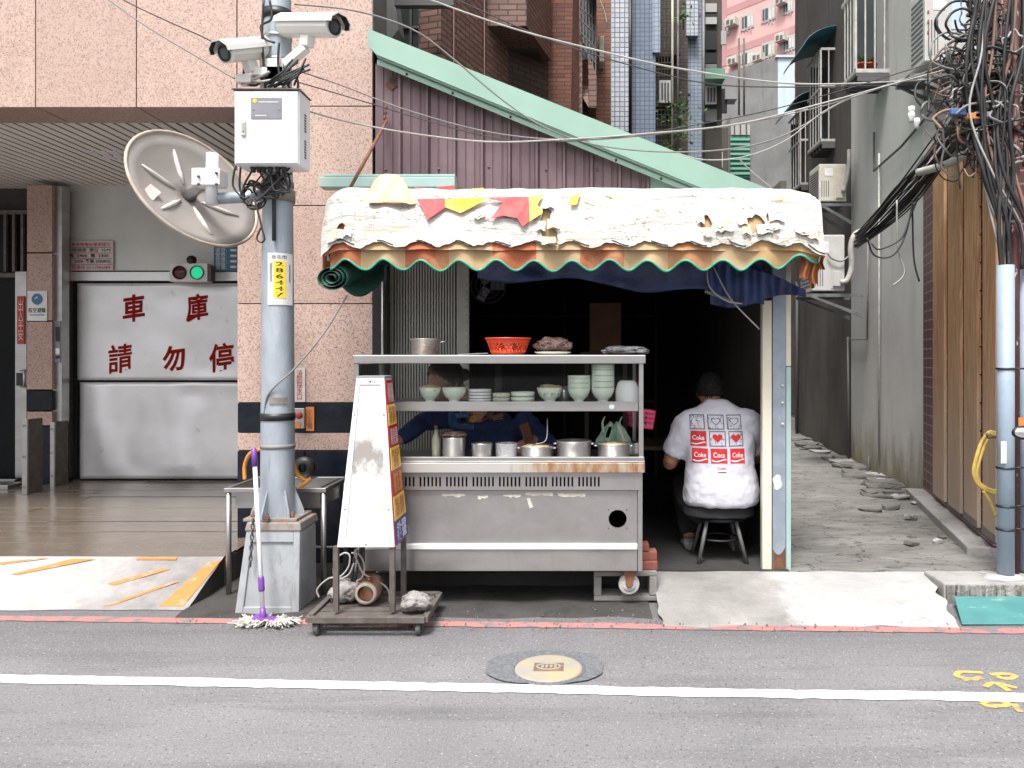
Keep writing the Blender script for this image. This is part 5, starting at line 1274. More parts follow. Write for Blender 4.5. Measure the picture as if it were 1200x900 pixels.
for s_ in (-1, 1): MB().bar((WX(538, YC), YC + s_ * .012, zt + .005), (WX(572, YC), YC + s_ * .003, zt + .012), .008, .004).build('arm', m_alu, tg)
pb = thing('bagged_plate', (WX(649, YC), YC, zt), 'white plate covered by a crumpled dark plastic bag', 'plate')
rp_ = kc(22); MB().lathe((WX(648, YC), YC, zt), [(.001, .001), (rp_ * .7, .001), (rp_, .018), (rp_ * .97, .02), (rp_ * .68, .008), (.001, .008)], 30).build('plate', m_ceramic_cream, pb)
rest_on(crumple((WX(648, YC), YC, zt + .05), kc(21), kc(20), .05, 7.7), zt + .012).build('bag', m_bag_dark, pb)
tag(rest_on(crumple((WX(733, YC), YC, zt + .03), kc(28), kc(22), .03, 9.1), zt).build('plastic_bag', m_bag_grey), 'flattened grey plastic bag at the end of the case roof', 'plastic bag')
# green-white carrier bag hanging inside
gb_ = thing('carrier_bag', P(718, 520, FY + .3), 'green and white plastic carrier bag hanging over the food pot', 'plastic bag')
def gbf(u, v):
    w = kc(22) * (.35 + .65 * math.sin(min(1, v * 1.1) * 1.5)); x = WX(719, FY + .3) + (u - .5) * 2 * w; z = WZ(497 + 25 * v, FY + .3)
    return Vector((x + .01 * mnoise.noise(Vector((u * 6, v * 3, 0))), FY + .28 + .03 * math.sin(u * 14) * (.4 + v), z + (.02 * abs(math.sin(u * 3.14 * 2)) if v < .1 else 0)))
MB().grid(gbf, 24, 10, skip=lambda u, v: abs(u - .33) < .06 and .1 < v < .6).build('bag', m_bag_green, gb_, solid=.002)
for s_ in (-.5, .5): TUBE('handle', m_bag_green, gb_, [P(719 + s_ * 22, 508, FY + .28), P(719 + s_ * 20 - 3, 496, FY + .29), P(719 + s_ * 20, 488, FY + .3)], [.012, .008, .004], 6, 3)
# pink basket hung at the end of the cart
pk = thing('basket', P(750, 502, FB + .02), 'bright pink plastic basket hung on the end of the cart', 'basket')
Yk = FB + .04
def pkf(u, v):
    a = u * 2 * math.pi; w = .105 - .02 * (1 - v); d = .07 - .015 * (1 - v); e = .35
    x = math.copysign(abs(math.cos(a)) ** e, math.cos(a)) * w; y = math.copysign(abs(math.sin(a)) ** e, math.sin(a)) * d
    return Vector((WX(751, Yk) + x, Yk + .07 + y, WZ(502, Yk) + .13 * v - .12 * x))
MB().grid(pkf, 64, 8, skip=lambda u, v: .15 < v < .85 and int(u * 64) % 2 == 0 and int(v * 8) % 2 == 0).build('wall', m_pink_plastic, pk, solid=.004)
MB().grid(lambda u, v: pkf(u, .0) * v + Vector((WX(751, Yk), Yk + .07, WZ(502, Yk) + .002)) * (1 - v), 32, 3).build('base', m_pink_plastic, pk)
# ================================================================== lean-to shop shed
HY = 5.58
sh = thing('shop_shed', (0, 7, 0), 'lean-to shop shed with mauve corrugated wall and pale green roof flashing', 'shed')
def roof_t(px): return 33 + (px - 430) * .4           # top edge of the flashing (photo line, at depth 5.46)
sx0, sx1 = WX(431, 5.46), WX(902, 5.46)
def zt_(x): return WZ(roof_t(CX + x * FOC / 5.46), 5.46)
def zb_l(x): p = CX + x * FOC / 5.46; return WZ(69 + (p - 447) * .4107, 5.46)
FYs = 5.46
fl = MB().prism([(sx0, FYs, zt_(sx0)), (sx1, FYs, zt_(sx1)), (sx1 - .05, FYs, zt_(sx1) - .02), (WX(822, FYs), FYs, zb_l(WX(822, FYs))), (WX(445, FYs), FYs, zb_l(WX(445, FYs))), (sx0, FYs, zt_(sx0) - .12)], (0, .012, 0)).build('roof_flashing', m_teal, sh)
a0, a1 = WX(441, FYs), WX(822, FYs)
MB().prism([(a0, FYs - .02, zb_l(a0) + .012), (a1, FYs - .02, zb_l(a1) + .012), (a1, FYs + .1, zb_l(a1) - .004), (a0, FYs + .1, zb_l(a0) - .004)], (0, 0, .008)).build('flashing_fold', m_teal, sh)
MB().prism([(a0, FYs + .02, zb_l(a0) - .012), (a1, FYs + .02, zb_l(a1) - .012), (a1, FYs + .02, zb_l(a1) - .045), (a0, FYs + .02, zb_l(a0) - .045)], (0, .012, 0)).build('flashing_lip', m_teal, sh)
for px in (476, 530, 598, 662, 722, 775): 
    x = WX(px, FYs); MB().lathe((x, FYs + .018, zb_l(x) - .03), [(.001, -.006), (.009, -.004), (.009, 0)], 8, axis='Y').build('screw', m_black, sh)
# roof sheets behind the flashing
MB().prism([(sx0, FYs + .013, zt_(sx0) - .03), (sx1, FYs + .013, zt_(sx1) - .03), (sx1, 9.6, zt_(sx1) - .03), (sx0, 9.6, zt_(sx0) - .03)], (0, 0, .02)).build('roof_sheet', m_teal, sh)
# corrugated wall, sheet by sheet
edges = [440, 504, 568, 632, 696, 762]
for si, (pa, pb) in enumerate(zip(edges[:-1], edges[1:])):
    xa, xb = WX(pa, HY), WX(pb, HY); m = MB(); xs_, ys_ = [], []
    per = (xb - xa) / 2
    for k in range(2):
        o = xa + k * per
        for t, d in ((0, 0), (.28, 0), (.30, .006), (.33, .006), (.35, 0), (.62, 0), (.64, .006), (.67, .006), (.69, 0), (.82, 0), (.87, -.034), (.95, -.034)): xs_.append(o + t * per); ys_.append(HY + d)
    xs_.append(xb + .004); ys_.append(HY - (.004 if si < 4 else 0))
    dent = lambda x, z: .006 * mnoise.noise(Vector((x * 3, z * 3, 5)))
    nz_ = 6; vs = []
    for j in range(nz_ + 1):
        for x, y in zip(xs_, ys_):
            ztop = zb_l(x) - .02; zlo = 2.40; z = zlo + (ztop - zlo) * j / nz_; vs.append((x, y + dent(x, z), z))
    n = len(xs_); m.add(vs, [(j * n + i, j * n + i + 1, (j + 1) * n + i + 1, (j + 1) * n + i) for j in range(nz_) for i in range(n - 1)])
    m.build('corrugated_sheet', m_purple_sheet, sh)
for px, py in ((452, 199), (514, 198), (573, 196), (640, 199), (700, 199)): MB().lathe(P(px, py, HY - .002), [(.001, -.008), (.01, -.006), (.01, 0)], 8, axis='Y').build('screw', m_iron, sh)
MB().prism([P(761, 207, HY - .01), P(775, 207, HY - .01), P(826, 232, HY - .01), P(761, 232, HY - .01)], (0, .01, 0)).build('infill_sheet', m_teal, sh)
MB().grid(lambda u, v: P(459 + 6.5 * v * math.cos(u * 6.283) * (1 + .3 * math.sin(5 * u * 6.283)), 97 + 8 * v * math.sin(u * 6.283), HY - .012), 18, 2).build('rusted_hole', m_rust, sh)
MB().grid(lambda u, v: P(460 + 3.2 * v * math.cos(u * 6.283), 95 + 4 * v * math.sin(u * 6.283), HY - .014), 14, 1).build('hole', m_black, sh)
# eaves gutter piece
BOX('eaves_trim', m_teal2, sh, WX(374, 5.40), WX(533, 5.40), 5.40, 5.52, WZ(219, 5.4), WZ(207, 5.4), .004)
BOX('eaves_lip', m_teal2, sh, WX(379, 5.40), WX(533, 5.40), 5.402, 5.53, WZ(206.6, 5.4), WZ(204, 5.4), .002)
# side and back walls, header
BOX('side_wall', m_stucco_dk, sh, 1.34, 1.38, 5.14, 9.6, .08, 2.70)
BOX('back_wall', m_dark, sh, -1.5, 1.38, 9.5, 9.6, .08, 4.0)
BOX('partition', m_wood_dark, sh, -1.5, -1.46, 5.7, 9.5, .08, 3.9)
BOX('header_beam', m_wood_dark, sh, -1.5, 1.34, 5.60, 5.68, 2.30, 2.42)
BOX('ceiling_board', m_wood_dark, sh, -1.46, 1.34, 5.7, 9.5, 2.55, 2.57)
# corner post: cream board, zinc post, teal angle
BOX('cream_board', m_cream, sh, WX(893.5, 5.10), WX(904.5, 5.10), 5.10, 5.16, .105, WZ(352, 5.1), .004)
BOX('zinc_post', m_postgrey, sh, WX(905.5, 5.11), WX(921, 5.11), 5.11, 5.17, .105, WZ(300, 5.11), .004)
BOX('teal_angle', m_teal2, sh, WX(921.5, 5.105), WX(927, 5.105), 5.105, 5.135, .102, WZ(430, 5.105), .002)
BOX('cream_angle', m_cream, sh, WX(921.0, 5.12), WX(927, 5.12), 5.12, 5.13, WZ(429, 5.12), WZ(300, 5.12), .002)
for py in (452, 472, 497): MB().lathe(P(917, py, 5.108), [(.001, -.01), (.009, -.008), (.009, 0)], 8, axis='Y').build('bolt', m_cream, sh)
MB().grid(lambda u, v: P(911 + 5 * v * math.cos(u * 6.283) * (1 + .25 * math.sin(u * 25)), 565 + 9 * v * math.sin(u * 6.283), 5.108), 20, 2).build('paint_splash', m_plate_white, sh)
MB().grid(lambda u, v: P(906 + 14.5 * u, 668 - (32 - 14 * abs(math.sin(u * 2.2 + .6)) ) * v, 5.108), 12, 3).build('rust_foot', m_rust, sh)
# dark door frame with pipe beside the granite column
BOX('door_frame', m_black, sh, WX(437.5, 5.6), WX(454, 5.6), 5.59, 5.68, .02, 2.34, .004)
TUBE('frame_pipe', m_steel, sh, [P(448.5, 545, 5.56), P(448.5, 330, 5.56)], .012, 8)
# folding gate
gt = thing('folding_gate', P(500, 640, 5.72), 'folded grey-green metal slat gate beside the shop opening', 'gate')
zg0, zg1 = .12, WZ(300, 5.72)
for pa, pb in ((455, 461), (535, 549.5)): pbox('stile', m_gate, gt, pa, pb, 300, 645, 5.72, .04, .003)
n = 22; proto = None
for k in range(n):
    x = WX(462.5 + k * 72 / n, 5.72)
    if proto is None: x0_ = x; proto = BOX('slat', m_gate, gt, x, x + .0125, 5.725, 5.745, zg0, zg1)
    else: shift_copy(proto, (x - x0_, 0, 0))
for py in (352, 411, 468, 527): pbox('rail', m_iron, gt, 462, 534.5, py, py + 2, 5.748, .01)
for py in range(306, 540, 9): MB().lathe(P(547, py, 5.718), [(.001, -.003), (.005, 0)], 6, axis='Y').build('rivet', m_iron, gt)
pbox('gate_backing', m_dark, gt, 456, 549, 300, 645, 5.78, .01)  # dark sheet added for the shade behind the slats
# dim things inside the shop
fn_ = thing('wall_fan', P(572, 350, 6.2), 'dim round wall fan inside the dark shop above the case', 'fan')
for r_ in (.14, .10, .06): 
    MB().tube([P(572, 335, 6.2) + Vector((r_ * math.cos(a * .2618), -.02 * (1 - r_ / .14), r_ * math.sin(a * .2618))) for a in range(25)], .004, 6).build('guard_ring', m_cage_dk, fn_)
MB().lathe(P(566, 342, 6.2), [(.001, -.03), (.03, -.02), (.035, .02)], 14, axis='Y').build('motor_cap', m_plate_grey, fn_)
for k in range(3):
    a = k * 2.094; c = P(572, 335, 6.22); d = Vector((math.cos(a), 0, math.sin(a))); t = Vector((-d.z, .4, d.x)).normalized()
    MB().obox(c + d * .075, d * .055, t * .035, d.cross(t) * .002).build('blade', m_plate_grey, fn_)
bx_ = thing('shelf_box', P(709, 412, 6.6), 'dim brown cardboard box on a shelf inside the shop', 'box')
m_card = mat('brown_cardboard', (.12, .055, .03), .85, c2=(.09, .04, .022), ns=6)
pbox('carton', m_card, bx_, 691, 728, 357, 412, 6.6, .3, .004)
pbox('carton_flap', m_card, bx_, 691, 728, 355, 358, 6.585, .3)
tb = thing('dining_table', (.75, 6.25, .11), 'dark dining table inside the shop before the seated man', 'table')
BOX('table_top', m_wood_dark, tb, .25, 1.30, 5.95, 6.65, .80, .83, .004)
for x in (.32, 1.23):
    for y in (6.02, 6.58): BOX('leg', m_cage_dk, tb, x - .02, x + .02, y - .02, y + .02, .112, .80)
sb = thing('rear_shelf', (-.2, 9.2, .11), 'dark wooden shelf against the back wall of the shop', 'shelf')
for z in (.5, 1.0, 1.5, 2.0): BOX('board', m_wood_dark, sb, -1.3, .9, 9.0, 9.4, z, z + .03)
for x in (-1.3, -.2, .87): BOX('upright', m_wood_dark, sb, x, x + .03, 9.0, 9.4, .112, 2.2)
BOX('shelf_support', m_wood_dark, bx_, WX(680, 6.6), WX(740, 6.6), 6.6, 7.0, WZ(416, 6.6), WZ(412.3, 6.6))
BOX('shelf_leg', m_wood_dark, bx_, WX(685, 6.7), WX(690, 6.7), 6.7, 6.75, .112, WZ(416.1, 6.6))
BOX('shelf_leg', m_wood_dark, bx_, WX(730, 6.7), WX(735, 6.7), 6.7, 6.75, .112, WZ(416.1, 6.6))

# ================================================================== awning
aw = thing('awning', (0, 5.1, 2.1), 'torn white tarp awning over an orange striped valance with green piping', 'awning')
AX0, AX1 = WX(377, 4.62), WX(966, 4.62)
prof = [(0, 5.50, 2.58), (.2, 5.0, 2.60), (.38, 4.80, 2.578), (.52, 4.70, 2.525), (.72, 4.645, 2.39), (1.0, 4.595, 2.168)]
def profile(s):
    for (s0, y0, z0), (s1, y1, z1) in zip(prof[:-1], prof[1:]):
        if s <= s1: t = (s - s0) / (s1 - s0); return y0 + (y1 - y0) * t, z0 + (z1 - z0) * t
    return prof[-1][1:]
def A(x, s, off=0.0):
    # awning surface: x along, s from wall to hem
    y, z = profile(max(0, min(1, s))); y2, z2 = profile(min(1, s + .04)); y1, z1 = profile(max(0, s - .04))
    ty, tz = y2 - y1, z2 - z1; L = math.hypot(ty, tz) or 1; ny, nz = tz / L, -ty / L
    e = min(1, (AX1 - x) / .22, (x - AX0) / .12); e = max(0, e)
    z += .010 * mnoise.noise(Vector((x * 3.1, 5, 0))) * (1 - s) + .006 * mnoise.noise(Vector((x * 9, 7, 0)))
    z -= .06 * (1 - e) ** 2 * (1 if s > .3 else .6)
    d = off - .02 * abs(math.sin((x - AX0) * 2.05)) * max(0, 1 - abs(s - .62) * 2.2) + .018 * mnoise.noise(Vector((x * 1.5, s * 6, 2))) + .005 * mnoise.noise(Vector((x * 2.2, s * 24, 6))) + .0025 * mnoise.noise(Vector((x * 9, s * 40, 1)))
    return Vector((x, y + ny * d, z + nz * d))
# under cloth
MB().grid(lambda u, v: A(AX0 + .02 + (AX1 - AX0 - .04) * u, v * 1.0, -.022), 150, 26).build('striped_cloth', m_stripes, aw)
# top layer with tears
HOLES = [(P(640, 0, 4.62).x, .80, .030, .16), (P(828, 0, 4.62).x, .80, .035, .07), (P(847, 0, 4.62).x, .83, .02, .05), (P(885, 0, 4.62).x, .80, .075, .065), (P(905, 0, 4.62).x, .76, .03, .06), (P(648, 0, 4.62).x, .95, .028, .14), (P(400, 0, 4.62).x, .86, .04, .05), (P(945, 0, 4.62).x, .86, .03, .035), (P(560, 0, 4.62).x, .72, .012, .012)]
def torn(u, v):
    x = AX0 + (AX1 - AX0) * u; s = v * hem(x)
    for hx, hs, rx_, rs in HOLES:
        dx, ds = (x - hx) / rx_, (s - hs) / rs
        if dx * dx + ds * ds < 1 + .9 * mnoise.noise(Vector((x * 22, s * 22, 0))): return True
    return False
def hem(x): return .965 + .022 * math.sin(x * 27.3) + .03 * mnoise.noise(Vector((x * 4, 0, 3))) + .012 * mnoise.noise(Vector((x * 30, 0, 3)))
MB().grid(lambda u, v: A(AX0 + (AX1 - AX0) * u, v * hem(AX0 + (AX1 - AX0) * u), 0), 640, 110, skip=torn).build('white_tarp', m_tarp_white, aw)
# curled edges of torn film
rnd = random.Random(21)
for hx, hs, rx_, rs in HOLES:
    for k in range(3):
        a = rnd.uniform(0, 6.28); x = hx + rx_ * math.cos(a) * 1.05; s = hs + rs * math.sin(a) * 1.05; w = rnd.uniform(.02, .05)
        def fnn(u, v, x=x, s=s, w=w, ph=rnd.uniform(0, 6)):
            p = A(x + (u - .5) * w * 2, min(.97, s + (v - .5) * .08), .004 + .016 * v * v); p.z += .006 * math.sin(u * 7 + ph) * v; return p
        MB().grid(fnn, 8, 5, skip=lambda u, v: False).build('torn_flap', m_tarp_white if k else m_beige, aw)
# scalloped valance with piping
VP = .2275
def vbot(x): return 2.095 - .030 * math.cos((x - WX(425, 4.6)) * 2 * math.pi / VP) - .012 * (1 + math.cos((x + .0) * .8)) + .008 * mnoise.noise(Vector((x * 3, 0, 0))) + .055 * max(0, (x - 1.18) / .3)
def vfn(x, v):
    zt2 = 2.26; zb2 = vbot(x); z = zt2 + (zb2 - zt2) * v
    y = 4.640 + .018 * v * math.sin((x - WX(425, 4.6)) * 2 * math.pi / VP + .6) + .01 * mnoise.noise(Vector((x * 6, v * 2, 4)))
    return Vector((x, y, z))
va = MB().grid(lambda u, v: vfn(AX0 + .04 + (AX1 - AX0 - .06) * u, v), 260, 10).build('valance', m_stripes, aw)
TUBE('green_piping', m_green_trim, aw, [vfn(AX0 + .04 + (AX1 - AX0 - .06) * i / 260, 1.0) + Vector((0, -.002, 0)) for i in range(261)], .0065, 6)
for k in range(13):
    x0_ = AX0 + .1 + k * .235
    TUBE('hem_edge', m_green_tarp, aw, [A(x0_ + .1 * i / 6, .955 + .022 * math.sin((x0_ + .1 * i / 6) * 27.3), .004) for i in range(7)], .003, 5)
# end flaps
def endf(u, v):
    s = .35 + .65 * v; p = A(AX1 - .01, s); q = Vector((AX1 + .0 - .03 * v, p.y + .5 * u, p.z - .02 - .10 * u * v)); q.x += .02 * mnoise.noise(q * 6); return q
MB().grid(endf, 14, 14).build('end_flap', m_tarp_white, aw)
def endl(u, v):
    s = .35 + .65 * v; p = A(AX0 + .01, s); q = Vector((AX0 + .0 + .03 * v, p.y + .5 * u, p.z - .02)); q.x += .02 * mnoise.noise(q * 6); return q
MB().grid(endl, 14, 14).build('end_flap', m_tarp_white, aw)
for k, (px, pw, y0, y1) in enumerate(((944, 16, 296, 326), (955, 14, 298, 333), (963, 9, 296, 316), (950, 8, 305, 338))):
    def ff(u, v, px=px, pw=pw, y0=y0, y1=y1, k=k): return P(px + (u - .5) * pw * (1 - .35 * v) + 2 * math.sin(v * 5 + k), y0 + (y1 - y0) * v, 4.66 + .02 * math.sin(u * 9 + k) + .015 * k)
    MB().grid(ff, 8, 8).build('hanging_shred', m_orange_tarp, aw)
# peeled hump of beige film at one end, red and yellow bunting pieces under the film
def hump(u, v):
    px = 433 + 55 * u; top = 204 + 30 * (abs(u - .42) * 1.9) ** 2.2; py = top + (238 - top) * v + 3 * mnoise.noise(Vector((u * 4, v * 3, 2)))
    return P(px + 4 * mnoise.noise(Vector((v * 4, u * 2, 6))), py, 4.66 + .10 * (1 - v) + .012 * math.sin(u * 11 + v * 4))
MB().grid(hump, 18, 10).build('peeled_film', m_beige, aw, solid=.002)
def flag(pts, mm, Y=4.615, name='bunting_flag'):
    MB().prism([P(*p, Y + .004 * (i % 3)) for i, p in enumerate(pts)], (0, .003, 0)).build(name, mm, aw)
def Afront(px, py):
    # point on the awning front under a given bearing (march along the profile)
    best = None
    for i in range(40, 101):
        s = i / 100; y, z = profile(s); x = WX(px, y); q = A(x, s, .012); sy = CY - (q.z - CAM_Z) * FOC / q.y
        if best is None or abs(sy - py) < best[0]: best = (abs(sy - py), Vector((WX(px, q.y), q.y - .012, WZ(py, q.y))))
    return best[1]
def drape(poly, mm, name='bunting_flag'):
    MB().add([Afront(*p) for p in poly], [tuple(range(len(poly)))]).build(name, mm, aw, solid=.003)
drape([(489, 234), (522, 233), (522, 244), (513, 250), (501, 258), (496, 245)], m_flag_red)
drape([(522, 234), (571, 232), (560, 240), (540, 250), (522, 243)], m_flag_yel)
drape([(571, 232), (620, 231), (620, 260), (613, 266), (606, 256), (590, 253), (575, 257), (582, 248), (590, 237)], m_flag_red)
drape([(620, 231), (637, 228), (630, 240), (636, 250), (621, 260)], m_flag_yel)
drape([(668, 232), (680, 226), (676, 240), (668, 241)], m_flag_yel)
for poly, mm in (([(486, 222), (486, 219), (507, 221), (506, 225)], m_flag_red), ([(511, 225), (512, 219), (532, 217), (533, 225)], m_flag_red), ([(545, 226), (553, 221), (567, 220), (566, 226)], m_flag_yel)):
    MB().prism([P(*p, 4.86) for p in poly], (0, .004, 0)).build('bunting_flag', mm, aw)
# frame pipes
for y, z in ((4.63, 2.235), (5.0, 2.56)): TUBE('frame_pipe', m_galv, aw, [(AX0 + .05, y + .04, z - .02), (AX1 - .05, y + .04, z - .02)], .014, 8)
for x in (AX0 + .06, 0, AX1 - .06): TUBE('frame_arm', m_galv, aw, [(x, 4.63, 2.20), (x, 5.55, 2.44)], .013, 8)
TUBE('stay_rod', m_rust, aw, [P(453, 142, 5.5), P(411, 219, 4.9)], .011, 8)
for k in range(5): MB().lathe(P(452.5 - k * .9, 126 + k * 6, 5.52), [(.004, -.016), (.014, 0), (.004, .016)], 8).build('stay_chain', m_rust, aw)
# rolled green tarp
rt = thing('rolled_tarp', P(400, 330, 4.8), 'dark green rolled tarp tucked under the awning end', 'tarp')
def roll(u, v):
    a = u * 2 * math.pi * 3.2; r_ = .018 + .062 * u; c = P(388, 326, 4.66) + (P(442, 303, 5.25) - P(388, 326, 4.66)) * v
    return c + Vector((r_ * math.cos(a) * 1.25, 0, r_ * math.sin(a) + .004 * mnoise.noise(Vector((a, v * 5, 0)))))
MB().grid(roll, 90, 10).build('roll', m_green_tarp, rt, solid=.003)
def tail(u, v):
    p = P(392 + 58 * u, 296 + (30 + 22 * math.sin(u * 3.1)) * v, 4.72 + .3 * u + .04 * math.sin(v * 5)); return p + Vector((0, .03 * mnoise.noise(p * 7), 0))
MB().grid(tail, 24, 14).build('hanging_sheet', m_green_tarp, rt, solid=.003)
def tail2(u, v): p = P(378 + 52 * u, 292 + 28 * v * (1 - .4 * u), 4.76 + .3 * u); return p + Vector((0, .02 * mnoise.noise(p * 8), 0))
MB().grid(tail2, 18, 10).build('orange_lining', m_orange_tarp, rt, solid=.003)
# blue tarp under the awning
bt_ = thing('blue_tarp', P(780, 350, 5.0), 'creased blue tarp sagging under the awning edge', 'tarp')
def bl_fn(u, v):
    px = 560 + 335 * u; sag = 326 + 26 * u ** 1.5 + 5 * math.sin(u * 14); py = 290 + (sag - 290) * v
    p = P(px, py, 4.82 + .10 * v); p.y += .05 * mnoise.noise(Vector((px * .02, v * 2, 1))) + .02 * math.sin(px * .11); return p
MB().grid(bl_fn, 80, 12).build('sheet', m_blue_tarp, bt_, solid=.003)
def bl2(u, v):
    px = 832 + 112 * u; top = 300 + 40 * u ** 1.4; bot = 356 + 6 * math.sin(u * 6) - 6 * u; p = P(px, top + (bot - top) * v, 4.80 + .06 * v + .02 * math.sin(px * .3)); p.y += .03 * mnoise.noise(p * 8); return p
MB().grid(bl2, 40, 12).build('loose_corner', m_blue_tarp, bt_, solid=.003)
TUBE('tie_rope', m_cable_grey, bt_, [P(829, 305, 4.78), P(831, 335, 4.78), P(850, 352, 4.78), P(870, 356, 4.78)], .005, 6, 5)
TUBE('tie_rope', m_cable_grey, bt_, [P(836, 312, 4.78), P(856, 350, 4.79), P(890, 386, 4.8)], .005, 6, 5)
TUBE('hook_spring', m_cable_grey, bt_, [P(826 + i * .55, 341 + i * .22 + 2.2 * math.sin(i * 1.6), 4.8 + .01 * math.cos(i * 1.6)) for i in range(60)], .003, 5)
# ================================================================== people
def loft(sections, seg=28, power=2.4):
    # sections: (centre, half-width vector, half-depth vector)
    m = MB(); vs = []
    for c, a, b in sections:
        c, a, b = Vector(c), Vector(a), Vector(b)
        for k in range(seg):
            t = 2 * math.pi * k / seg; cx_ = math.copysign(abs(math.cos(t)) ** (2 / power), math.cos(t)); sy_ = math.copysign(abs(math.sin(t)) ** (2 / power), math.sin(t))
            vs.append(c + a * cx_ + b * sy_)
    n = len(sections)
    m.add(vs, [(i * seg + k, i * seg + (k + 1) % seg, (i + 1) * seg + (k + 1) % seg, (i + 1) * seg + k) for i in range(n - 1) for k in range(seg)] + [tuple(range(seg))[::-1], tuple(range((n - 1) * seg, n * seg))], True)
    return m
def join(*ms):
    r = MB()
    for m in ms: r.add(m.v, m.f, True)
    return r
def limb(pts, rs, sub=4):
    P_ = smooth_path(pts, sub) if len(pts) > 2 else [Vector(p) for p in pts]
    n = len(P_); rr_ = []
    for i in range(n):
        t = i / (n - 1) * (len(rs) - 1); k = min(int(t), len(rs) - 2); rr_.append(rs[k] + (rs[k + 1] - rs[k]) * (t - k))
    return MB().tube(P_, rr_, 14)
def ball(c, r, sx=1, sy=1, sz=1):
    m = MB(); bm = bmesh.new(); bmesh.ops.create_icosphere(bm, subdivisions=3, radius=1)
    m.add([Vector(c) + Vector((v.co.x * r * sx, v.co.y * r * sy, v.co.z * r * sz)) for v in bm.verts], [tuple(v.index for v in f.verts) for f in bm.faces], True); bm.free(); return m
def fuse(o, voxel=.009, smooth=6, fac=.5):
    r = o.modifiers.new('remesh', 'REMESH'); r.mode = 'VOXEL'; r.voxel_size = voxel; r.use_smooth_shade = True
    s_ = o.modifiers.new('smooth', 'SMOOTH'); s_.iterations = smooth; s_.factor = fac
    return o
def fingers(wr, d, side, nrm, curl=.5, s=1.0):
    # hand: palm + five fingers from wrist point wr along d; side = thumb side
    d, side, nrm = Vector(d).normalized(), Vector(side).normalized(), Vector(nrm).normalized(); ms = []
    pc = wr + d * .045 * s
    ms.append(loft([(wr - d * .01, side * .026 * s, nrm * .019 * s), (wr + d * .03 * s, side * .037 * s, nrm * .018 * s), (wr + d * .085 * s, side * .041 * s, nrm * .015 * s)], 14, 2.6))
    for i, (o, L) in enumerate(((.030, .070), (.010, .078), (-.010, .073), (-.030, .058))):
        b = wr + d * .080 * s + side * o * s; p1 = b + (d * math.cos(curl * .5) - nrm * math.sin(curl * .5)) * L * .45 * s; p2 = p1 + (d * math.cos(curl * 1.5) - nrm * math.sin(curl * 1.5)) * L * .33 * s; p3 = p2 + (d * math.cos(curl * 2.2) - nrm * math.sin(curl * 2.2)) * L * .25 * s
        ms.append(MB().tube([b - d * .02 * s, b, p1, p2, p3], [.009 * s, .0095 * s, .0088 * s, .008 * s, .0065 * s], 10))
    b = wr + d * .03 * s + side * .03 * s; p1 = b + (d * .6 + side * .7 - nrm * .3) * .036 * s; p2 = p1 + (d * .85 + side * .2 - nrm * .4) * .032 * s
    ms.append(MB().tube([b - side * .015 * s, b, p1, p2], [.013 * s, .0125 * s, .010 * s, .007 * s], 10))
    return ms
# ---------------- seated customer, back to the street
Xm, Ym = WX(843, 5.36), 5.36
pr = thing('person', (Xm, Ym, .112), 'seated person in a white printed t-shirt seen from behind on a stool', 'person')
zs = lambda py: WZ(py, 5.36)
head_c = Vector((WX(837, 5.36), Ym + .17, zs(460)))
hipz = zs(596)
body = []
body.append(ball(head_c, .105, .84, 1.0, 1.16))
body.append(ball(head_c + Vector((0, -.035, .01)), .095, .86, .9, 1.0))
for s_ in (-1, 1): body.append(ball(head_c + Vector((s_ * .090, -.005, -.012)), .028, .45, .8, 1.25))
body.append(ball(head_c + Vector((0, .108, -.02)), .02, .8, 1, 1.3))
body.append(limb([head_c + Vector((0, -.03, -.05)), head_c + Vector((0, -.07, -.13)), (Xm, Ym + .07, zs(484))], [.062, .066, .070]))
body.append(loft([((Xm, Ym + .05, hipz - .03), (.19, 0, 0), (0, .12, 0)), ((Xm, Ym + .05, hipz + .08), (.19, 0, 0), (0, .12, 0)), ((Xm, Ym + .06, zs(530)), (.18, 0, 0), (0, .09, 0)), ((Xm, Ym + .08, zs(495)), (.16, 0, 0), (0, .07, 0)), ((Xm, Ym + .09, zs(480)), (.08, 0, 0), (0, .05, 0))]))
sho = {-1: Vector((Xm - .20, Ym + .05, zs(496))), 1: Vector((Xm + .20, Ym + .05, zs(494)))}
elb = {-1: Vector((Xm - .335, Ym + .10, zs(545))), 1: Vector((Xm + .285, Ym + .16, zs(540)))}
wri = {-1: Vector((Xm - .16, Ym + .45, .88)), 1: Vector((Xm + .14, Ym + .46, .88))}
for s_ in (-1, 1):
    body.append(limb([sho[s_], (sho[s_] + elb[s_]) / 2 + Vector((s_ * .015, 0, 0)), elb[s_], (elb[s_] + wri[s_]) / 2, wri[s_]], [.062, .058, .05, .045, .031]))
    dd = (wri[s_] - elb[s_]).normalized()
    body += fingers(wri[s_], dd, Vector((-s_, .3, .2)), Vector((0, 0, 1)), .55)
    kn = Vector((Xm + s_ * .19, Ym + .44, .57)); an = Vector((Xm + s_ * .17, Ym + (.30 if s_ < 0 else .26), .19))
    body.append(limb([(Xm + s_ * .11, Ym + .04, hipz), (Xm + s_ * .16, Ym + .25, hipz + .02), kn, (kn + an) / 2 + Vector((0, .02, 0)), an], [.09, .09, .068, .062, .042]))
    body.append(loft([(an + Vector((0, -.04, -.07)), (.035, 0, 0), (0, 0, .03)), (an + Vector((0, .0, -.05)), (.04, 0, 0), (0, 0, .04)), (an + Vector((0, .12, -.06)), (.045, 0, 0), (0, 0, .025)), (an + Vector((0, .18, -.07)), (.03, 0, 0), (0, 0, .015))], 14))
bo = fuse(join(*body).build('body', m_skin_dk, pr), .0085, 5)
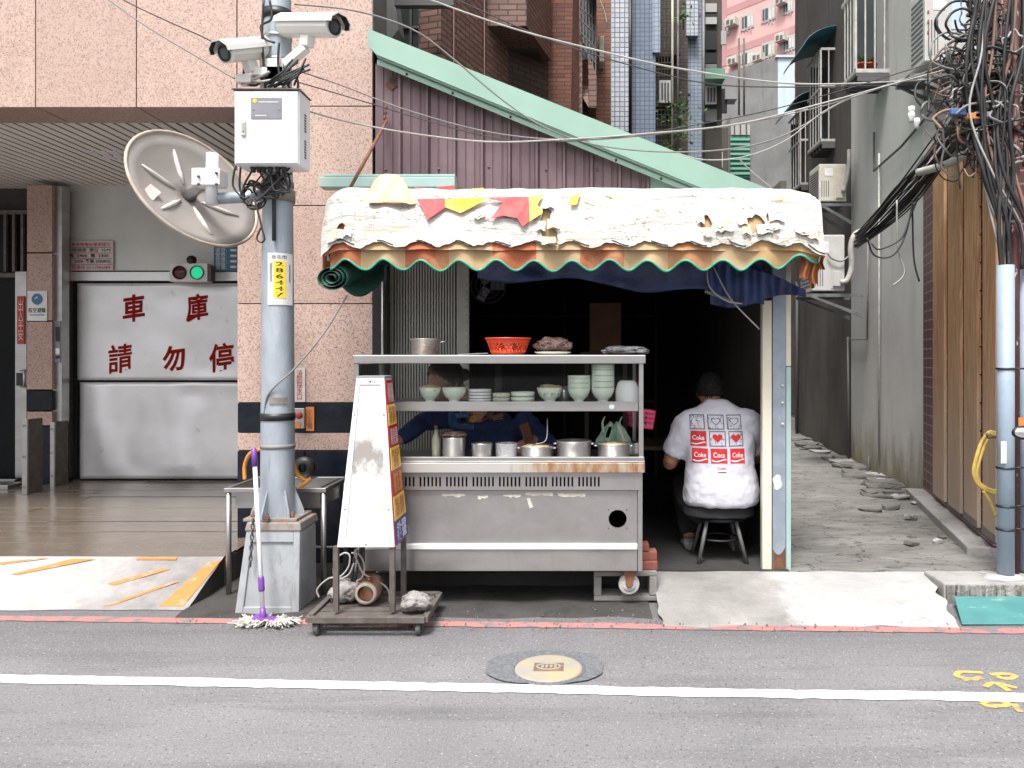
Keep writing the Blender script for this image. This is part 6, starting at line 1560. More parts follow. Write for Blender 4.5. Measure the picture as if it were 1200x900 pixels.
# hair cap
hr = MB(); bm = bmesh.new(); bmesh.ops.create_icosphere(bm, subdivisions=4, radius=1)
hv = []
for v in bm.verts:
    d = v.co; r_ = .112 * (1 + .03 * mnoise.noise(d * 7)); hv.append(head_c + Vector((d.x * r_ * .88, d.y * r_ * 1.04 - .006, d.z * r_ * 1.16 + .008)))
keep = [f for f in bm.faces if not (f.calc_center_median().z < -.30 + .25 * max(0, f.calc_center_median().y) or (f.calc_center_median().y > .45 and f.calc_center_median().z < .35))]
hr.add(hv, [tuple(v.index for v in f.verts) for f in keep], True); bm.free(); hr.build('hair', m_hair, pr, solid=.006)
# t-shirt
def back(y): return y
S = []
for py, hw, hd, dx, dy in ((591, .245, .185, .005, -.01), (586, .262, .20, .005, -.012), (573, .262, .205, .005, -.012), (560, .252, .195, .0, -.006), (545, .240, .18, 0, 0), (530, .238, .165, 0, .008), (512, .245, .15, 0, .018), (498, .24, .135, 0, .03), (488, .215, .12, 0, .042), (479, .165, .105, -.004, .055), (473, .105, .085, -.010, .065), (469, .078, .072, -.016, .075)):
    S.append(((Xm + .01 + dx, Ym + dy + .02, zs(py)), (hw, 0, 0), (0, hd, 0)))
parts_ = [loft(S, 40, 2.3)]
for s_ in (-1, 1):
    e = sho[s_] + (elb[s_] - sho[s_]) * .80
    parts_.append(limb([sho[s_] + Vector((-s_ * .06, 0, -.005)), sho[s_] + Vector((s_ * .02, 0, -.02)), e], [.098, .10, .088]))
shm = join(*parts_)
shirt = shm.build('t_shirt', m_shirt, pr); fuse(shirt, .010, 8, .5)
tex = bpy.data.textures.new('cloth_folds', 'CLOUDS'); tex.noise_scale = .085; tex.noise_depth = 3
dm = shirt.modifiers.new('folds', 'DISPLACE'); dm.texture = tex; dm.strength = .024; dm.mid_level = .5; dm.texture_coords = 'LOCAL'
# printed picture panels on the back
def print_patch(name, mb, mm, off):
    o = mb.build(name, mm, pr)
    sw = o.modifiers.new('wrap', 'SHRINKWRAP'); sw.target = shirt; sw.wrap_method = 'PROJECT'; sw.use_project_y = True; sw.use_positive_direction = True; sw.use_negative_direction = False; sw.offset = off; sw.wrap_mode = 'ABOVE_SURFACE'
    return o
def gpx(px0, px1, py0, py1, n=8): return MB().grid(lambda u, v: Vector((WX(px0 + (px1 - px0) * u, 5.2), Ym - .5, WZ(py1 + (py0 - py1) * v, 5.2))), n, n)
def outline(px0, px1, py0, py1, t=.9):
    m = MB()
    for a in ((px0, px1, py0, py0 + t), (px0, px1, py1 - t, py1), (px0, px0 + t, py0 + t, py1 - t), (px1 - t, px1, py0 + t, py1 - t)): g_ = gpx(*a, n=6); m.add(g_.v, g_.f, True)
    return m
def heart(cx_, cy_, w, hollow=False):
    pts = []
    for k in range(28):
        t = 2 * math.pi * k / 28; pts.append((cx_ + w / 2 * math.sin(t) ** 3, cy_ - w / 34 * (13 * math.cos(t) - 5 * math.cos(2 * t) - 2 * math.cos(3 * t) - math.cos(4 * t))))
    q = lambda x, y: Vector((WX(x, 5.2), Ym - .5, WZ(y, 5.2)))
    m = MB()
    if hollow: m.add([q(*p) for p in pts] + [q(cx_ + (x - cx_) * .82, cy_ + (y - cy_) * .82) for x, y in pts], [(k, (k + 1) % 28, (k + 1) % 28 + 28, k + 28) for k in range(28)], True)
    else: m.add([q(cx_, cy_)] + [q(cx_ + (x - cx_) * .5, cy_ + (y - cy_) * .5) for x, y in pts] + [q(*p) for p in pts], [(0, 1 + k, 1 + (k + 1) % 28) for k in range(28)] + [(1 + k, 29 + k, 29 + (k + 1) % 28, 1 + (k + 1) % 28) for k in range(28)], True)
    return m
cols = [(811, 828.5), (832, 851), (854.5, 872)]; rws = [(487.5, 504.5), (506.5, 524), (526.5, 543.5)]
rnd = random.Random(9)
for j, (ya, yb) in enumerate(rws):
    for i, (xa, xb) in enumerate(cols):
        sk = j * 1.2; xa2, xb2 = xa + sk * (1 if i == 0 else .8), xb + sk * (1 if i == 0 else .8); red = j == 2 or (j == 1 and i == 0)
        if red:
            print_patch('print_panel', gpx(xa2, xb2, ya, yb), m_print_red, .003)
            c = Vector((WX((xa2 + xb2) / 2, 5.2), Ym - .5, WZ((ya + yb) / 2 - 1, 5.2)))
            print_patch('print_lettering', TXT('coke' if i != 1 else 'coca', c, .075, .032), m_ink_white, .0055)
            wv = MB().grid(lambda u, v: Vector((WX(xa2 + 1 + (xb2 - xa2 - 2) * u, 5.2), Ym - .5, WZ(yb - 4 + 1.2 * math.sin(u * 5) + 1.3 * v, 5.2))), 10, 1); print_patch('print_wave', wv, m_ink_white, .0055)
        else:
            print_patch('print_frame', outline(xa2, xb2, ya, yb), m_print_black, .003)
            if not (i == 0): print_patch('print_heart', heart((xa2 + xb2) / 2, (ya + yb) / 2 - 1, 11 if j == 0 else 12, j == 0), m_print_red if j == 1 else m_print_black, .0035)
            sq = MB()
            for k in range(26):
                x, y = rnd.uniform(xa2 + 1.5, xb2 - 1.5), rnd.uniform(ya + 1.5, yb - 1.5)
                if i and abs(x - (xa2 + xb2) / 2) < 5.5 and y < ya + 12: continue
                a = rnd.uniform(0, 3); L = rnd.uniform(.8, 1.6); g_ = [(x - L * math.cos(a), y - L * math.sin(a)), (x + L * math.cos(a), y + L * math.sin(a))]; nx, ny = -.25 * math.sin(a), .25 * math.cos(a)
                sq.add([Vector((WX(p[0] + sx_ * nx, 5.2), Ym - .5, WZ(p[1] + sx_ * ny, 5.2))) for p in g_ for sx_ in (-1, 1)], [(0, 1, 3, 2)])
            print_patch('print_scribble', sq, m_print_black, .003)
print_patch('print_lettering', TXT('coke', Vector((WX(846, 5.2), Ym - .5, WZ(549, 5.2))), .055, .018), m_print_red, .004)
print_patch('print_line', gpx(841, 851, 553, 554), m_print_black, .003)
# trousers
tr = [loft([((Xm, Ym + .03, hipz - .045), (.25, 0, 0), (0, .19, 0)), ((Xm, Ym + .03, hipz + .07), (.235, 0, 0), (0, .165, 0))], 24)]
for s_ in (-1, 1):
    kn = Vector((Xm + s_ * .19, Ym + .44, .57)); an = Vector((Xm + s_ * .17, Ym + (.30 if s_ < 0 else .26), .22))
    tr.append(limb([(Xm + s_ * .11, Ym + .04, hipz), (Xm + s_ * .16, Ym + .25, hipz + .02), kn, (kn + an) / 2 + Vector((0, .02, 0)), an], [.122, .115, .090, .082, .062]))
fuse(join(*tr).build('trousers', m_trousers, pr), .012, 4)
for s_ in (-1, 1):
    an = Vector((Xm + s_ * .17, Ym + (.30 if s_ < 0 else .26), .19))
    m_shoe = mat('grey_shoe', (.16, .16, .17), .6)
    fuse(loft([(an + Vector((0, -.065, -.05)), (.038, 0, 0), (0, 0, .028)), (an + Vector((0, -.02, -.035)), (.047, 0, 0), (0, 0, .043)), (an + Vector((0, .10, -.045)), (.052, 0, 0), (0, 0, .033)), (an + Vector((0, .20, -.06)), (.035, 0, 0), (0, 0, .018))], 18).build('shoe', m_shoe, pr), .006, 3)
st = thing('stool', (Xm, Ym, .112), 'black metal stool under the seated person', 'stool')
MB().lathe((Xm, Ym + .02, hipz - .075), [(.001, .03), (.14, .03), (.155, .018), (.15, 0), (.001, 0)], 28).build('seat', m_stool, st)
for a, b in ((-1, -1), (1, -1), (-1, 1), (1, 1)): TUBE('leg', m_cage_dk, st, [(Xm + a * .165, Ym + .02 + b * .15, .113), (Xm + a * .10, Ym + .02 + b * .10, hipz - .072)], .014, 8)
MB().tube([(Xm + .135 * math.cos(k * .3142), Ym + .02 + .125 * math.sin(k * .3142), .26) for k in range(21)], .008, 6).build('ring', m_stool, st)

# ---------------- stall keeper leaning over the pots
YW = 5.36
wk = thing('person', (WX(575, YW), YW + .1, .02), 'stall keeper in navy clothes bending over pots behind the glass case', 'person')
q = lambda px, py, Y=YW: P(px, py, Y)
hc = q(521, 443, 5.26)
body = [ball(hc, .118, .92, 1.0, 1.05)]
fd = Vector((-.45, -.35, -.82)).normalized()
body.append(ball(hc + fd * .055 + Vector((-.005, 0, -.01)), .088, .86, .95, 1.0))
body.append(ball(hc + fd * .13 + Vector((.005, -.012, .018)), .018, 1, 1, 1.2))
body.append(ball(hc + Vector((.085, -.07, -.045)), .026, .7, .5, 1.2))
body.append(limb([hc + Vector((.05, .03, -.03)), q(545, 470, 5.33), q(562, 488, 5.38)], [.06, .062, .09]))
torso = [(q(560, 490, 5.38), (.20, 0, .02), (0, .11, .03)), (q(578, 512, 5.42), (.21, 0, 0), (0, .125, 0)), (q(590, 545, 5.46), (.20, 0, 0), (0, .13, 0)), (q(592, 590, 5.48), (.21, 0, 0), (0, .15, 0)), (q(592, 612, 5.48), (.20, 0, 0), (0, .15, 0))]
body.append(loft(torso, 24))
shL, shR = q(533, 486, 5.34), q(610, 492, 5.42); elL, wrL = q(497, 494, 5.20), q(462, 520, 5.02); elR, wrR = q(642, 520, 5.30), q(618, 515, 5.08)
body.append(limb([shL, (shL + elL) / 2, elL, (elL + wrL) / 2, wrL], [.075, .062, .05, .045, .030]))
body.append(limb([shR, (shR + elR) / 2, elR, (elR + wrR) / 2, wrR], [.075, .062, .05, .045, .030]))
body += fingers(wrL, (wrL - elL), Vector((.3, -1, .2)), Vector((.2, .2, 1)), .5) + fingers(wrR, Vector((-.3, -.5, -.6)), Vector((-1, 0, .3)), Vector((.2, -.9, .5)), .7)
for s_ in (-1, 1):
    h_ = q(592, 612, 5.48) + Vector((s_ * .10, 0, 0)); body.append(limb([h_, h_ + Vector((s_ * .02, -.02, -.40)) * .5, h_ + Vector((s_ * .02, .0, 0)) + Vector((0, 0, .10 - h_.z))], [.10, .075, .045]))
fuse(join(*body).build('body', m_skin, wk), .0085, 5)
# hair: full cap plus a tied bun
bm = bmesh.new(); bmesh.ops.create_icosphere(bm, subdivisions=4, radius=1); hv = []; upd = -fd
for v in bm.verts:
    d = v.co; r_ = .128 * (1 + .05 * mnoise.noise(d * 5) + .025 * mnoise.noise(d * 14)); hv.append(hc + Vector((d.x * r_ * .96, d.y * r_ * 1.0, d.z * r_ * 1.02)) + upd * .012)
keep = [f for f in bm.faces if f.calc_center_median().normalized().dot(fd) < .36 + .12 * mnoise.noise(f.calc_center_median() * 6)]
hm = MB().add(hv, [tuple(v.index for v in f.verts) for f in keep], True); bm.free(); hm.build('hair', m_hair_brown, wk, solid=.008)
ball(hc + Vector((.12, .06, .02)), .05, 1, 1, .9).build('hair_bun', m_hair_brown, wk)
gl_ = MB()
for k in range(2): gl_.tube([hc + fd * .115 + Vector((-.035 + k * .06, -.085, .01)) + Vector((.022 * math.cos(a * .45), -.004, .018 * math.sin(a * .45))) for a in range(15)], .0025, 6)
gl_.tube([hc + fd * .115 + Vector((.045, -.085, .012)), hc + Vector((.085, -.085, -.02))], .0025, 6); gl_.build('eyeglasses', m_black, wk)
cl = [loft([(c, Vector(a) * 1.09, Vector(b) * 1.1) for c, a, b in torso], 28)]
cl.append(limb([shL, (shL + elL) / 2, elL, (elL + wrL) / 2, wrL + (elL - wrL) * .18], [.096, .080, .066, .060, .046]))
cl.append(limb([shR, (shR + elR) / 2, elR, (elR + wrR) / 2, wrR + (elR - wrR) * .25], [.096, .080, .066, .060, .046]))
for s_ in (-1, 1):
    h_ = q(592, 612, 5.48) + Vector((s_ * .10, 0, 0)); cl.append(limb([h_, h_ + Vector((s_ * .02, -.02, -.40)) * .5, h_ + Vector((s_ * .02, .0, 0)) + Vector((0, 0, .16 - h_.z))], [.125, .095, .07]))
jk = fuse(join(*cl).build('jacket', m_navy, wk), .012, 5)
dm = jk.modifiers.new('folds', 'DISPLACE'); dm.texture = tex; dm.strength = .035; dm.mid_level = .5
ap = MB().grid(lambda u, v: q(519 + 30 * u, 484 + 24 * v, 5.0), 10, 10).build('apron', m_denim, wk, solid=.002)
sw = ap.modifiers.new('wrap', 'SHRINKWRAP'); sw.target = jk; sw.wrap_method = 'PROJECT'; sw.use_project_y = True; sw.use_positive_direction = True; sw.use_negative_direction = False; sw.offset = .006
ap.modifiers.move(1, 0)
m_flower = mat('yellow_petal', (.75, .45, .03), .6)
fc = q(554.5, 490.5, 5.2)
for k in range(9):
    a = k * 2 * math.pi / 9; d = Vector((math.cos(a), -.05, math.sin(a))); t = Vector((-d.z, 0, d.x)); MB().add([fc, fc + d * .016 + t * .008, fc + d * .030, fc + d * .016 - t * .008], [(0, 1, 2, 3)]).build('flower_petal', m_flower, wk, solid=.002)
ball(fc + Vector((0, -.003, 0)), .011, 1, .5, 1).build('flower_centre', m_food, wk)
ck = thing('meat_cleaver_board', P(617, 515, 5.05), 'brown paper packet held in the stall keeper\'s hand', 'packet')
ck.name = 'paper_packet'
MB().obox(P(617, 507, 5.03), (.03, 0, .012), (0, .012, 0), (-.02, 0, .06)).build('packet', m_card, ck, bev=.004)
# ================================================================== buildings along the alley
# tiled corner building with timber planks
tb_ = thing('tiled_building', (3.6, 6.6, 0), 'maroon tiled corner building faced with tall weathered timber planks', 'building')
ZT = 3.32
up = Vector((0, 0, 1))
MB().prism([W0 + up * .17, W1 + up * .17, W1 + up * ZT, W0 + up * ZT], -wn * .15).build('tiled_wall', m_brown_tile, tb_)
FX = WX(1163, 5.45)
BOX('front_wall', m_brown_tile, tb_, W1.x + .04, 8.5, 5.46, 5.6, .12, 5.6)
BOX('concrete_lintel', m_stucco_mid, tb_, W1.x - .12, 8.5, 5.38, 5.45, ZT + .05, ZT + .35)
MB().prism([W0 + up * ZT + wn * .02, W1 + up * ZT + wn * .02, W1 + up * (ZT + .12) + wn * .02, W0 + up * (ZT + .12) + wn * .02], -wn * .2).build('concrete_band', m_stucco_mid, tb_)
# planks: positions along the alley face
LW = (W1 - W0).length
def along(px, W0=W0):
    # parameter on the alley face line that lies under a given bearing
    k = (px - CX) / FOC; return (W0.x - k * W0.y) / (k * wd.y - wd.x)
for pa, pb, pyt, pyb in ((1093, 1106, 196, 583), (1110.5, 1124.5, 186, 596), (1129.5, 1145, 172, 612), (1151.5, 1166.5, 160, 630)):
    Wp = W0 + wn * .03; ta, tb2 = along(pa, Wp), along(pb, Wp)
    a = Wp + wd * ta; b = Wp + wd * tb2; m0 = (a + b) / 2
    z0 = WZ(pyb, m0.y); z1 = WZ(pyt, m0.y)
    o = MB().prism([a + up * max(.175, z0), b + up * max(.175, z0), b + up * z1, a + up * z1], -wn * .028).build('plank', m_wood, tb_, bev=.003)
    MB().prism([a + up * (max(.175, z0) - .0) + wn * .002, b + up * max(.175, z0) + wn * .002, b + up * (z0 + .05) + wn * .002, a + up * (z0 + .05) + wn * .002], wn * .004).build('steel_shoe', m_bracket, o) if pa > 1120 else None
for k in range(14):
    for px in (1109, 1128, 1149):
        t = along(px); p = W0 + wd * t + wn * .006; z = .55 + k * .21
        MB().obox(p + up * z, wd * .03, wn * .006, up * .006).build('batten_clip', m_black, tb_)
# long grey rendered wall
A0, A1, A2 = Vector((3.55, 7.95, 0)), Vector((3.74, 10.6, 0)), Vector((4.25, 15.2, 0))
gw = thing('grey_building', (4, 10, 0), 'grey rendered building along the alley with caged windows', 'building')
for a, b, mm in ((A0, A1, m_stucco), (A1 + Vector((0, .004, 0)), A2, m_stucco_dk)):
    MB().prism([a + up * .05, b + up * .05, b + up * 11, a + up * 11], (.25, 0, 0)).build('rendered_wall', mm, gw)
MB().prism([A0 + up * (ZT + .13), A0 + Vector((6, -.2, ZT + .13)), A0 + Vector((6, -.2, 11)), A0 + up * 11], (0, .3, 0)).build('end_wall', m_stucco, gw)
def on_wall(px, a=A0, b=A1):
    d = b - a; k = (px - CX) / FOC; t = (a.x - k * a.y) / (k * d.y - d.x); return a + d * t
def wall_pipe(pts, r, mm, name='drain_pipe', off=.04):
    TUBE(name, mm, gw, [on_wall(px) + Vector((-off, 0, WZ(py, on_wall(px).y))) for px, py in pts], r, 8)
wall_pipe([(1034, 180), (1034, 570)], .014, m_cable_white)
wall_pipe([(1021, 260), (1020, 398), (998, 398)], .012, m_cable_grey)
wall_pipe([(1028, 155), (1028, 200), (1060, 172), (1098, 128)], .014, m_cage_dk)
wall_pipe([(997, 395), (998, 545)], .016, m_cage_dk)
wall_pipe([(1022, 535), (1019, 575)], .02, m_cage_dk)
# dark end building with barred windows beyond it
db = thing('dark_building', (4.3, 16, 0), 'dark shaded building at the far end of the alley', 'building')
B0, B1 = Vector((4.256, 15.2, 0)), Vector((6.06, 21.5, 0))
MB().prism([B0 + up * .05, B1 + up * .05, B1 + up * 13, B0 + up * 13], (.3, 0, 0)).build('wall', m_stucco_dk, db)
BOX('end_wall', m_stucco_dk, db, 2.6, 6.6, 21.6, 22, .05, 5.4)
for px, w in ((934, 5), (948, 6), (960, 5), (974, 4)):
    TUBE('down_pipe', m_cage_dk, db, [P(px, 330, 14.6), P(px, 512, 14.6)], .03, 8)
for a, b, c_, d, mm in ((944, 958, 395, 470, m_window_glass), (962, 972, 385, 440, m_stucco_mid), (976, 986, 400, 450, m_canopy_blue)): pbox('door_panel', mm, db, a, b, c_, d, 15.05, .04)
# left side sheet wall of the alley, just beyond the post
ls = thing('alley_fence', (1.5, 12, 0), 'dark corrugated sheet fence along the alley behind the shed', 'fence')
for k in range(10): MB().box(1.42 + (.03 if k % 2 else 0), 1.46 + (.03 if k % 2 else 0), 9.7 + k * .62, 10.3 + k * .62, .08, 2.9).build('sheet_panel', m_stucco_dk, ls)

# window cages
def cage(label, x0, x1, y0, y1, z0, z1, mm, nb, canopy=None, roofm=None, glassm=m_window_glass, pot=False):
    t = thing('window_cage', ((x0 + x1) / 2, (y0 + y1) / 2, z0), label, 'window cage', 'window cages in the alley')
    fr = .026 if pot else .018
    for z in (z0, (z0 + z1) * .5 + .12, z1): MB().box(x0, x1, y0, y0 + fr, z - fr, z + fr).build('front_rail', mm, t)
    for z in (z0, (z0 + z1) * .5 + .12, z1): MB().box(x0, x0 + fr, y0 + fr, y1, z - fr, z + fr).build('side_rail', mm, t)
    for k in range(nb + 1):
        x = x0 + (x1 - x0) * k / nb; w = .014 if k in (0, nb) else .008
        MB().box(x - w, x + w, y0 + .002, y0 + .014, z0 + fr, z1 - fr).build('bar', mm, t)
    for k in range(1, 5):
        y = y0 + (y1 - y0) * k / 5; MB().box(x0 + .002, x0 + .014, y - .008, y + .008, z0 + fr, z1 - fr).build('bar', mm, t)
    MB().box(x0, x1 + .05, y0, y1, z0 - .06, z0 - .02).build('tray', m_cage_dk, t)
    for k in range(5): MB().box(x0 + .02, x1, y0 + (y1 - y0) * k / 5, y0 + (y1 - y0) * k / 5 + .03, z0 - .12, z0 - .062).build('tray_bearer', m_cage_dk, t)
    MB().box(x1 - .02, x1 + .02, y0 + .05, y1, z0 + .03, z1 - .03).build('window_pane', glassm, t)
    MB().box(x0 + .05, x1 - .06, y1 - .02, y1 - .005, z0 + .03, z1 - .03).build('curtain', m_window_glass, t)
    if canopy:
        cy0, cy1, ov = canopy
        n = 8; vs = []
        for j in range(n + 1):
            a = j / n * 1.45
            for y in (cy0, cy1): vs.append((x1 - (x1 - x0 + ov) * math.sin(a), y, z1 + .34 * math.cos(a) - .02))
        MB().add(vs, [(2 * j, 2 * j + 1, 2 * j + 3, 2 * j + 2) for j in range(n)], True).build('canopy', m_canopy_blue, t, solid=.008)
    return t
c1 = cage('large white barred window cage holding a red flower pot', WX(1003, 9.0), WX(1048, 9.0), 9.0, 9.5, WZ(83, 9.0), 6.6, m_cage, 4, pot=True)
c2 = cage('narrow barred cage under a curved blue canopy', WX(962, 11.6), WX(990, 11.6), 11.6, 12.3, WZ(164, 11.6), WZ(57, 11.6), m_cage, 3, canopy=(11.5, 12.7, .28))
c3 = cage('rusty barred cage with a small blue canopy at the alley end', WX(938, 13.8), WX(962, 13.8), 13.8, 14.6, WZ(215, 13.8), WZ(128, 13.8), m_cage, 4, canopy=(13.7, 14.8, .2))
# flower pots in the cage
for i, (px, lab) in enumerate(((1010, 'red flower pot with a small plant in the window cage'), (1021, 'red flower pot of leafy plant at the window cage corner'))):
    f = thing('flower_pot', P(px, 80, 9.15), lab, 'flower pot'); c = P(px, 80, 9.15); c.z = WZ(83, 9.0) + .02; f.location = c; f['_o'] = tuple(c)
    MB().lathe(c, [(.001, 0), (.05, 0), (.065, .1), (.07, .1), (.07, .12), (.001, .11)], 16).build('pot', m_terracotta, f)
    lf = MB(); rnd = random.Random(i)
    for k in range(14):
        a = rnd.uniform(0, 6.28); d = Vector((math.cos(a), math.sin(a), rnd.uniform(.3, 1.4))).normalized(); t = d.cross(up).normalized() * .022; L = rnd.uniform(.06, .14); b = c + up * .11
        lf.add([b, b + d * L * .5 + t, b + d * L, b + d * L * .5 - t], [(0, 1, 2, 3)])
    lf.build('leaves', m_leaf, f)

# air conditioners
def ac(label, x0, x1, y0, y1, z0, z1, mm, fan=None, lab=False):
    t = thing('air_conditioner', ((x0 + x1) / 2, (y0 + y1) / 2, z0), label, 'air conditioner', 'air conditioner units in the alley')
    MB().box(x0, x1, y0, y1, z0, z1).build('case', mm, t, bev=.012)
    n = 12
    for k in range(n):  # grille on the alley-facing side
        z = z0 + .06 + (z1 - z0 - .12) * k / n; MB().box(x0 - .004, x0 - .0005, y0 + .04, y1 - .04, z, z + (z1 - z0) * .03).build('grille_slot', m_ac_dark, t)
    MB().box(x0 + (x1 - x0) * .56, x1 - .01, y0 - .006, y0 - .0005, z0 + .03, z1 - .03).build('service_panel', mm, t, bev=.003)
    MB().box(x0 + (x1 - x0) * .62, x0 + (x1 - x0) * .86, y0 - .03, y0 - .0065, z0 + (z1 - z0) * .08, z0 + (z1 - z0) * .35).build('valve_cover', mm, t, bev=.006)
    MB().box(x0 + (x1 - x0) * .2, x0 + (x1 - x0) * .5, y0 - .004, y0 - .0005, z0 + (z1 - z0) * .68, z0 + (z1 - z0) * .88).build('rating_label', m_plate_white, t)
    for k in range(4):
        MB().box(x0 + .03 + k * .03, x0 + .04 + k * .03, y0 - .003, y0 - .0005, z0 + .06, z0 + (z1 - z0) * .55).build('vent_slot', m_ac_dark, t)
    return t
def shelf(label, x0, x1, y0, y1, z):
    t = thing('wall_bracket', ((x0 + x1) / 2, (y0 + y1) / 2, z), label, 'bracket', 'air conditioner brackets')
    for y in (y0, y1 - .03):
        MB().box(x0, x1 + .08, y, y + .03, z - .04, z).build('arm', m_bracket, t)
        MB().prism([(x0 + .05, y, z - .04), (x1 + .08, y, z - .30), (x1 + .08, y, z - .25), (x0 + .12, y, z - .04)], (0, .02, 0)).build('gusset', m_bracket, t)
    MB().box(x0, x1, y0 + .03, y1 - .03, z - .012, z - .002).build('plate', m_bracket, t)
    return t
a1 = ac('big white air conditioner high on the wall with a pale blue label', WX(1084, 7.6), WX(1132, 7.6), 7.6, 7.95, WZ(72, 7.6), WZ(72, 7.6) + .75, m_ac)
pbox('energy_label', mat('pale_blue_label', (.45, .58, .70), .5), a1, 1115, 1131, -8, 34, 7.588, .004)
for k in range(3): pbox('red_mark', m_ink_red, a1, 1087, 1089, 12 + k * 12, 15 + k * 12, 7.592, .004)
shelf('zinc bracket under the big white air conditioner', WX(1066, 7.6), WX(1128, 7.6), 7.6, 7.95, WZ(86, 7.6))
a2 = ac('cream air conditioner below the narrow caged window', WX(960, 10.3), WX(992, 10.3), 10.3, 10.75, WZ(236, 10.3), WZ(192, 10.3), m_ac_cream)
shelf('bracket carrying the cream air conditioner', WX(957, 10.3), WX(993, 10.3), 10.3, 10.75, WZ(238, 10.3))
a3 = ac('white air conditioner beside the awning end with a white hose', WX(952, 9.4), WX(990, 9.4), 9.4, 9.9, WZ(341, 9.4), WZ(275, 9.4), m_ac)
shelf('wide zinc bracket carrying the white air conditioner beside the awning', WX(945, 9.4), WX(1004, 9.4), 9.4, 9.9, WZ(344, 9.4))
TUBE('refrigerant_hose', m_cable_white, a3, [P(985, 331, 9.36), P(993, 328, 9.34), P(998, 312, 9.34), P(997, 290, 9.34), P(1001, 276, 9.36), P(1010, 270, 9.42)], .035, 10, 6)
TUBE('refrigerant_hose', m_cable_white, a2, [P(988, 225, 10.26), P(992, 210, 10.25), P(995, 190, 10.25), P(995, 176, 10.3)], .03, 8, 5)
TUBE('power_lead', m_cable_grey, a3, [P(970, 297, 9.36), P(975, 303, 9.35), P(986, 306, 9.35), P(995, 300, 9.36)], .012, 6, 5)
# small wall window + meter on the grey wall, far doors: black lamp bracket
ub = thing('utility_box', P(952, 60, 12), 'dark window grille high on the dark alley building', 'window grille')
for k in range(7): pbox('bar', m_cage_dk, ub, 948, 969, 6 + k * 4, 8 + k * 4, 14.9, .02)
pbox('frame', m_black, ub, 946, 971, -20, 34, 14.93, .03)
ub.name = 'window_grille'

# vertical pipes at the corner
YPp = 4.88
def vpipe(label, px, w, py0, py1, mm, Y, name='drain_pipe', cat='pipe'):
    t = thing(name, P(px, py1, Y), label, cat); r = w / 2 * Y / FOC
    MB().tube([P(px, py1, Y), P(px, py0, Y)], r, 20).build('pipe', mm, t)
    return t, r
p1, r1 = vpipe('blue-grey plastic pipe rising from the mortar pad at the corner', 1178.5, 19, 311, 672, m_pvc, YPp)
MB().grid(lambda u, v: P(1173 + 7 * u, 543 - 26 * v, YPp - r1 - .001 + .006 * (u - .5) ** 2 * 4), 6, 1).build('paper_sticker', m_plate_white, p1)
p2, r2 = vpipe('flaking maroon pipe between the two pale pipes', 1189.5, 10, -60, 678, m_redpipe, 4.96)
p3, r3 = vpipe('pale grey plastic pipe at the corner, beyond the maroon pipe', 1203, 20, 306, 668, m_pvc, 4.98)
MB().grid(lambda u, v: P(1193.5 + 8 * u, 505 - 16 * v, 4.98 - r3 - .002 + .01 * (u - .9) ** 2), 6, 1).build('orange_sticker', m_plate_orange, p3)
for py in (432, 548, 593, 620):
    MB().lathe(P(1178.5, py, YPp), [(r1 + .001, -.006), (r1 + .006, -.006), (r1 + .006, .006), (r1 + .001, .006)], 18).build('cable_tie', m_black, p1)
    TUBE('cable_tie', m_black, p3, [P(1190, py, 4.86), P(1202, py, 4.86)], .006, 6)
# yellow hose hung beside the pipe
yh = thing('yellow_hose', P(1155, 600, 5.1), 'coiled yellow hose hung on the plank wall beside the pale pipe', 'hose')
for dx, dy in ((0, 0), (3, 4), (-1.5, 2)):
    TUBE('hose_loop', m_hose_yellow, yh, [P(1170 + dx, 509 + dy, 5.2), P(1160 + dx, 506 + dy, 5.22), P(1152 + dx, 515 + dy, 5.22), P(1145 + dx, 535 + dy, 5.2), P(1142 + dx, 552 + dy, 5.2), P(1147 + dx, 565 + dy, 5.2), P(1158 + dx, 573 + dy, 5.2), P(1171 + dx, 576 + dy, 5.2)], .0115, 8, 6)
TUBE('hose_tail', m_hose_yellow, yh, [P(1152, 575, 5.2), P(1160, 588, 5.2), P(1167, 605, 5.2)], .0115, 8, 5)
TUBE('hook', m_iron, yh, [P(1168, 512, 5.16), P(1158, 513, 5.16), P(1156, 508, 5.16)], .008, 6)
# scooter mirror poking in at the frame edge
sm = thing('scooter_mirror', P(1196, 515, 4.4), 'chrome scooter mirror beside the pale corner pipe', 'mirror')
m_chrome = mat('chrome', (.75, .76, .78), .06, 1.0)
ball_c = P(1199, 507, 4.35)
MB().lathe(ball_c, [(.001, -.02), (.03, -.017), (.055, -.006), (.06, .006), (.045, .024), (.001, .03)], 24, axis='Y', sy=.62).build('head', m_chrome, sm)
MB().lathe(ball_c + Vector((0, -.001, 0)), [(.056, -.009), (.064, -.004), (.064, .006), (.058, .008)], 24, axis='Y', sy=.62).build('shell', m_black, sm)
TUBE('stem', m_black, sm, [ball_c + Vector((.02, .02, -.02)), ball_c + Vector((.10, .04, -.14)), ball_c + Vector((.16, .05, -.30))], .006, 6, 4)

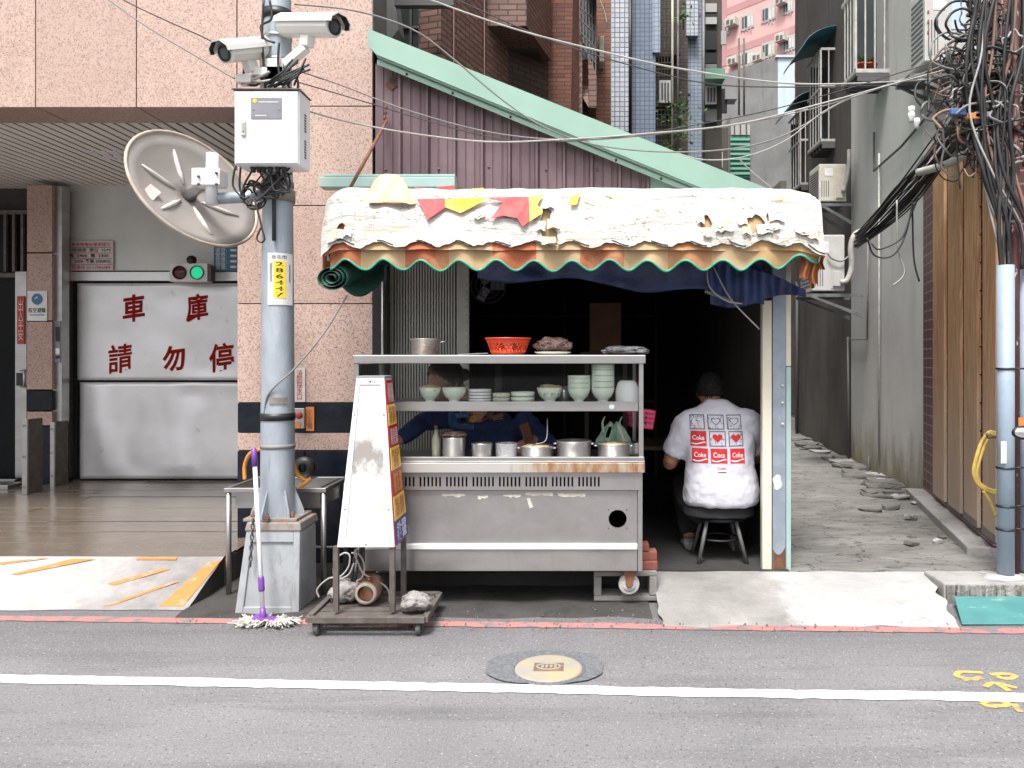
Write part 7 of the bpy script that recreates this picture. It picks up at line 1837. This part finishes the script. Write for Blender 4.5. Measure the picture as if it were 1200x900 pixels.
# thick curved conduit and the cable tangle
cd = thing('conduit', P(1110, 190, 5.6), 'thick pale conduit curving over the plank tops', 'conduit')
TUBE('pipe', mat('grey_conduit', (.42, .41, .38), .55, c2=(.34, .33, .30), ns=9), cd, [P(1076, 202, 6.4), P(1095, 197, 6.2), P(1115, 190, 6.0), P(1135, 178, 5.7), P(1155, 162, 5.4), P(1168, 155, 5.2)], .032, 12, 6)
ct = thing('cable_tangle', P(1160, 120, 5.0), 'dense tangle of black overhead cables knotted at the corner', 'cable')
rnd = random.Random(31)
def cab(pts, r, mm, jit=0, Y0=5.0, Y1=None):
    Y1 = Y0 if Y1 is None else Y1; n = len(pts)
    TUBE('cable', mm, ct, [P(px + rnd.uniform(-jit, jit), py + rnd.uniform(-jit, jit), Y0 + (Y1 - Y0) * i / (n - 1) + rnd.uniform(-.03, .03)) for i, (px, py) in enumerate(pts)], r, 6, 5)
mats_ = [m_cable] * 8 + [m_cable_grey, m_cable_white, m_cable_brown]
for k in range(34):      # bundle sweeping down to the alley
    f = rnd.random(); s = rnd.uniform(-1, 1)
    cab([(1165 + 14 * s, 60 + 60 * f), (1130 + 18 * s, 128 + 26 * f), (1100 + 16 * s, 170 + 18 * f), (1060 + 12 * s, 228 + 10 * s), (1020 + 4 * s, 270 + 8 * s), (1003, 282 + 8 * s)], rnd.uniform(.005, .011), mats_[k % 8 if rnd.random() < .8 else -1 - k % 2], 2.5, 5.0, 8.4)
for k in range(15):      # bundle running straight down into the pipes
    s = rnd.uniform(-1, 1); tgt = 1180 + rnd.uniform(-7, 7) if k % 3 else 1202 + rnd.uniform(-5, 5)
    cab([(1175 + 26 * s, -20), (1168 + 30 * s + rnd.uniform(-10, 10), 60), (1160 + 26 * s + rnd.uniform(-12, 12), 130), (1170 + 20 * s + rnd.uniform(-8, 8), 200), (tgt - 3 + 4 * s, 265), (tgt, 316)], rnd.uniform(.007, .014), rnd.choice(mats_), 3, 4.86, 4.88)
for k in range(120):      # knots and loops
    cx_, cy_ = rnd.uniform(1118, 1200), rnd.uniform(0, 190); rx_, ry_ = rnd.uniform(8, 34), rnd.uniform(8, 30); a0 = rnd.uniform(0, 6.28)
    cab([(cx_ + rx_ * math.cos(a0 + i * .55), cy_ + ry_ * math.sin(a0 + i * .55)) for i in range(rnd.randint(6, 12))], rnd.uniform(.004, .011), rnd.choice(mats_), 3, rnd.uniform(4.85, 5.2))
for k in range(45):
    cx_, cy_ = rnd.uniform(1098, 1160), rnd.uniform(70, 185); rx_, ry_ = rnd.uniform(10, 30), rnd.uniform(6, 40); a0 = rnd.uniform(0, 6.28)
    cab([(cx_ + rx_ * math.cos(a0 + i * .6) + i, cy_ + ry_ * math.sin(a0 + i * .6)) for i in range(rnd.randint(4, 9))], rnd.uniform(.004, .009), rnd.choice(mats_), 4, rnd.uniform(4.9, 5.4))
for k in range(10):      # verticals in the tangle
    x = rnd.uniform(1125, 1198); cab([(x, -20), (x + rnd.uniform(-8, 8), 60), (x + rnd.uniform(-14, 14), 150), (x + rnd.uniform(-10, 14), 185 + rnd.uniform(0, 40))], rnd.uniform(.005, .01), rnd.choice(mats_), 2, 5.0)
for pts, mm in (([(1022, 285), (1030, 293), (1055, 280), (1066, 255), (1075, 232)], m_cable), ([(1016, 280), (1025, 298), (1045, 300), (1060, 280), (1070, 240)], m_cable), ([(1069, 235), (1070, 300), (1077, 330)], m_cable), ([(1050, 235), (1052, 290), (1060, 320), (1046, 335)], m_cable_white), ([(1150, 160), (1158, 220), (1165, 250), (1180, 260), (1198, 258)], m_cable_white), ([(1143, 150), (1152, 200), (1160, 250), (1170, 290)], m_cable_white)):
    cab(pts, .008, mm, 1, 6.8 if pts[0][0] < 1100 else 4.9)
for k in range(5):
    a = P(rnd.uniform(1120, 1165), rnd.uniform(110, 145), 4.9)
    MB().box(a.x - .05, a.x + .05, a.y - .02, a.y + .02, a.z - .02, a.z + .02).build('splice_box', (m_black, m_cable_blue, m_plate_grey, m_black, m_plate_orange)[k], ct, bev=.006)
MB().bar(P(1196, 120, 5.3), P(1124, 150, 5.3), .05, .05).build('support_arm', m_bracket, ct)
for k in range(3): MB().lathe(P(1068 + k * 3 - (3 if k == 1 else 0), 130 + 7 * k, 7.4), [(.001, .05), (.03, .04), (.035, 0), (.02, -.02), (.03, -.05), (.001, -.05)], 12).build('insulator', m_ceramic_w, ct)
# ================================================================== buildings behind the shed
bb = thing('brick_building', (-1, 10.5, 0), 'brown brick apartment building with projecting bays behind the shed', 'building')
Zt = 9.5
BYf = 11.6
BOX('wall', m_brick, bb, WX(575, BYf), WX(716, BYf), BYf, BYf + .4, 1.0, Zt)
q0 = Vector((WX(517, 9.0), 9.0, 0)); q1 = Vector((WX(596, 10.85), 10.85, 0)); dq = (q1 - q0).normalized(); nq = Vector((-dq.y, dq.x, 0))
MB().prism([q0 + up * 1, q1 + up * 1, q1 + up * Zt, q0 + up * Zt], nq * .3).build('bay_wall', m_brick_soft, bb)
for px in (530, 566): 
    k = (px - CX) / FOC; t = (q0.x - k * q0.y) / (k * dq.y - dq.x); p = q0 + dq * t - nq * .02; TUBE('conduit_line', m_cable_brown, bb, [p + up * 2, p + up * 8], .009, 6)
# recess with dark window left of the bay
BOX('recess_wall', m_dark, bb, WX(405, 9.8), WX(535, 9.8), 9.8, 9.9, 1, Zt)
rw = pbox('window', m_window_glass, bb, 462, 500, 8, 150, 9.7, .03)
for px in (462, 480, 499): pbox('frame', m_cage_dk, rw, px, px + 2.5, 0, 150, 9.66, .04)
for py in (30, 75): pbox('frame', m_cage_dk, rw, 462, 501, py, py + 3, 9.665, .03)
pbox('reveal', m_brick, bb, 503, 519, 0, 160, 9.3, .2)
MB().prism([P(438, -10, 8.9), P(462, -10, 8.9), P(467, 34, 8.9), P(458, 46, 8.9), P(436, 30, 8.9)], (0, .3, 0)).build('stone_corner', m_stucco_mid, bb)
MB().prism([P(462, -6, 8.7), P(530, -10, 8.7), P(532, 6, 8.7), P(462, 6, 8.7)], (0, .1, 0)).build('window_canopy', m_cage_dk, bb)
# dark soffit and second projecting bay
def bay(pa, pb, py, Y, D, nm, mm):
    # bay whose slanted flank runs with dq and whose underside shows
    a = Vector((WX(pa, Y), Y, WZ(py, Y))); b = Vector((WX(pb, Y + D), Y + D, 0)); b.z = a.z
    MB().prism([a, b, Vector((b.x - .9, b.y + .0, a.z)), Vector((a.x - .9, a.y + .0, a.z))], (0, 0, 5)).build(nm, mm, bb)
bay(617, 646, 30, 10.2, 1.2, 'projecting_bay', m_brick_soft)
MB().prism([(WX(596, 10.9), 10.9, WZ(112, 10.9)), (WX(642, 11.5), 11.5, WZ(118, 11.5)), (WX(600, 11.5), 11.5, WZ(118, 11.5))], (0, 0, 6)).build('dark_return', m_dark_brick, bb)
BOX('shadow_soffit', m_dark_brick, bb, WX(594, 10.9), WX(634, 11.5), 10.95, 11.55, WZ(60, 10.95), WZ(52, 10.95))
# oriel with barred window and green canopy
oy = 10.9
MB().prism([P(668, 180, 11.55), P(672, -30, 11.55), P(679, -30, 11.0), P(679, 140, 11.0)], (.04, 0, 0)).build('pilaster', m_brick_soft, bb)
MB().prism([P(674, 100, 11.3), P(690, 126, oy), P(699, 126, oy), P(700, 100, 11.3)], (0, .35, .02)).build('oriel_sill', m_brick_soft, bb)
MB().prism([P(689, 62, oy), P(699, 88, oy), P(699, 125, oy), P(690, 125, oy)], (0, .5, 0)).build('oriel_flank', m_brick_soft, bb)
ow = pbox('oriel_window', m_window_glass, bb, 679, 699, -40, 70, 11.1, .05)
for k in range(6): MB().bar(P(679 + k * 3.6, -30, 10.95), P(680 + k * 3.6, 42 + k * 9, 10.95), .018, .018).build('window_bar', m_cage_dk, ow)
for k in range(6): MB().bar(P(679, -20 + k * 14, 10.94), P(699, -10 + k * 17, 10.94), .014, .014).build('window_bar', m_cage_dk, ow)
def gcan(u, v): a = u * 1.4; return P(688 + 22 * math.sin(a) * 1.1, -12 + 50 * (1 - math.cos(a)) * 1.1, 10.6 + .5 * v)
MB().grid(gcan, 8, 1).build('canopy', m_canopy_green, ow, solid=.01)
for k in range(4): MB().bar(gcan(.25 + .22 * k, 0), gcan(.25 + .22 * k, 1), .02, .02).build('canopy_rib', m_cage_dk, ow)
pbox('air_conditioner_box', m_ac_cream, bb, 702, 708, 42, 72, 11.3, .3, .01)

# blue tiled buildings
tt = thing('blue_tiled_building', (1.2, 15.5, 0), 'narrow pale blue tiled apartment building beside the brick building', 'building')
BOX('white_tile_wall', m_white_tile, tt, WX(716.5, 14), WX(738, 14), 14.0, 15.5, 1, 12)
BOX('shaded_tile_wall', m_blue_tile_dk, tt, WX(739, 14.2), WX(768, 14.2), 14.2, 15.5, 1, 12)
TUBE('down_pipe', m_black, tt, [P(738.5, -40, 13.95), P(738.5, 160, 13.95)], .03, 8)
BOX('tile_return', m_blue_tile, tt, WX(765, 14.1), WX(774, 14.1), 14.15, 14.4, WZ(60, 14.1), 12)
mg = thing('balcony_building', (2, 17, 0), 'dark building with stacked grilled balconies between the blue tiled blocks', 'building')
BOX('wall', m_dark_brick, mg, WX(760, 17), WX(806, 17), 17, 18.5, 1, 13)
for py0, py1, px0, px1 in ((-60, 64, 769, 797), (63, 125, 768, 789), (126, 176, 766, 792)):
    b = pbox('balcony', m_dark_brick, mg, px0, px1, py1 - 6, py1, 16.6, .4)
    for k in range(6): pbox('grille_bar', m_iron, b, px0 + (px1 - px0) * k / 6, px0 + (px1 - px0) * k / 6 + .8, py0 + 2, py1 - 6, 16.58, .01)
    for k in range(7): pbox('grille_bar', m_iron, b, px0, px1, py0 + 2 + (py1 - py0 - 8) * k / 7, py0 + 3 + (py1 - py0 - 8) * k / 7, 16.57, .008)
fw = pbox('window', m_plate_white, mg, 773, 786, 94, 120, 16.5, .05)
for k in range(3): pbox('louvre', m_ac_dark, fw, 775 + k * 3.5, 777 + k * 3.5, 97, 117, 16.49, .01)
for px, mm in ((788, m_cream), (794.5, m_cable_grey)): TUBE('down_pipe', mm, mg, [P(px, -40, 16.5), P(px, 180, 16.5)], .025, 8)
bt2 = thing('blue_tiled_tower', (2.6, 17, 0), 'pale blue tiled tower between the balconies and the pink building', 'building')
BOX('tile_wall', m_blue_tile, bt2, WX(799, 17.2), WX(823, 17.2), 17.2, 19, 1, 13)
BOX('tile_return', m_white_tile, bt2, WX(803.5, 17.0), WX(818, 17.0), 16.98, 17.19, WZ(42, 17), 13)
TUBE('down_pipe', m_cable_grey, bt2, [P(824.5, -40, 17), P(824.5, 190, 17)], .03, 8)
# trailing plants on the balconies
for i, (px, py, n, sp, lab) in enumerate(((797, 135, 90, .22, 'bushy green plant growing from a balcony over the shed roof'), (801, 18, 40, .12, 'small bright green plant on the upper balcony'), (792, 165, 50, .2, 'sparse trailing plant below the bushy balcony plant'))):
    pl = thing('balcony_plant', P(px, py + 12, 16.4), lab, 'plant'); m = MB(); rnd = random.Random(i); c = P(px, py, 16.4)
    for k in range(n):
        p = c + Vector((rnd.gauss(0, sp), rnd.gauss(0, .08), rnd.gauss(0, sp))); d = Vector((rnd.uniform(-1, 1), rnd.uniform(-1, .2), rnd.uniform(-.6, 1))).normalized(); t = d.orthogonal().normalized() * .03
        m.add([p, p + d * .06 + t, p + d * .12, p + d * .06 - t], [(0, 1, 2, 3)])
    m.build('leaves', m_leaf, pl); TUBE('stem', m_wood_dark, pl, [c - up * .3, c, c + up * .1], .012, 5)
# narrow service shaft with windows
sv = thing('service_building', (3, 20, 0), 'narrow dark service block with stacked windows and units', 'building')
BOX('wall', m_stucco_dk, sv, WX(824, 20), WX(846, 20), 20, 22, 1, 12)
for py, h, mm in ((4, 12, m_window_lt), (20, 8, m_ac), (36, 22, m_black), (62, 12, m_black), (100, 22, m_plate_white), (14, 6, m_black), (75, 10, m_stucco_mid), (128, 14, m_stucco_mid)):
    w_ = pbox('window', mm, sv, 827, 840, py, py + h, 19.9, .06)
    if mm is m_plate_white:
        for k in range(3): pbox('louvre', m_ac_dark, w_, 829 + k * 3.6, 831 + k * 3.6, py + 3, py + h - 3, 19.88, .01)
pbox('canopy_roof', m_canopy_green, sv, 826, 850, 80, 92, 19.5, .4)
pbox('upper_window', m_window_lt, sv, 845, 851, 36, 52, 19.95, .05)
# pink apartment building far behind
pk_ = thing('pink_building', (14, 52, 0), 'tall pink apartment building with window units far behind the alley', 'building')
k0 = Vector((WX(932, 46), 46, 0)); dk = Vector((-.92, 1, 0)).normalized(); nk = Vector((-dk.y, dk.x, 0)); nk = nk if nk.y < 0 else -nk
k1 = k0 + dk * 9.5
MB().prism([k0 + up * 6, k1 + up * 6, k1 + up * 36, k0 + up * 36], -nk * 1).build('wall', m_pink, pk_)
def pk_pt(px, py, off=0):
    k = (px - CX) / FOC; t = (k0.x - k * k0.y) / (k * dk.y - dk.x); p = k0 + dk * t; return Vector((p.x, p.y, WZ(py, p.y))) + nk * off
def pk_quad(name, mm, pxa, pxb, pya, pyb, th, par): # height given at the left edge, floors parallel to the wall
    a = pk_pt(pxa, pya); b = pk_pt(pxb, 0); zlo = pk_pt(pxa, pyb).z; zhi = a.z
    return MB().prism([Vector((a.x, a.y, zlo)), Vector((b.x, b.y, zlo)), Vector((b.x, b.y, zhi)), Vector((a.x, a.y, zhi))], nk * th).build(name, mm, par)
for py in (3, 51, 99): pk_quad('band', m_pink_dk, 842, 932, py + 11, py + 19, .02, pk_)
for pxa, pxb, py in ((869, 884, 19), (893, 909, 10), (893, 909, 52), (869, 884, 62), (918, 930, 0), (848, 856, 24), (918, 932, 44)):
    f = pk_quad('window', m_window_lt, pxa, pxb, py, py + 18, .05, pk_)
    pk_quad('pane', m_window_glass, pxa + 1.4, (pxa + pxb) / 2 - .5, py + 2, py + 15, .07, f); pk_quad('pane', m_grey_panel, (pxa + pxb) / 2 + .5, pxb - 1.4, py + 1.5, py + 13, .07, f)
    for k in range(4): pk_quad('window_bar', m_cage, pxa + k * (pxb - pxa) / 4, pxa + k * (pxb - pxa) / 4 + .6, py, py + 18, .10, f)
for pxa, py in ((855, 25), (913, 0), (913, 43), (857, 70), (886, 66)):
    f = pk_quad('window_unit', m_ac_cream, pxa, pxa + 11, py, py + 9, .5, pk_); pk_quad('grille', m_ac_dark, pxa + 1.5, pxa + 5, py + 2, py + 7, .52, f); pk_quad('grille', m_ac_dark, pxa + 6.3, pxa + 9.5, py + 1.5, py + 6, .52, f)
pk_quad('recess', m_pink_dk, 842, 852, -10, 80, .03, pk_)
# grey concrete building before it
gc = thing('concrete_building', (8, 30, 0), 'bare grey concrete building with a pale blue end wall', 'building')
g0 = Vector((WX(911, 28), 28, 0)); g1 = g0 + dk * 4.2
MB().prism([g0 + up * 1, g1 + up * 1, g1 + up * WZ(66, 28), g0 + up * WZ(66, 28)], -nk * .5).build('wall', m_stucco_mid, gc)
BOX('pale_end_wall', m_stucco_lt, gc, WX(911.5, 28), WX(931, 28), 28.02, 28.4, 1, WZ(66, 28))
BOX('parapet', m_stucco_lt, gc, WX(909, 27.95), WX(931, 27.95), 27.95, 28.45, WZ(67.4, 28), WZ(65, 28))
for px in (866, 872): TUBE('roof_pipe', m_iron, gc, [P(px, 140, 27), P(px, 45, 27)], .04, 6)
pbox('window_unit', m_stucco_mid, gc, 850, 864, 101, 116, 27.5, .6)
pbox('dark_opening', m_dark, gc, 843, 852, 104, 132, 27.6, .1)
lw = thing('low_grey_building', (6, 24, 0), 'low dark grey rendered building with a green shuttered window', 'building')
BOX('wall', m_stucco_mid, lw, WX(856, 24), WX(934, 24), 24, 26, 0, WZ(135, 24))
BOX('side_wall', m_stucco_dk, lw, WX(838, 24.4), WX(856, 24.4), 24.4, 26, 0, WZ(150, 24.4))
gs = pbox('green_shutter', mat('green_shutter_paint', (.03, .22, .16), .5), lw, 856, 879, 160, 208, 23.9, .05)
for k in range(8): pbox('shutter_slat', m_canopy_green, gs, 856, 879, 162 + k * 5.7, 164.5 + k * 5.7, 23.86, .03)
pbox('upper_sash', m_window_lt, lw, 857, 879, 146, 158, 23.9, .04)
for k in range(3): pbox('sash_bar', m_iron, lw, 860 + k * 7, 861.5 + k * 7, 145, 159, 23.87, .02)
# shack roofs below
pbox('drum', m_cream, lw, 834, 847, 178, 196, 23.5, .4)

# ================================================================== overhead wires
def wire(label, pts, r, mm, Y0, Y1):
    n = len(pts); o = TUBE('overhead_wire', mm, None, [P(px, py, Y0 + (Y1 - Y0) * i / (n - 1)) for i, (px, py) in enumerate(pts)], r * .58, 6, 8)
    tag(o, label, 'wire', 'overhead wires')
wire('thick white wire crossing high before the brick building', [(470, -14), (505, 0), (600, 33), (700, 59), (800, 81), (930, 98), (1060, 95), (1130, 88)], .010, m_cable_white, 5.0, 5.0)
wire('thin black wire running under the thick white wire', [(500, -16), (545, 4), (640, 45), (730, 74), (830, 98), (930, 102), (1050, 100)], .007, m_cable, 5.2, 5.2)
wire('pale wire sagging from the pole across the roof flashing', [(346, 82), (400, 100), (480, 130), (580, 156), (680, 164), (780, 156), (880, 143), (990, 117), (1130, 68)], .007, m_cable_grey, 4.72, 5.0)
wire('black wire sagging from the pole before the mauve wall', [(345, 95), (430, 120), (520, 147), (600, 165), (690, 164), (800, 149), (930, 122), (1130, 62)], .006, m_cable, 4.72, 5.0)
wire('lower grey wire sagging before the mauve wall', [(345, 125), (400, 141), (480, 156), (570, 166), (650, 164), (740, 158), (860, 146), (960, 122), (1070, 92), (1130, 76)], .009, m_cable_white, 4.72, 5.0)
wire('grey cable drooping along the roof flashing', [(345, 5), (400, 10), (445, 20), (490, 38), (530, 68), (590, 118), (640, 150), (700, 170), (780, 178), (860, 174), (920, 158), (990, 118), (1040, 100)], .009, m_cable_grey, 4.72, 5.4)
wire('lowest white wire ending over the roof flashing', [(790, 178), (824, 187), (870, 184), (920, 165), (975, 125), (1060, 92)], .007, m_cable_white, 5.3, 5.0)
wire('short white stay wire tied behind the awning', [(866, 186), (880, 200), (905, 221)], .007, m_cable_white, 5.3, 5.35)
wire('black wire leading to the garage-side security camera', [(120, -20), (145, 0), (190, 22), (235, 42), (258, 54)], .007, m_cable, 5.2, 4.45)
wire('grey wire hanging before the granite beam', [(110, -16), (128, 0), (175, 33), (230, 66), (275, 92)], .008, m_cable_grey, 5.2, 4.6)
for o in bpy.data.objects:
    if '_o' in o: del o['_o']
